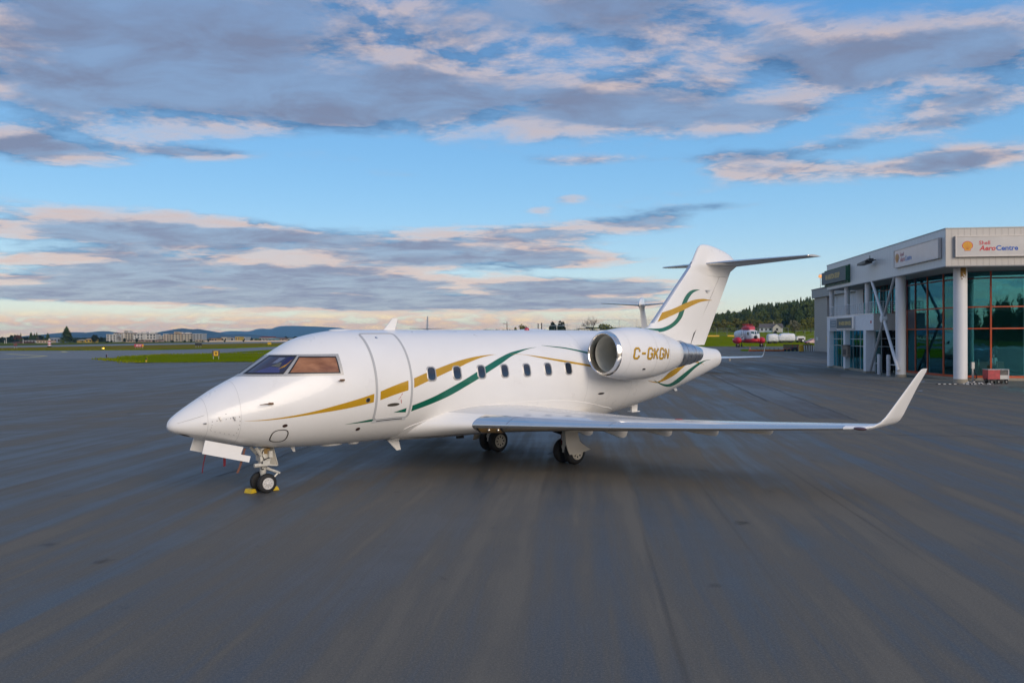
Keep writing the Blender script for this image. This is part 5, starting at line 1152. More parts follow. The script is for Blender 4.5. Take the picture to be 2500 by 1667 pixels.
skinned('shirt', [((0, 0, .94), (.168, .115)), ((0, 0, 1.15), (.17, .115)), ((0, 0, 1.36), (.188, .118)), ((0, -.005, 1.45), (.09, .08)), ((-.20, 0, 1.405), .078), ((-.245, .01, 1.18), .068), ((.20, 0, 1.405), .078), ((.245, .01, 1.18), .068)], [(0, 1), (1, 2), (2, 3), (2, 4), (4, 5), (2, 6), (6, 7)], shirt, pe, 2)
skinned('trousers', [((0, 0, .97), (.165, .112)), ((0, 0, .88), (.165, .112)), ((-.10, 0, .80), .105), ((-.11, 0, .48), .080), ((-.115, .01, .06), .068), ((.10, 0, .80), .105), ((.11, 0, .48), .080), ((.115, .01, .06), .068)], [(0, 1), (1, 2), (2, 3), (3, 4), (1, 5), (5, 6), (6, 7)], trous, pe, 2)
MB().loft([[(-.025, -.10, 1.46), (.025, -.10, 1.46), (.02, -.095, 1.46), (-.02, -.095, 1.46)], [(-.035, -.135, 1.2), (.035, -.135, 1.2), (.03, -.12, 1.2), (-.03, -.12, 1.2)], [(-.03, -.14, 1.02), (.03, -.14, 1.02), (.02, -.12, 1.02), (-.02, -.12, 1.02)]]).build('tie', M('tie_dark', (.01, .02, .03), .7), pe)
MB().ball((0, 0.0, 1.70), .105, 14, 8, (.85, 1.0, .62)).build('hair', M('hair_dark', (.03, .02, .015), .7), pe, smooth=True)
mb = MB(); mb.box(-.055, .055, -.118, -.10, 1.635, 1.66); mb.build('glasses', black, pe)
for s in (-1, 1): MB().ball((s*.12, -.09, .05), .09, 12, 6, (.55, 1.4, .55)).build('shoe', black, pe, smooth=True)
# ------------------------------------------------------------------ far side of the field
def atx(px, D): return (px-1250)/F_PX*D
def hz(px): return 819.9-(px-1250)*ROLL
def atz(px, py, D): return CAM_H+(hz(px)-py)/F_PX*D
# second jet of the same type behind, tail towards us, without the livery
j2 = copy_tree(jet, None, ('gold_stripe', 'green_stripe', 'registration', 'registration_shadow'))
j2.location = (atx(1553, 67.5)+6.1, 67.5+19.0, 0); j2.rotation_euler = (0, 0, R(90-17))
j2['label'] = 'plain white jet without stripes behind, only its high tail and one wing tip showing'
# two light aircraft whose tails show over the roof of the near jet
lw = M('aircraft_white', (.70, .70, .70), .3, coat=.3); lg = M('aircraft_grey', (.35, .36, .38), .4)
def light_plane(name, label, loc, rz, Lf, span, ztail, zstab, sspan, ttail):
    o = thing(name, label, 'airplane', loc, rz)
    prof = [(0, .15, 1.3), (.5, .45, 1.35), (1.5, .62, 1.45), (3.2, .78, 1.65), (Lf*.5, .8, 1.7), (Lf*.8, .5, 1.85), (Lf, .15, 2.0)]
    MB().loft([[(-s, r*.85*math.cos(2*PI*k/20), z+r*math.sin(2*PI*k/20)) for k in range(20)] for s, r, z in prof]).build('fuselage', lw, o, smooth=True)
    xs = [1, .7, .4, .15, .04, 0]
    def surf(nm, secs, mat=lw):
        rings = []
        for (s, y, z, c, t, vert) in secs:
            up, dn = af_ring(0, c, t, xs); r = up+list(reversed(dn[:-1])); rings.append([(-(s+x*c), y+(zz*c if vert else 0), z+(0 if vert else zz*c)) for x, zz in r])
        MB().loft(rings).build(nm, mat, o, smooth=True)
    for sd in (1, -1):
        surf('wing', [(Lf*.38, sd*.5, 1.2, 1.9, .14, 0), (Lf*.42, sd*span/2, 1.55, 1.0, .12, 0)])
        MB().lathe((-Lf*.30, sd*2.1, 1.35), (-1, 0, 0), [(0, .2), (.4, .42), (1.6, .42), (2.8, .15)], 16).build('engine_nacelle', lw, o, smooth=True)
        p = MB()
        for k in range(3): a = 2*PI*k/3; p.tube([(-Lf*.30+.05, sd*2.1, 1.35), (-Lf*.30+.05, sd*2.1+1.0*math.cos(a), 1.35+1.0*math.sin(a))], [.07, .03], 6)
        p.build('propeller', black, o)
        MB().lathe((-Lf*.46, sd*2.1, .3), (0, 1, 0), [(-.1, .15), (-.1, .3), (.1, .3), (.1, .15)], 16).build('wheel', rubber, o, smooth=True); MB().tube([(-Lf*.46, sd*2.1, .3), (-Lf*.46, sd*2.1, 1.2)], .05, 8).build('gear_leg', steel, o)
        surf('tailplane', [(Lf-1.0+(.5 if ttail else 0), sd*.05, zstab, 1.2, .1, 0), (Lf-.5+(.5 if ttail else 0), sd*sspan/2, zstab+.05, .7, .09, 0)], lg)
    surf('fin', [(Lf-2.4, 0, 1.9, 2.4, .09, 1), (Lf-.8, 0, ztail, .9, .09, 1)])
    MB().lathe((-.9, 0, .28), (0, 1, 0), [(-.08, .12), (-.08, .28), (.08, .28), (.08, .12)], 14).build('wheel', rubber, o, smooth=True); MB().tube([(-.9, 0, .28), (-.9, 0, 1.1)], .05, 8).build('gear_leg', steel, o)
    MB().loft([[(-2.1, y, z) for y, z in ((-.5, 2.05), (.5, 2.05), (.4, 2.15), (-.4, 2.15))], [(-3.0, y, z) for y, z in ((-.6, 2.2), (.6, 2.2), (.4, 2.5), (-.4, 2.5))]]).build('windscreen', cab_glass, o)
light_plane('parked_airplane', 'white airplane with only its tall fin and low tailplane showing above the near jet roof', (atx(1044, 110)-2.7, 110+9, 0), R(106), 10.5, 13, atz(1042, 773, 110), atz(1042, 803, 110), 4.7, False)
light_plane('parked_airplane', 'white T tailed airplane seen from behind in front of the square clump of trees', (atx(1360, 150)+.6, 150+11, 0), R(87), 11.5, 15, atz(1360, 792, 150), atz(1360, 795.5, 150), 5.3, True)

# ------------------------------------------------------------------ helicopter and the clutter on the right
hr = M('rescue_red', (.50, .012, .030), .4, var=.12, scale=2); hpink = M('red_cover', (.55, .06, .09), .6, var=.25, scale=3); hw = M('heli_white', (.68, .68, .68), .4); wrap = M('shrink_wrap', (.66, .68, .72), .35, var=.12, scale=1.5, bump=.5, bscale=3)
hx = (atx(1829, 231), 231, 0)
he = thing('helicopter', 'red and white rescue helicopter with red side floats standing on the grass edge', 'helicopter', hx, R(-80))
def hsec(x, w, z0, z1, e=.6): return [(x, w*math.copysign(abs(math.cos(a))**e, math.cos(a)), (z0+z1)/2+(z1-z0)/2*math.copysign(abs(math.sin(a))**e, math.sin(a))) for a in [2*PI*k/28 for k in range(28)]]
MB().loft([hsec(4.3, .7, 2.35, 3.2), hsec(3.9, 1.25, 1.95, 3.6), hsec(3.2, 1.45, 1.75, 4.35), hsec(2.4, 1.55, 1.65, 4.65), hsec(1.9, 1.55, 1.6, 4.65)]).build('cockpit', hw, he, smooth=True, angle=50)
MB().loft([hsec(1.95, 1.62, 1.7, 4.75, .7), hsec(.5, 1.72, 1.7, 4.85, .75), hsec(-2, 1.75, 1.7, 4.9, .75), hsec(-5, 1.6, 1.8, 4.75, .8), hsec(-7.5, 1.0, 2.5, 4.5, .8)]).build('wrapped_cabin', wrap, he, smooth=True, angle=60)
MB().loft([hsec(4.40, .7, 1.65, 2.5), hsec(3.95, 1.28, 1.35, 2.5), hsec(2.6, 1.6, 1.15, 2.5), hsec(0, 1.75, 1.1, 2.3), hsec(-3, 1.6, 1.25, 2.1), hsec(-6, .8, 1.8, 2.4)]).build('hull', hr, he, smooth=True, angle=50)
MB().ball((4.35, -.2, 2.75), .52, 16, 10).build('radome', black, he, smooth=True)
hwg = M('heli_glass', (.02, .07, .075), .08, coat=1)
for y0, y1, x0, x1 in ((-1.22, -.40, 3.30, 3.62), (-.26, .26, 3.66, 3.66), (.40, 1.22, 3.62, 3.30)):
    f = MB(); f.loft([[(x0+.32, y0, 3.35), (x1+.32, y1, 3.35), (x1-.05, y1*.95, 4.28), (x0-.05, y0*.95, 4.28)], [(x0+.42, y0, 3.35), (x1+.42, y1, 3.35), (x1+.05, y1*.95, 4.28), (x0+.05, y0*.95, 4.28)]]).build('cockpit_window', hwg, he)
    fr = MB(); fr.tube([(x0+.43, y0, 3.33), (x1+.43, y1, 3.33), (x1+.07, y1*.95, 4.30), (x0+.07, y0*.95, 4.30), (x0+.43, y0, 3.33)], .06, 6); fr.build('window_post', hw, he)
for s in (1, -1): MB().box(1.95, 2.85, s*1.54-.05, s*1.54+.05, 3.35, 4.15).build('side_window', hwg, he)
MB().loft([hsec(1.9, .8, 4.6, 5.4, .7), hsec(1.2, 1.2, 4.6, 5.85, .7), hsec(-1.5, 1.25, 4.6, 5.95, .7), hsec(-3.4, .8, 4.6, 5.5, .8)]).build('engine_cover', hpink, he, smooth=True, angle=50)
MB().lathe((-.8, 0, 5.9), (0, 0, 1), [(0, .35), (.25, .3), (.3, .75), (.42, .7), (.45, .1)], 16).build('rotor_head', hr, he, smooth=True)
t = MB(); 
for k in range(5): a = 2*PI*k/5+.3; t.tube([(-.8, 0, 6.2), (-.8+1.5*math.cos(a), 1.5*math.sin(a), 6.22)], [.12, .09], 6)
t.build('blade_stub', hr, he)
for s in (1, -1):
    MB().loft([[(-.2+x, s*3.5+r*math.cos(2*PI*k/20), 1.85+r*1.02*math.sin(2*PI*k/20)) for k in range(20)] for x, r in ((1.9, .12), (1.75, .45), (1.3, .78), (.6, .94), (-.6, .9), (-1.7, .6), (-2.3, .1))]).build('side_float', hr, he, smooth=True)
    st = MB(); st.tube([(.2, s*1.5, 2.3), (.2, s*2.6, 2.0)], .14, 8); st.tube([(.2, s*1.6, 3.4), (.2, s*2.9, 2.5)], .08, 8); st.build('float_strut', hw, he)
    lgm = MB(); lgm.tube([(.3, s*3.5, 1.2), (.3, s*3.5, .35)], .14, 8); lg_ = lgm.build('main_leg', hw, he)
    for k in (-.3, .3): MB().lathe((.3, s*3.5+k, .42), (0, 1, 0), [(-.14, .2), (-.14, .42), (.14, .42), (.14, .2)], 16).build('tyre', rubber, lg_, smooth=True)
MB().tube([(-4.6, 0, 1.5), (-4.7, 0, .3)], .1, 8).build('tail_leg', black, he); MB().lathe((-4.7, 0, .3), (0, 1, 0), [(-.12, .3), (.12, .3)], 14).build('tail_wheel', rubber, he)
t = MB()
for x in (1.2, .2, -.9): t.tube([(x, -1.76, 4.4), (x, -1.80, 3.2), (x, -1.72, 2.0)], .035, 5)
for z in (2.2, 2.9, 3.5): t.tube([(1.9, -1.78, z), (-3, -1.83, z)], .03, 5)
t.build('wrap_strap', M('strap_dark', (.06, .06, .07), .6), he); MB().tube([(-.6, -1.8, 4.9), (2.0, -2.6, 2.1)], .05, 6).build('brace_pole', hw, he)
def lump(name, label, loc, L, Wd, Hh, seed, sub=None):
    rnd = random.Random(seed); o = thing(name, label, 'wrapped load', loc, 0, 'wrapped machines on the grass'); rings = []
    for i in range(13):
        u = i/12; x = (u-.5)*L; k = .90+.10*math.sin(PI*u) if 0 < i < 12 else .80; dip = (.78 if sub and abs(u-sub) < .06 else 1)
        rings.append([(x+rnd.uniform(-.06, .06), Wd/2*k*math.copysign(abs(math.cos(a))**.45, math.cos(a))*(1+rnd.uniform(-.05, .05)), .55+(Hh-.55)*(.5+.5*math.copysign(abs(math.sin(a))**.5, math.sin(a)))*(k**.8)*dip+rnd.uniform(-.07, .07)) for a in [2*PI*j/22 for j in range(22)]])
    MB().loft(rings).build('white_wrapping', wrap, o, smooth=True, angle=30)
    b = MB(); b.box(-L*.42, L*.42, -Wd*.35, Wd*.35, .32, .56); b.build('skid', dark, o)
    for x in (-L*.28, L*.28):
        for y in (-Wd*.36, Wd*.36): MB().lathe((x, y, .27), (0, 1, 0), [(-.09, .12), (-.09, .27), (.09, .27), (.09, .12)], 12).build('wheel', rubber, o)
def pz(px, D): return (atx(px, D), D, bankz(D)-.05)
lump('wrapped_machine', 'boxy load wrapped in white plastic nearest the helicopter', pz(1886, 256), 3.1, 2.6, 2.95, 1); lump('wrapped_machine', 'longer white plastic wrapped load with a slumped left shoulder beside the boxy one', pz(1919, 258), 5.0, 2.6, 3.05, 2, .08)
ge = thing('generator', 'white generator trailer with a black side and one white wheel', 'generator', pz(1954, 258), 0); MB().box(-1.3, 1.3, -.7, .7, .9, 1.9).box(-1.0, .9, -.6, .6, 1.9, 2.1).build('housing', hw, ge); MB().box(-.9, .95, -.74, -.705, .55, 1.45).build('black_panel', black, ge); MB().box(-1.4, 1.4, -.6, .6, .4, .6).build('chassis', dark, ge)
w_ = MB().lathe((.55, -.80, .75), (0, 1, 0), [(-.1, .2), (-.1, .42), (.06, .42)], 18).build('wheel', rubber, ge); MB().lathe((.55, -.91, .75), (0, 1, 0), [(0, .30), (.03, .05)], 16).build('rim', hw, w_)
for x in (-.7, .6): MB().lathe((x, .62, .40), (0, 1, 0), [(-.1, .38), (.1, .38)], 14).build('wheel', rubber, ge)
cv = thing('covered_car', 'dark magenta car nose poking out beside the hangar corner', 'car', pz(1981, 252), R(5)); MB().loft([[(x, y*k, z) for y, z in ((-.9, .35), (.9, .35), (.85, h*.8), (.5, h), (-.5, h), (-.85, h*.8))] for x, h, k in ((-2.2, .55, .85), (-1.9, .85, .95), (-.9, 1.15, 1), (.1, 1.6, .95), (1.6, 1.65, .95), (2.2, 1.2, .9))]).build('body', M('magenta_paint', (.16, .012, .05), .3, coat=.8), cv, smooth=True, angle=30)
for x in (-1.3, 1.3):
    for y in (-.85, .85): MB().lathe((x, y, .33), (0, 1, 0), [(-.1, .2), (-.1, .33), (.1, .33), (.1, .2)], 16).build('wheel', rubber, cv)
MB().loft([[(.2, -.7, 1.35), (.2, .7, 1.35), (.45, .6, 1.62), (.45, -.6, 1.62)], [(.1, -.7, 1.35), (.1, .7, 1.35), (.35, .6, 1.62), (.35, -.6, 1.62)]]).build('windscreen', cab_glass, cv)
bwall = thing('pallet_fence', 'low brownish lattice fence of stacked pallets behind the yellow bin', 'fence', (atx(1948, 176), 176, 0), R(2)); pm = M('pallet_wood', (.20, .13, .10), .8, var=.3, scale=4)
for k in range(30): MB().box(-3.1+k*.21, -2.95+k*.21, -.05, .02, .05, 1.32).build('slat', pm, bwall)
for z in (.15, .65, 1.15): MB().box(-3.15, 3.3, .03, .09, z, z+.12).build('rail', pm, bwall)
ybin = thing('yellow_bin', 'yellow spill bin standing by the hangar corner', 'bin', (atx(1956, 163), 163, 0)); MB().lathe((0, 0, 0), (0, 0, 1), [(.12, .42), (.15, .46), (1.2, .49), (1.22, .46), (1.25, .40), (1.42, .37), (1.45, .02)], 22).build('drum', M('bin_yellow', (.60, .33, .01), .5, var=.25, scale=5), ybin, smooth=True, angle=30)
for a in range(3): MB().box(.35*math.cos(2.1*a)-.06, .35*math.cos(2.1*a)+.06, .35*math.sin(2.1*a)-.06, .35*math.sin(2.1*a)+.06, 0, .13).build('foot', black, ybin)
for k in range(5):
    px = 1965+k*5.2; o = MB().box(-.07, .07, -.05, .05, 0, 1.15).build('white_post', M('post_white', (.66, .66, .64), .6)); o.location = (atx(px, 172), 172, 0); o.rotation_euler = (0, R(-6 if k < 2 else 0), 0)
    tag(o, ['leaning white post next to the yellow bin', 'second white post from the yellow bin, leaning', 'middle one of the five short white posts', 'fourth short white post from the yellow bin', 'short white post closest to the hangar wall'][k], 'post', 'short white posts')
cn = thing('traffic_cone', 'orange traffic cone standing at the edge of the small grass patch', 'cone', (atx(1831, 175), 175, .03)); co = M('cone_orange', (.70, .14, .02), .5); MB().lathe((0, 0, 0), (0, 0, 1), [(.04, .24), (.9, .05), (.92, .03)], 16).build('cone', co, cn, smooth=True); MB().box(-.34, .34, -.34, .34, 0, .05).build('base', co, cn); MB().lathe((0, 0, 0), (0, 0, 1), [(.42, .163), (.60, .122)], 16, (False, False)).build('reflective_band', white2, cn)
ob = M('boom_orange', (.55, .10, .015), .5, var=.2, scale=2)
bo = thing('orange_barrier', 'long low orange barrier lying along the small grass patch', 'barrier', (atx(1824, 171), 170.2, 0))
for k in range(9): MB().tube([(.05+.83*k, .05*math.sin(k), .17), (.80+.83*k, .05*math.sin(k+1), .17)], .15, 8).build('segment', ob, bo, smooth=True)
tr = thing('equipment_trolley', 'small trolleys with orange handles and black wheels in front of the pallet fence', 'trolley', (atx(1922, 170), 170, 0))
for k in range(3):
    MB().tube([(-.9+.8*k, 0, .3), (-.3+.8*k, 0, .75), (-.1+.8*k, 0, .3)], .05, 6).build('frame', [co, ob, red][k], tr)
    for y in (-.25, .25): MB().lathe((-.5+.8*k, y, .22), (0, 1, 0), [(-.06, .1), (-.06, .22), (.06, .22), (.06, .1)], 14).build('wheel', rubber, tr)
tc_ = thing('tool_cart', 'dark cart with red uprights next to the trolleys', 'cart', (atx(1939, 170), 170, 0)); MB().box(-.55, .55, -.4, .4, .35, .8).build('bed', M('cart_dark', (.05, .04, .05), .6), tc_)
for x in (-.5, .5): MB().box(x-.05, x+.05, -.4, -.3, .35, 1.35).build('upright', red, tc_)
for x in (-.4, .4): MB().lathe((x, -.42, .2), (0, 1, 0), [(-.06, .2), (.06, .2)], 14).build('wheel', rubber, tc_)
for k in range(6):
    o = MB().lathe((0, 0, 0), (0, 0, 1), [(0, .22), (.05, .2), (.12, .06), (.3, .05), (.32, .01)], 10).build('ground_light', M('light_base_dark', (.05, .045, .04), .6), None, smooth=True); px = 1848+k*10.5; D = 192-(k % 2); o.location = (atx(px, D), D, 0); tag(o, ['small dark edge light nearest the traffic cone', 'second small edge light beyond the grass patch', 'third small edge light beyond the grass patch', 'fourth small edge light in the row beyond the grass patch', 'fifth small edge light in the row beyond the grass patch', 'small edge light nearest the trolleys'][k], 'light', 'edge lights beyond the grass patch')
yb = M('jersey_yellow', (.62, .36, .01), .6, var=.1, scale=2)
for px0, px1, lab in ((1727, 1756, 'yellow barrier block half hidden by the jet tail'), (1776, 1804, 'yellow barrier block left of the helicopter')):
    D = 318; o = thing('barrier_block', lab, 'barrier', (atx((px0+px1)/2, D), D, bankz(D)-.05), 0, 'yellow barrier blocks on the bank'); w = (px1-px0)/F_PX*D
    MB().prism([(-.35, 0), (.35, 0), (.16, .62), (-.16, .62)], lambda a, b, t: (t, a, b), -w/2, w/2).build('block', yb, o)
    for x in (-w*.3, w*.3): MB().box(x-.12, x+.12, -.36, -.33, .02, .16).build('lift_slot', dark, o)
fm = M('fence_galvanised', (.30, .32, .31), .5, .5)
def chain_fence(label, x0, x1, D, hgt, step, name='chain_link_fence'):
    z0 = bankz(D) if x0 > 10 else 0; o = thing(name, label, 'fence', (x0, D, z0-.05)); n = max(1, round((x1-x0)/step)); w = (x1-x0)/n
    for i in range(n+1): MB().tube([(i*w, 0, 0), (i*w, 0, hgt)], .06, 6).build('post', fm, o)
    for z in (hgt*.97, hgt*.5, .1): MB().tube([(0, 0, z), (x1-x0, 0, z)], .03, 5).build('rail', fm, o)
    m = MB(); k = 0
    while k*.55 < x1-x0: a = k*.55; b = min(a+hgt, x1-x0); m.tube([(a, 0, .1), (b, 0, .1+b-a)], .008, 3, caps=False); m.tube([(a, .02, hgt), (b, .02, hgt-(b-a))], .008, 3, caps=False); k += 1
    m.build('wire_mesh', fm, o, stuff=True)
chain_fence('tall chain link fence along the top of the grass bank behind the helicopter', atx(1700, 334), atx(1925, 334), 334, 3.1, 4.25); chain_fence('shorter dark chain link fence between the wrapped loads and the hangar', atx(1943, 290), atx(2010, 290), 290, 2.9, 3.0)
chain_fence('distant fence seen over the tail end of the near jet roof', atx(1385, 420), atx(1640, 420), 420, atz(1500, 801, 420), 9.0)

# ------------------------------------------------------------------ trees
def leafm(name, a, b, c):
    m = bpy.data.materials.new(name); m.use_nodes = True; t = m.node_tree; p = t.nodes['Principled BSDF']; n = NT(t.nodes, t.links); tcn = t.nodes.new('ShaderNodeTexCoord'); oi = t.nodes.new('ShaderNodeObjectInfo')
    f = n.noise(tcn.outputs['Object'], 1.1, 4, .7); q = n.mix(n.ramp(f, .36, .64), a, b); q = n.mix(n.m('MULTIPLY', oi.outputs['Random'], .55), q, c)
    t.links.new(q, p.inputs['Base Color']); p.inputs['Roughness'].default_value = .8; p.inputs['Specular IOR Level'].default_value = .2; return m
conm = leafm('conifer_needles', (.034, .064, .018, 1), (.105, .150, .036, 1), (.12, .125, .028, 1)); decm = leafm('olive_leaves', (.09, .105, .016, 1), (.19, .195, .03, 1), (.16, .12, .03, 1)); limem = leafm('lime_leaves', (.10, .13, .010, 1), (.16, .19, .018, 1), (.12, .15, .01, 1)); brownm = leafm('bare_twigs', (.10, .07, .045, 1), (.17, .12, .08, 1), (.12, .09, .06, 1)); darkm = leafm('dark_leaves', (.010, .020, .010, 1), (.026, .040, .016, 1), (.02, .03, .012, 1)); redl = leafm('reddish_leaves', (.10, .035, .025, 1), (.16, .07, .05, 1), (.12, .05, .04, 1)); blossm = leafm('blossom', (.10, .10, .03, 1), (.50, .48, .36, 1), (.12, .10, .03, 1))
bark = M('bark', (.055, .042, .032), .9, var=.3, scale=6)
def conifer_mesh(seed, wide=.30, n=420):
    """unit height"""
    rnd = random.Random(seed); mb = MB()
    for _ in range(n):
        h = .10+.90*rnd.random()**1.0; a = rnd.uniform(0, 2*PI); r = wide*(1-h**1.8)**.9*(.45+.65*rnd.random())+.014; w = .030+.10*r; dr = .12*r+.03*rnd.random(); ca, sa = math.cos(a), math.sin(a); wx, wy = -sa*w, ca*w
        for tilt in (.012, -.02):
            mb.add([(ca*r*.1, sa*r*.1, h+.02), (ca*r*.6+wx, sa*r*.6+wy, h-dr*.4+tilt), (ca*r, sa*r, h-dr+rnd.uniform(-.02, .03)), (ca*r*.6-wx, sa*r*.6-wy, h-dr*.4-tilt)], [(0, 1, 2), (0, 2, 3)])
    mb.lathe((0, 0, 0), (0, 0, 1), [(.12, wide*.38), (.5, wide*.24), (.9, .015)], 7)
    me = mb.build('crown', conm, fix=False).data; return me
def leafy_mesh(seed, mat, n=620, blobs=13, leaf=.05, sparse=1.0, wide=.42, low=.22):
    rnd = random.Random(seed); mb = MB(); cs = []
    for k in range(blobs):
        a = rnd.uniform(0, 2*PI); hh = low+.14+(.86-low-.14)*rnd.random(); rr = wide*.75*math.sin(PI*(.18+.75*(hh-low)/(1-low)))*rnd.uniform(.25, 1); cs.append((rr*math.cos(a), rr*math.sin(a), hh, rnd.uniform(.11, .2)))
    for _ in range(n):
        c = rnd.choice(cs); d = Vector((rnd.gauss(0, 1), rnd.gauss(0, 1), rnd.gauss(0, 1))).normalized()*c[3]*rnd.uniform(.55, 1.1)*sparse; p = Vector(c[:3])+d; u = Vector((rnd.gauss(0, 1), rnd.gauss(0, 1), rnd.gauss(0, 1))).normalized()*leaf*rnd.uniform(.6, 1.4); v = u.cross(Vector((rnd.gauss(0, 1), rnd.gauss(0, 1), rnd.gauss(0, 1)))).normalized()*leaf*.8
        mb.add([p-u, p+v, p+u, p-v], [(0, 1, 2, 3)])
    return mb.build('crown', mat, fix=False).data
def trunk_mesh(seed, h=.5, r=.028, limbs=5):
    rnd = random.Random(seed); mb = MB(); mb.tube([(0, 0, 0), (.005, .01, h*.5), (-.01, 0, h)], [r, r*.75, r*.4], 7)
    for k in range(limbs): a = rnd.uniform(0, 2*PI); z = h*rnd.uniform(.45, .95); l = rnd.uniform(.12, .25); mb.tube([(0, 0, z), (l*math.cos(a), l*math.sin(a), z+l*.9)], [r*.45, r*.15], 5)
    return mb.build('trunk', bark).data
def bare_mesh(seed, depth=6):
    rnd = random.Random(seed); mb = MB()
    def grow(p, d, l, r, k):
        q = p+d*l; mb.tube([p, q], [r, r*.68], 4 if k < depth else 5, caps=False)
        if k <= 0: return
        for _ in range(3 if k > 2 else 2):
            dd = (d+Vector((rnd.gauss(0, .48), rnd.gauss(0, .48), rnd.gauss(.10, .25)))).normalized(); grow(q, dd, l*rnd.uniform(.62, .82), r*.62, k-1)
    grow(Vector((0, 0, 0)), Vector((0, 0, 1)), .24, .022, depth); 
    zm = max(v[2] for v in mb.v); mb.v = [(v[0]/zm, v[1]/zm, v[2]/zm) for v in mb.v]
    return mb.build('branches', bark, fix=False).data
def drop(me):
    for o in [o for o in bpy.data.objects if o.data == me]: bpy.data.objects.remove(o)
    return me
CON = [drop(conifer_mesh(s, w)) for s, w in ((1, .34), (2, .42), (3, .30), (4, .46))]; DEC = [drop(leafy_mesh(s, decm)) for s in (11, 12, 13)]; LIME = [drop(leafy_mesh(21, limem, 620, 12, .055, 1, .5, .05))]; BRN = [drop(leafy_mesh(31, brownm, 420, 14, .03, 1.25))]; DRK = [drop(leafy_mesh(41, darkm, 900, 15, .06, 1, .46, .06)), drop(leafy_mesh(42, darkm, 900, 15, .06, 1, .5, .06))]; REDT = [drop(leafy_mesh(51, redl, 500, 10, .05))]; BLO = [drop(leafy_mesh(61, blossm, 700, 15, .045, 1.05, .5, .06))]
DRK2 = [drop(leafy_mesh(s, conm, 800, 16, .05, 1.05, .44, .08)) for s in (81, 82)]; TRK = [drop(trunk_mesh(s)) for s in (1, 2)]; TRKC = [drop(trunk_mesh(3, .9, .022, 0))]; BARE = [drop(bare_mesh(5))]; TWIG = [drop(leafy_mesh(71, brownm, 300, 16, .014, 1.3, .46))]
def tree(name, label, x, y, z, h, w, crown, trunk, group=None, cat='tree'):
    o = thing(name, label, cat, (x, y, z), random.uniform(0, 6.28), group); o.scale = (w, w, h)
    c = bpy.data.objects.new('crown', crown); COL.objects.link(c); c.parent = o
    if trunk: t = bpy.data.objects.new('trunk', trunk); COL.objects.link(t); t.parent = o
    return o
rnd = random.Random(99)
# wooded hill on the right
def hillz(x, y): return max(0, min(1, (y-470)/190))*(4+max(0, (x-105))*.045)+bankz(min(y, 520))
mb = MB(); gx = list(range(60, 420, 15)); gy = list(range(440, 800, 20)); mb.add([(x, y, hillz(x, y)-.3+.3*math.sin(x*.1+y*.07)) for y in gy for x in gx], [(j*len(gx)+i, j*len(gx)+i+1, (j+1)*len(gx)+i+1, (j+1)*len(gx)+i) for j in range(len(gy)-1) for i in range(len(gx)-1)]); struct(mb.build('wooded_hill', field, smooth=True, fix=False))
ridge = pchip([1690, 1740, 1775, 1800, 1830, 1860, 1900, 1940, 1985, 2060], [775, 765, 756, 757, 746, 740, 736, 730, 724, 720])
LAB = 'dark evergreen standing among many on the wooded hill'
for row, (D, lo_, hi_) in enumerate(((640, 0, 0), (600, 3, 9), (560, 9, 20), (530, 18, 32))):
    px = 1690+rnd.uniform(0, 6)
    while px < 2060:
        D2 = D+rnd.uniform(-14, 14); x = atx(px, D2); z = hillz(x, D2); top = ridge(px)+rnd.uniform(lo_, hi_)+rnd.uniform(-3, 4)*(1 if row == 0 else .6); h = max(5.0, atz(px, top, D2)-z)
        br_ = rnd.random() < .60; tree('evergreen_tree', LAB, x, D2, z-.2, h*(.93 if br_ else 1), max(5.5, h*rnd.uniform(.6, .95)), rnd.choice(DRK2) if br_ else rnd.choice(CON), TRKC[0], 'evergreens on the wooded hill'); px += rnd.uniform(6, 11)
OL = ((1732, 778, 455, 'olive tree half covered by the jet fin at the left end of the wood'), (1752, 785, 440, 'olive tree with open crown just right of the jet fin'), (1768, 778, 450, 'taller olive tree behind the left yellow barrier block'), (1782, 783, 440, 'olive tree directly behind the lime green bush'), (1800, 775, 452, 'high crowned olive tree left of the helicopter roof'), (1815, 782, 446, 'olive tree above the left shoulder of the helicopter'), (1832, 776, 458, 'high olive tree straight behind the helicopter'), (1848, 779, 455, 'olive tree between the helicopter and the bungalow'), (1862, 786, 470, 'low olive tree behind the left end of the bungalow'), (1880, 780, 475, 'olive tree behind the bungalow roof ridge'), (1898, 777, 480, 'tall olive tree behind the bungalow gable'), (1742, 793, 420, 'low olive bush beside the jet rudder'), (1812, 795, 425, 'low olive bush behind the helicopter cover, left'), (1836, 792, 430, 'low olive bush behind the helicopter cover, right'), (1724, 790, 430, 'olive bush mostly hidden by the jet fin'))
for px, top, D, lab in OL:
    x = atx(px, D); z = bankz(D); h = atz(px, top, D)-z; tree('broadleaf_tree', lab, x, D, z-.1, h, h*rnd.uniform(1.0, 1.3), rnd.choice(DEC), TRK[0], 'olive trees below the evergreens')
tree('lime_green_bush', 'bright yellow green bush on the bank left of the helicopter', atx(1784, 395), 395, bankz(395), 4.2, 6.0, LIME[0], None, None, 'bush')
for px, top, D, m, lab in ((1940, 782, 400, BLO[0], 'shrub dotted with white blossom right of the house'), (1962, 778, 405, DEC[1], 'rust olive tree right of the blossoming shrub'), (1980, 772, 410, DEC[2], 'tall olive tree against the hangar corner'), (1925, 792, 392, DEC[0], 'low olive bush in front of the house gable'), (1893, 806, 360, DRK[0], 'small round dark bush below the house')):
    x = atx(px, D); z = bankz(D); h = max(1.5, atz(px, top, D)-z); tree('garden_tree', lab, x, D, z-.1, h, h*1.25, m, TRK[1] if h > 3 else None)
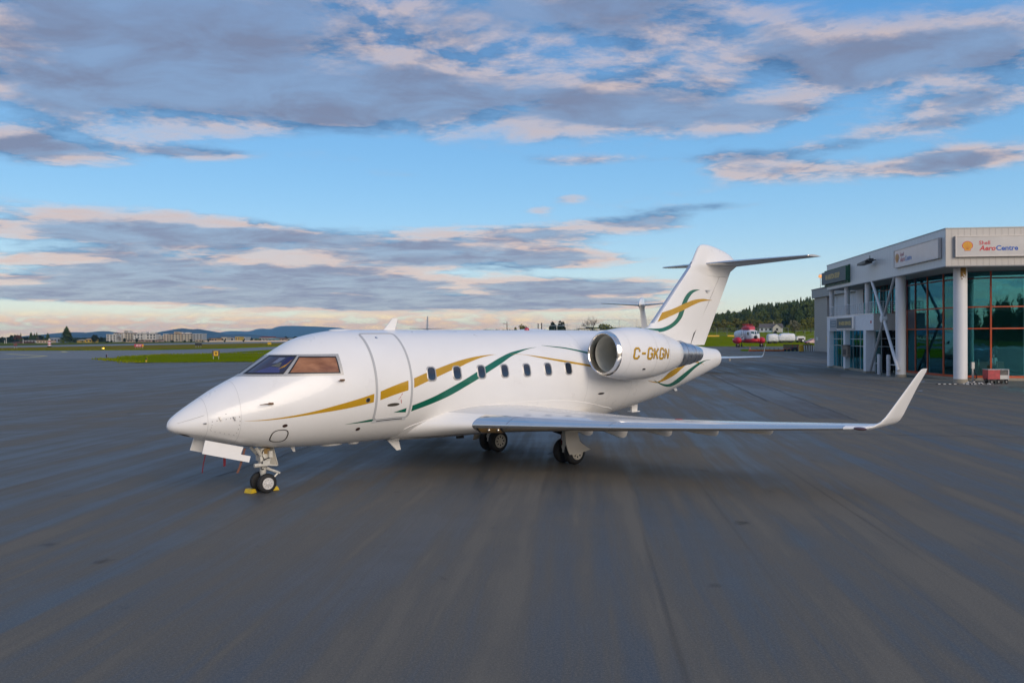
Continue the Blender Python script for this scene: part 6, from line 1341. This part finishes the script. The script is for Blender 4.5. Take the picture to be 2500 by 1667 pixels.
hs_ = thing('bungalow', 'low white bungalow with a grey brown roof below the evergreens', 'house', (atx(1884, 440), 440, bankz(440)), R(-14)); hwal = M('house_white', (.52, .56, .60), .8, var=.05, scale=2); hroof = M('house_roof', (.12, .105, .095), .85, var=.2, scale=2)
MB().box(-6.2, 5.6, 0, 7, -.5, 2.5).build('wall', hwal, hs_); MB().loft([[(-6.7, -.6, 2.4), (-6.7, 7.6, 2.4), (-6.0, 3.5, 4.5)], [(6.1, -.6, 2.4), (6.1, 7.6, 2.4), (5.6, 3.5, 4.6)]]).build('roof', hroof, hs_)
g_ = MB().loft([[(.4, -1.6, -.5), (4.9, -1.6, -.5), (4.9, -1.6, 2.5), (2.65, -1.6, 4.4), (.4, -1.6, 2.5)], [(.4, 2, -.5), (4.9, 2, -.5), (4.9, 2, 2.5), (2.65, 3.2, 4.4), (.4, 2, 2.5)]]).build('gable', M('house_cream', (.55, .52, .46), .8), hs_); MB().loft([[(-.1, -2.0, 2.25), (.0, -2.0, 2.1), (2.65, -2.0, 4.45), (2.65, -2.0, 4.62)], [(-.1, 2, 2.25), (.0, 2, 2.1), (2.65, 3.2, 4.45), (2.65, 3.2, 4.62)]]).loft([[(5.4, -2.0, 2.25), (5.3, -2.0, 2.1), (2.65, -2.0, 4.45), (2.65, -2.0, 4.62)], [(5.4, 2, 2.25), (5.3, 2, 2.1), (2.65, 3.2, 4.45), (2.65, 3.2, 4.62)]]).build('gable_roof', hroof, hs_)
for x0, x1, y in ((-5.4, -4.4, 0), (-3.2, -2.4, 0), (-1.2, -.2, 0), (2.1, 3.2, -1.6)): f = MB().box(x0, x1, y-.06, y-.01, .9, 2.0).build('window', black, hs_); MB().box(x0-.1, x1+.1, y-.08, y-.01, .78, .88).build('sill', hw, f)
MB().box(1.0, 1.5, 3.2, 3.7, 4.3, 5.6).build('chimney', conc, hs_); MB().box(-2.6, .3, -1.0, -.9, -.1, .9).build('porch_screen', M('porch_blue', (.32, .46, .52), .7), hs_)
# things that peep over the jet's roof
for px, w_px, top, D, m, nm, lab in ((1351, 26, 785, 500, DRK[0], 'clump_tree', 'left half of the square dark clump of trees behind the T tailed airplane'), (1370, 26, 784, 500, DRK[1], 'clump_tree', 'right half of the square dark clump of trees behind the T tailed airplane'), (1279, 30, 793, 450, DEC[0], 'round_bush', 'broad olive bush behind the red beacon on the jet roof'), (1259, 14, 797, 450, DEC[1], 'round_bush', 'small olive bush left of the broad one over the jet roof'), (1478, 44, 787, 430, DEC[2], 'round_bush', 'wide rounded olive bush just left of the engine intake')):
    h = atz(px, top, D); tree(nm, lab, atx(px, D), D, 0, h, w_px/F_PX*D*1.15, m, None, None, 'tree')
D = 425; o = thing('bare_tree', 'leafless tree with a fan of thin branches left of the wide olive bush', 'tree', (atx(1446, D), D, 0)); h = atz(1446, 770, D); o.scale = (h*.95, h*.95, h); b_ = bpy.data.objects.new('branches', BARE[0]); COL.objects.link(b_); b_.parent = o
for px, top, lab in ((1314, 790, 'left of two slim dark chimneys over the jet roof'), (1322.5, 788.5, 'right and slightly taller of two slim dark chimneys over the jet roof')):
    D = 520; o = thing('chimney_stack', lab, 'chimney', (atx(px, D), D, 0), 0, 'slim chimneys'); h = atz(px, top, D); MB().lathe((0, 0, 0), (0, 0, 1), [(0, .45), (h, .30)], 10).build('shaft', M('stack_brown', (.07, .05, .04), .8), o); MB().lathe((0, 0, 0), (0, 0, 1), [(h-.6, .38), (h, .38)], 10).build('cap', dark, o)
D = 560; o = thing('radio_mast', 'slender mast with a side arm over the middle of the jet roof', 'mast', (atx(1238, D), D, 0)); h = atz(1238, 785, D); MB().tube([(0, 0, 0), (0, 0, h)], [.5, .22], 6).build('pole', M('mast_brown', (.13, .10, .08), .7), o); m = MB(); m.tube([(0, 0, h-1.5), (-2.2, 0, h-1.2)], .15, 5); m.box(-2.6, -1.7, -.2, .2, h-1.5, h-1.0)
for k in range(5): m.tube([(-.5, 0, h-2.2-k*.9), (.5, 0, h-2.2-k*.9)], .1, 4)
m.build('arm', M('mast_brown', (.13, .10, .08), .7), o)
mb = MB()
for k in range(2600): px = rnd.uniform(1180, 1720); D = 900+rnd.uniform(-60, 60); x = atx(px, D); top = atz(px, 803.5, D)*rnd.uniform(.6, 1.08); w = rnd.uniform(.8, 2.0); mb.add([(x-w, D, 0), (x+w, D, 0), (x+rnd.uniform(-.4, .4), D, top)], [(0, 1, 2)])
o = mb.build('distant_wood', conm, fix=False); o['kind'] = 'stuff'
mb = MB()
for k in range(2600): px = rnd.uniform(-260, 270); D = 790+rnd.uniform(-40, 40); x = atx(px, D); top = atz(px, 824, D)*rnd.uniform(.55, 1.12); w = rnd.uniform(.8, 2.2); mb.add([(x-w, D, 0), (x+w, D, 0), (x+rnd.uniform(-.6, .6), D, top)], [(0, 1, 2)])
o = mb.build('distant_wood', darkm, fix=False); o['kind'] = 'stuff'
mb = MB()
for k in range(2400): x = rnd.uniform(-520, 520); y = -330+rnd.uniform(-30, 30); w = rnd.uniform(1.5, 3.5); mb.add([(x-w, y, 0), (x+w, y, 0), (x+rnd.uniform(-.6, .6), y, rnd.uniform(9, 24))], [(0, 1, 2)])
o = mb.build('distant_wood', conm, fix=False); o['kind'] = 'stuff'

# ------------------------------------------------------------------ the town across the runway
def house(px0, px1, top, D, wall, roof, label, floors=0, cat='house', name='town_house', pitched=False, depth=11, cols=None, base=0.0):
    x0, x1 = atx(px0, D), atx(px1, D); w = x1-x0; h = atz((px0+px1)/2, top, D)-base; o = thing(name, label, cat, ((x0+x1)/2, D, base), R(rnd.uniform(-4, 4)))
    eave = h*.68 if pitched else h
    MB().box(-w/2, w/2, 0, depth, 0, eave).build('wall', wall, o)
    if pitched: MB().loft([[(-w/2-.5, -.5, eave), (-w/2-.5, depth+.5, eave), (-w/2*.85, depth/2, h)], [(w/2+.5, -.5, eave), (w/2+.5, depth+.5, eave), (w/2*.85, depth/2, h)]]).build('roof', roof, o)
    else: MB().box(-w/2-.25, w/2+.25, -.25, depth+.25, eave, eave+.35).build('roof', roof, o)
    fl = floors or max(1, round(eave/3)); n = cols or max(2, round(w/2.6)); m = MB(); s = MB()
    for f in range(fl):
        z0 = (f+.32)*eave/fl; z1 = (f+.80)*eave/fl
        for k in range(n):
            a = -w/2+(k+.22)*w/n; b = -w/2+(k+.78)*w/n
            m.box(a, b, -.06, .05, z0, z1)
            if floors: s.box(a-.1, b+.1, -.35, -.07, z0-.28, z0-.06)
    if floors and w > 9:
        q = MB()
        for _ in range(int(w/9)+1):
            a = rnd.uniform(-w/2, w/2-4); q.box(a, a+rnd.uniform(2.5, 5), 2, 8, eave+.36, eave+rnd.uniform(1.2, 2.6))
        for k in range(int(w/8)):
            a = -w/2+8*k+rnd.uniform(0, 2); q.box(a, a+1.1, -1.0, -.02, 0, eave*rnd.uniform(.8, 1.0))
        q.build('stair_bay', tw['white'] if rnd.random() < .5 else tw['tan'], o, stuff=True)
    m.build('window_row', M('town_glass', (.03, .035, .045), .2), o, stuff=True)
    if floors: s.build('balcony_row', M('balcony_pale', (.42, .40, .37), .7), o, stuff=True)
    return o
tw = {k: M('town_'+k, c, .85, var=.05, scale=.3) for k, c in dict(white=(.56, .54, .50), cream=(.50, .44, .34), grey=(.36, .37, .38), tan=(.42, .33, .23), yellow=(.55, .36, .05), brown=(.16, .10, .075), redroof=(.16, .045, .035), roof=(.10, .085, .08), orange=(.40, .24, .12), teal=(.18, .30, .30), beige=(.62, .50, .39), blue=(.22, .27, .35), pink=(.40, .27, .22)).items()}
house(30, 64, 834, 640, tw['redroof'], tw['redroof'], 'long low dark red hall beside the reddish tree at far left', pitched=True); house(55, 87, 831, 660, tw['grey'], tw['roof'], 'grey flat roofed block between the red hall and the beige warehouse', cat='building'); house(89, 118, 832, 640, tw['beige'], tw['orange'], 'beige warehouse left of the red and white banded tower', cat='warehouse', name='warehouse', cols=4); house(124, 147, 826, 650, tw['blue'], tw['grey'], 'bluish grey block right of the banded tower', cat='building'); house(16, 31, 839, 610, tw['blue'], tw['blue'], 'small blue grey shed at the far left', pitched=True, cat='shed', name='shed')
house(188, 198, 829, 660, tw['yellow'], tw['tan'], 'small dull yellow house right of the big conifer', pitched=True); house(208, 225, 826, 650, tw['yellow'], tw['orange'], 'bright yellow house in front of the dark trees', pitched=True)
house(260, 283, 817, 720, tw['white'], tw['white'], 'white left wing of the apartment block by the bare tree', 4, 'apartment block', 'apartment_block'); house(277, 326, 813.5, 735, tw['cream'], tw['brown'], 'cream apartment block with a brown roof behind the bare tree', 4, 'apartment block', 'apartment_block'); house(302, 324, 830, 640, tw['tan'], tw['roof'], 'low tan building with a dark flat roof in front of the apartments', cat='building'); house(327, 380, 815.5, 720, tw['white'], tw['roof'], 'long white apartment block with three rows of dark windows', 3, 'apartment block', 'apartment_block'); house(329, 386, 830.5, 690, tw['pink'], tw['brown'], 'brick coloured ground floor terrace below the long white block', cat='building')
house(380, 400, 820, 730, tw['white'], tw['white'], 'pale stepped block right of the long white apartments', 3, 'apartment block', 'apartment_block'); house(399, 413, 816, 720, tw['beige'], tw['white'], 'narrow beige block at the left end of the big cream apartments', 4, 'apartment block', 'apartment_block')
ab = house(413, 478, 816, 715, tw['cream'], tw['brown'], 'big cream apartment block with two white roof boxes', 4, 'apartment block', 'apartment_block'); sc = 715/F_PX; hh_ = atz(445, 816, 715)
for a, b, tp in ((437, 443.5, 811.5), (449.5, 460, 811.5)): MB().box((a-445.5)*sc, (b-445.5)*sc, 3, 8, hh_+.36, atz(445, tp, 715)).build('roof_box', tw['white'], ab)
house(471, 494, 815.5, 712, tw['grey'], tw['white'], 'glass cornered tower at the right end of the big cream apartments', 4, 'apartment block', 'apartment_block'); house(477, 493, 830, 650, tw['tan'], tw['tan'], 'plain tan building at the foot of the apartment tower', cat='building'); house(494, 510, 828, 700, tw['pink'], tw['grey'], 'low pinkish houses right of the apartment tower', pitched=True)
house(510, 517, 826, 690, tw['brown'], tw['roof'], 'narrow dark brown house at the left of the terrace row'); house(516, 530, 826, 680, tw['orange'], tw['roof'], 'tan orange house with one dark window'); house(530, 541, 825.5, 700, tw['brown'], tw['roof'], 'brown house between the orange and the grey ones'); house(540, 554, 824, 690, tw['cream'], tw['tan'], 'cream house with a dark ground floor'); house(553, 571, 824.5, 700, tw['grey'], tw['brown'], 'grey house with dark upper windows left of the yellow block'); house(574.5, 586, 823, 670, tw['yellow'], tw['yellow'], 'tall bright yellow block in the middle of the town', 3, 'building', 'yellow_block'); house(586, 600, 824, 690, tw['grey'], tw['white'], 'grey block touching the tall yellow one'); house(600, 612, 828, 700, tw['tan'], tw['grey'], 'low tan garage left of the dark trees')
house(632, 667, 821, 760, tw['white'], tw['redroof'], 'long white building with a red roof on the rise', pitched=True); house(640, 656, 828, 700, tw['grey'], tw['roof'], 'grey house under the long white building'); house(655, 673, 826, 690, tw['teal'], tw['teal'], 'teal roofed house near the jet nose', pitched=True); house(672, 694, 824, 700, tw['pink'], tw['brown'], 'brownish house with a stepped roof near the jet windscreen', pitched=True); house(692, 710, 826, 710, tw['cream'], tw['tan'], 'cream house at the right end of the town', pitched=True)
wl_ = MB().box(atx(500, 640), atx(700, 640), 640, 640.3, 0, 1.0).build('boundary_wall', tw['beige']); tag(wl_, 'long low pale boundary wall in front of the town houses', 'wall')
CONB = drop(conifer_mesh(8, .46, 460))
for px, top, D, m, w, lab in ((6, 822, 620, DRK[0], 1.2, 'dark broadleaf tree at the very left edge'), (26, 818, 660, DRK[1], 1.1, 'dark round tree left of the reddish one'), (44, 817, 650, REDT[0], 1.1, 'reddish brown tree beside the dark red hall'), (51, 812, 680, CON[2], .45, 'thin dark spire shaped conifer'), (38, 817, 700, DRK[0], 1.2, 'dark rounded tree behind the reddish one'), (63, 822, 720, DRK[1], 1.6, 'hazy dark tree behind the grey block'), (76, 811, 690, CON[1], .8, 'dark conifer, leftmost of a close group of three'), (84, 814, 680, CON[3], .8, 'middle conifer of the close group'), (90, 811.5, 690, CON[0], .7, 'right conifer of the close group'), (98, 817, 700, DRK[0], 1.2, 'low dark tree right of the conifer group'), (92, 822, 650, BRN[0], .8, 'yellowish thin tree in front of the conifers'), (106, 818, 740, CON[0], .7, 'small distant conifer over the warehouse'), (117, 812.5, 690, CON[1], .8, 'conifer behind the red and white banded tower'),
    (163, 796.5, 640, CONB, .95, 'tallest broad dark conifer of the town'), (151, 829, 620, LIME[0], 1.9, 'bright green bush left of the big conifer'), (182, 829, 625, DRK[0], 1.3, 'dark bush at the right foot of the big conifer'), (201, 831, 640, DEC[0], 1.6, 'small green tree between the two yellow houses'), (203, 826, 690, CON[2], .6, 'tiny dark conifer behind the yellow house'), (231, 817, 640, DRK[1], 1.1, 'tall dark rounded tree right of the yellow house'), (248, 822, 645, DRK[0], 1.3, 'broad dark tree left of the white apartments'), (262, 834, 630, DRK[1], 3.6, 'low dark hedge in front of the white apartments'), (290, 819, 640, BRN[0], 1.0, 'bare brown tree in front of the apartments'), (304, 825, 635, DRK[0], .9, 'dark oval tree left of the low tan building'), (347, 827, 650, BRN[0], 1.2, 'bare twiggy tree in front of the long white block'), (420, 830, 640, DRK[1], 2.4, 'dark shrub under the big cream apartments'), (451, 830, 640, DRK[0], 2.0, 'second dark shrub under the big cream apartments'), (404, 833, 640, DEC[1], 1.8, 'small green shrub near the stepped block'), (389, 835, 640, BRN[0], 2.2, 'brown shrub near the stepped block'), (494, 832, 640, DRK[1], 1.2, 'small dark bush at the tan building'),
    (272, 830, 632, DRK[0], 1.4, 'dark bush before the left wing of the white apartments'), (316, 829, 632, BRN[0], 1.1, 'thin bare tree at the right end of the low tan building'), (334, 826, 632, DRK[1], 1.0, 'dark tree at the left end of the long white block'), (362, 831, 632, BRN[0], 1.6, 'bare shrub in front of the long white block, middle'), (376, 829, 632, DRK[0], 1.2, 'dark tree at the right end of the long white block'), (432, 827, 632, BRN[0], 1.0, 'bare tree in front of the big cream apartments'), (466, 828, 632, DRK[1], 1.3, 'dark tree left of the plain tan building'), (508, 827, 632, DRK[0], .9, 'dark tree left of the narrow brown house'), (548, 830, 632, DRK[1], 1.5, 'dark shrub before the cream house'), (594, 829, 632, DRK[0], 1.2, 'dark shrub right of the tall yellow block'),
    (614, 825, 650, DRK[0], 1.1, 'dark pointed tree right of the tan garage'), (625, 828, 650, DRK[1], 1.1, 'small dark tree between two bigger ones'), (635, 826, 650, DRK[0], 1.3, 'dark tree left of the long white building'), (699, 821, 720, DRK[1], 1.2, 'dark tree on the rise near the jet nose'), (722, 821, 720, DRK[0], 1.5, 'dark trees cut off by the jet nose'), (653, 820, 780, CON[1], .8, 'small conifer behind the red roof')):
    x = atx(px, D); h = max(1.2, atz(px, top, D)); tree('town_tree', lab, x, D, 0, h, h*w, m, TRKC[0] if m in CON else None, 'trees of the town')
for px, top, lab in ((15.5, 825, 'pale lamp post at the far left'), (11.5, 831, 'shorter grey post left of the lamp post'), (56.5, 828, 'thin white post beside the grey block')):
    D = 600; o = thing('lamp_post', lab, 'lamp post', (atx(px, D), D, 0), 0, 'posts of the town'); h = atz(px, top, D); MB().tube([(0, 0, 0), (0, 0, h)], [.22, .14], 6).build('pole', tw['white'], o); MB().box(-.5, .1, -.15, .15, h-.1, h+.12).build('lamp_head', tw['grey'], o)
bt = thing('banded_tower', 'stubby red and white banded navigation tower with a pale cap', 'tower', (-179.5, 322.8, 0)); rb = M('band_red', (.42, .02, .035), .5)
for k, (z0, z1) in enumerate(((.55, .95), (.95, 1.45), (1.45, 1.95), (1.95, 2.45))): MB().lathe((0, 0, 0), (0, 0, 1), [(z0, .62-.04*k), (z1, .58-.04*k)], 18).build('band', [white2, rb, white2, rb][k], bt)
MB().lathe((0, 0, 0), (0, 0, 1), [(2.45, .5), (2.9, .42), (3.0, .52), (3.15, .3), (3.5, .04)], 16).build('cap', M('cap_cream', (.55, .48, .40), .6), bt); MB().box(-.5, .5, -.5, .5, 0, .55).build('base', black, bt)
# airfield signs and lights
def post2(o, w, h0, n=2, mat=white2):
    for k in range(n): x = -w*.36+.72*w*k/(n-1); MB().tube([(x, 0, 0), (x, 0, h0)], .03, 6).build('leg', mat, o)
sg = thing('taxiway_sign', 'yellow taxiway sign with a black letter W between two dark panels on the green verge', 'sign', (-46.7, 131.2, .03), R(14)); post2(sg, 1.1, .52); MB().box(-.55, .55, -.08, .08, .50, 1.32).build('sign_box', M('sign_brown', (.07, .055, .045), .5), sg); MB().box(-.33, .33, -.10, -.082, .54, 1.28).build('sign_face', M('taxi_yellow', (.72, .40, .01), .5), sg); text_fit('W', .40, .50, lambda a, b: (-.20+a, -.104, .66+b), 'lettering', M('letter_dark', (.03, .02, .005), .5), sg, bold=.05)
sg = thing('airfield_sign', 'black backed airfield sign on three pale legs in the infield', 'sign', (-106.5, 282.5, .05), R(12)); post2(sg, 2.2, .7, 3); MB().box(-1.08, 1.08, -.1, .1, .66, 1.45).build('sign_box', black, sg); MB().box(-1.12, 1.12, -.11, .11, 1.45, 1.5).build('sign_edge', dark, sg)
sg = thing('runway_sign', 'red runway sign with white numbers and a small yellow end panel in the infield', 'sign', (-118.8, 264.9, .05), R(18)); post2(sg, 2.7, .6, 4); MB().box(-1.35, 1.35, -.1, .1, .55, 1.42).build('sign_box', M('sign_red_dark', (.42, .01, .035), .5), sg); MB().box(1.0, 1.33, -.12, -.105, .60, 1.38).build('sign_end', M('taxi_yellow', (.72, .40, .01), .5), sg); text_fit('09-27', 1.6, .52, lambda a, b: (-.85+a, -.108, .73+b), 'lettering', M('letter_white', (.75, .72, .72), .5), sg, bold=.025)
sg = thing('airfield_sign', 'small dark airfield sign at far left on thin legs', 'sign', (-168.3, 282, .05), R(25)); post2(sg, 1.0, .8); MB().box(-.5, .5, -.1, .1, .8, 1.4).build('sign_box', M('sign_maroon', (.06, .01, .015), .5), sg); MB().box(-.52, .52, -.12, .12, 1.4, 1.5).build('sign_edge', M('band_red', (.42, .02, .035), .5), sg)
yx = thing('marker_box', 'bright yellow marker box in the infield near the jet nose', 'marker', (atx(658, 330), 330, .05)); MB().box(-.65, .65, -.4, .4, .5, 1.3).build('box', yellow, yx); post2(yx, 1.2, .5, 2, yellow); MB().box(-.7, .7, -.45, .45, 1.3, 1.38).build('lid', M('taxi_yellow', (.72, .40, .01), .5), yx)
ll = thing('guard_light', 'glowing amber guard light at the edge of the taxiway', 'light', (-116.4, 237, .05)); MB().tube([(0, 0, 0), (0, 0, .35)], .05, 6).build('stem', dark, ll); MB().ball((0, 0, .5), .22, 12, 8).build('lamp', M('amber_lamp', (.9, .5, .05), .4, emit=(1, .52, .05, 2.2)), ll, smooth=True); MB().box(-.5, -.35, -.08, .08, .3, .62).build('shade', white2, ll)
for x, y, lab in ((-72.0, 147.6, 'dark edge light with a pink rod at the left tip of the verge'), (-71.0, 145.6, 'dark edge light nearest the left tip of the verge'), (-51.7, 117.5, 'dark edge light on a yellow stem at the front of the verge')):
    o = thing('edge_light', lab, 'light', (x, y, .03), 0, 'edge lights of the verge'); MB().lathe((0, 0, 0), (0, 0, 1), [(0, .10), (.30, .08), (.31, .04)], 10).build('stem', yellow if y < 120 else dark, o); MB().ball((0, 0, .40), .11, 10, 6, (1, 1, 1.2)).build('lens', M('lens_blue', (.01, .012, .03), .2), o, smooth=True)
    if y != 145.6: MB().tube([(.14, 0, 0), (.14, 0, .85)], .015, 5).build('marker_rod', M('rod_pink', (.5, .3, .28), .6) if y > 120 else yellow, o)
# ------------------------------------------------------------------ hills
def hills(name, D, prof, dep, seed, mat):
    f = pchip([p[0] for p in prof], [p[1] for p in prof]); rnd = random.Random(seed); pxs = [prof[0][0]+(prof[-1][0]-prof[0][0])*i/150 for i in range(151)]; rows = []
    for t in (-1, -.8, -.6, -.4, -.22, -.1, 0, .3, 1):
        row = []
        for px in pxs:
            h = max(0, atz(px, f(px), D)); k = (1-abs(t))**.8; row.append((atx(px, D)+rnd.uniform(-9, 9), D+t*dep+rnd.uniform(-15, 15), h*k*(1 if t == 0 else rnd.uniform(.93, 1.0))-(.5 if abs(t) == 1 else 0)))
        rows.append(row)
    n = len(pxs); mb = MB(); mb.add([p for r in rows for p in r], [(j*n+i, j*n+i+1, (j+1)*n+i+1, (j+1)*n+i) for j in range(len(rows)-1) for i in range(n-1)]); struct(mb.build(name, mat, smooth=True, fix=False))
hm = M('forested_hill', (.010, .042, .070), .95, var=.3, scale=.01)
hills('near_hills', 3800, [(-700, 830), (-300, 816), (-80, 824), (0, 829), (60, 827), (110, 822), (140, 814), (160, 811), (195, 811), (215, 813), (245, 808), (270, 809), (300, 817), (345, 813.5), (370, 815), (400, 811), (448, 801), (470, 804), (490, 803), (505, 808), (520, 816), (545, 817), (590, 815), (620, 818), (660, 821), (760, 822), (900, 821), (1100, 819)], 500, 1, hm)
hills('far_hills', 7600, [(420, 824), (500, 821), (540, 811), (570, 808), (605, 809), (640, 802), (660, 803), (685, 796.5), (707, 795.5), (770, 797), (815, 799), (845, 803.5), (900, 811), (1000, 817), (1150, 819)], 700, 2, hm)
# ------------------------------------------------------------------ air
HZ = MB().box(-6500, 6500, -450, 8700, -2.0, 128).build('haze', M('haze_air', (1, 1, 1)))
hm2 = bpy.data.materials.new('haze_volume'); hm2.use_nodes = True; t = hm2.node_tree; t.nodes.clear(); pv = t.nodes.new('ShaderNodeVolumePrincipled'); pv.inputs['Color'].default_value = (.30, .66, 1.0, 1); pv.inputs['Density'].default_value = 0.85e-4; pv.inputs['Anisotropy'].default_value = 0.0
mo = t.nodes.new('ShaderNodeOutputMaterial'); t.links.new(pv.outputs[0], mo.inputs['Volume']); HZ.data.materials.clear(); HZ.data.materials.append(hm2); HZ['kind'] = 'stuff'
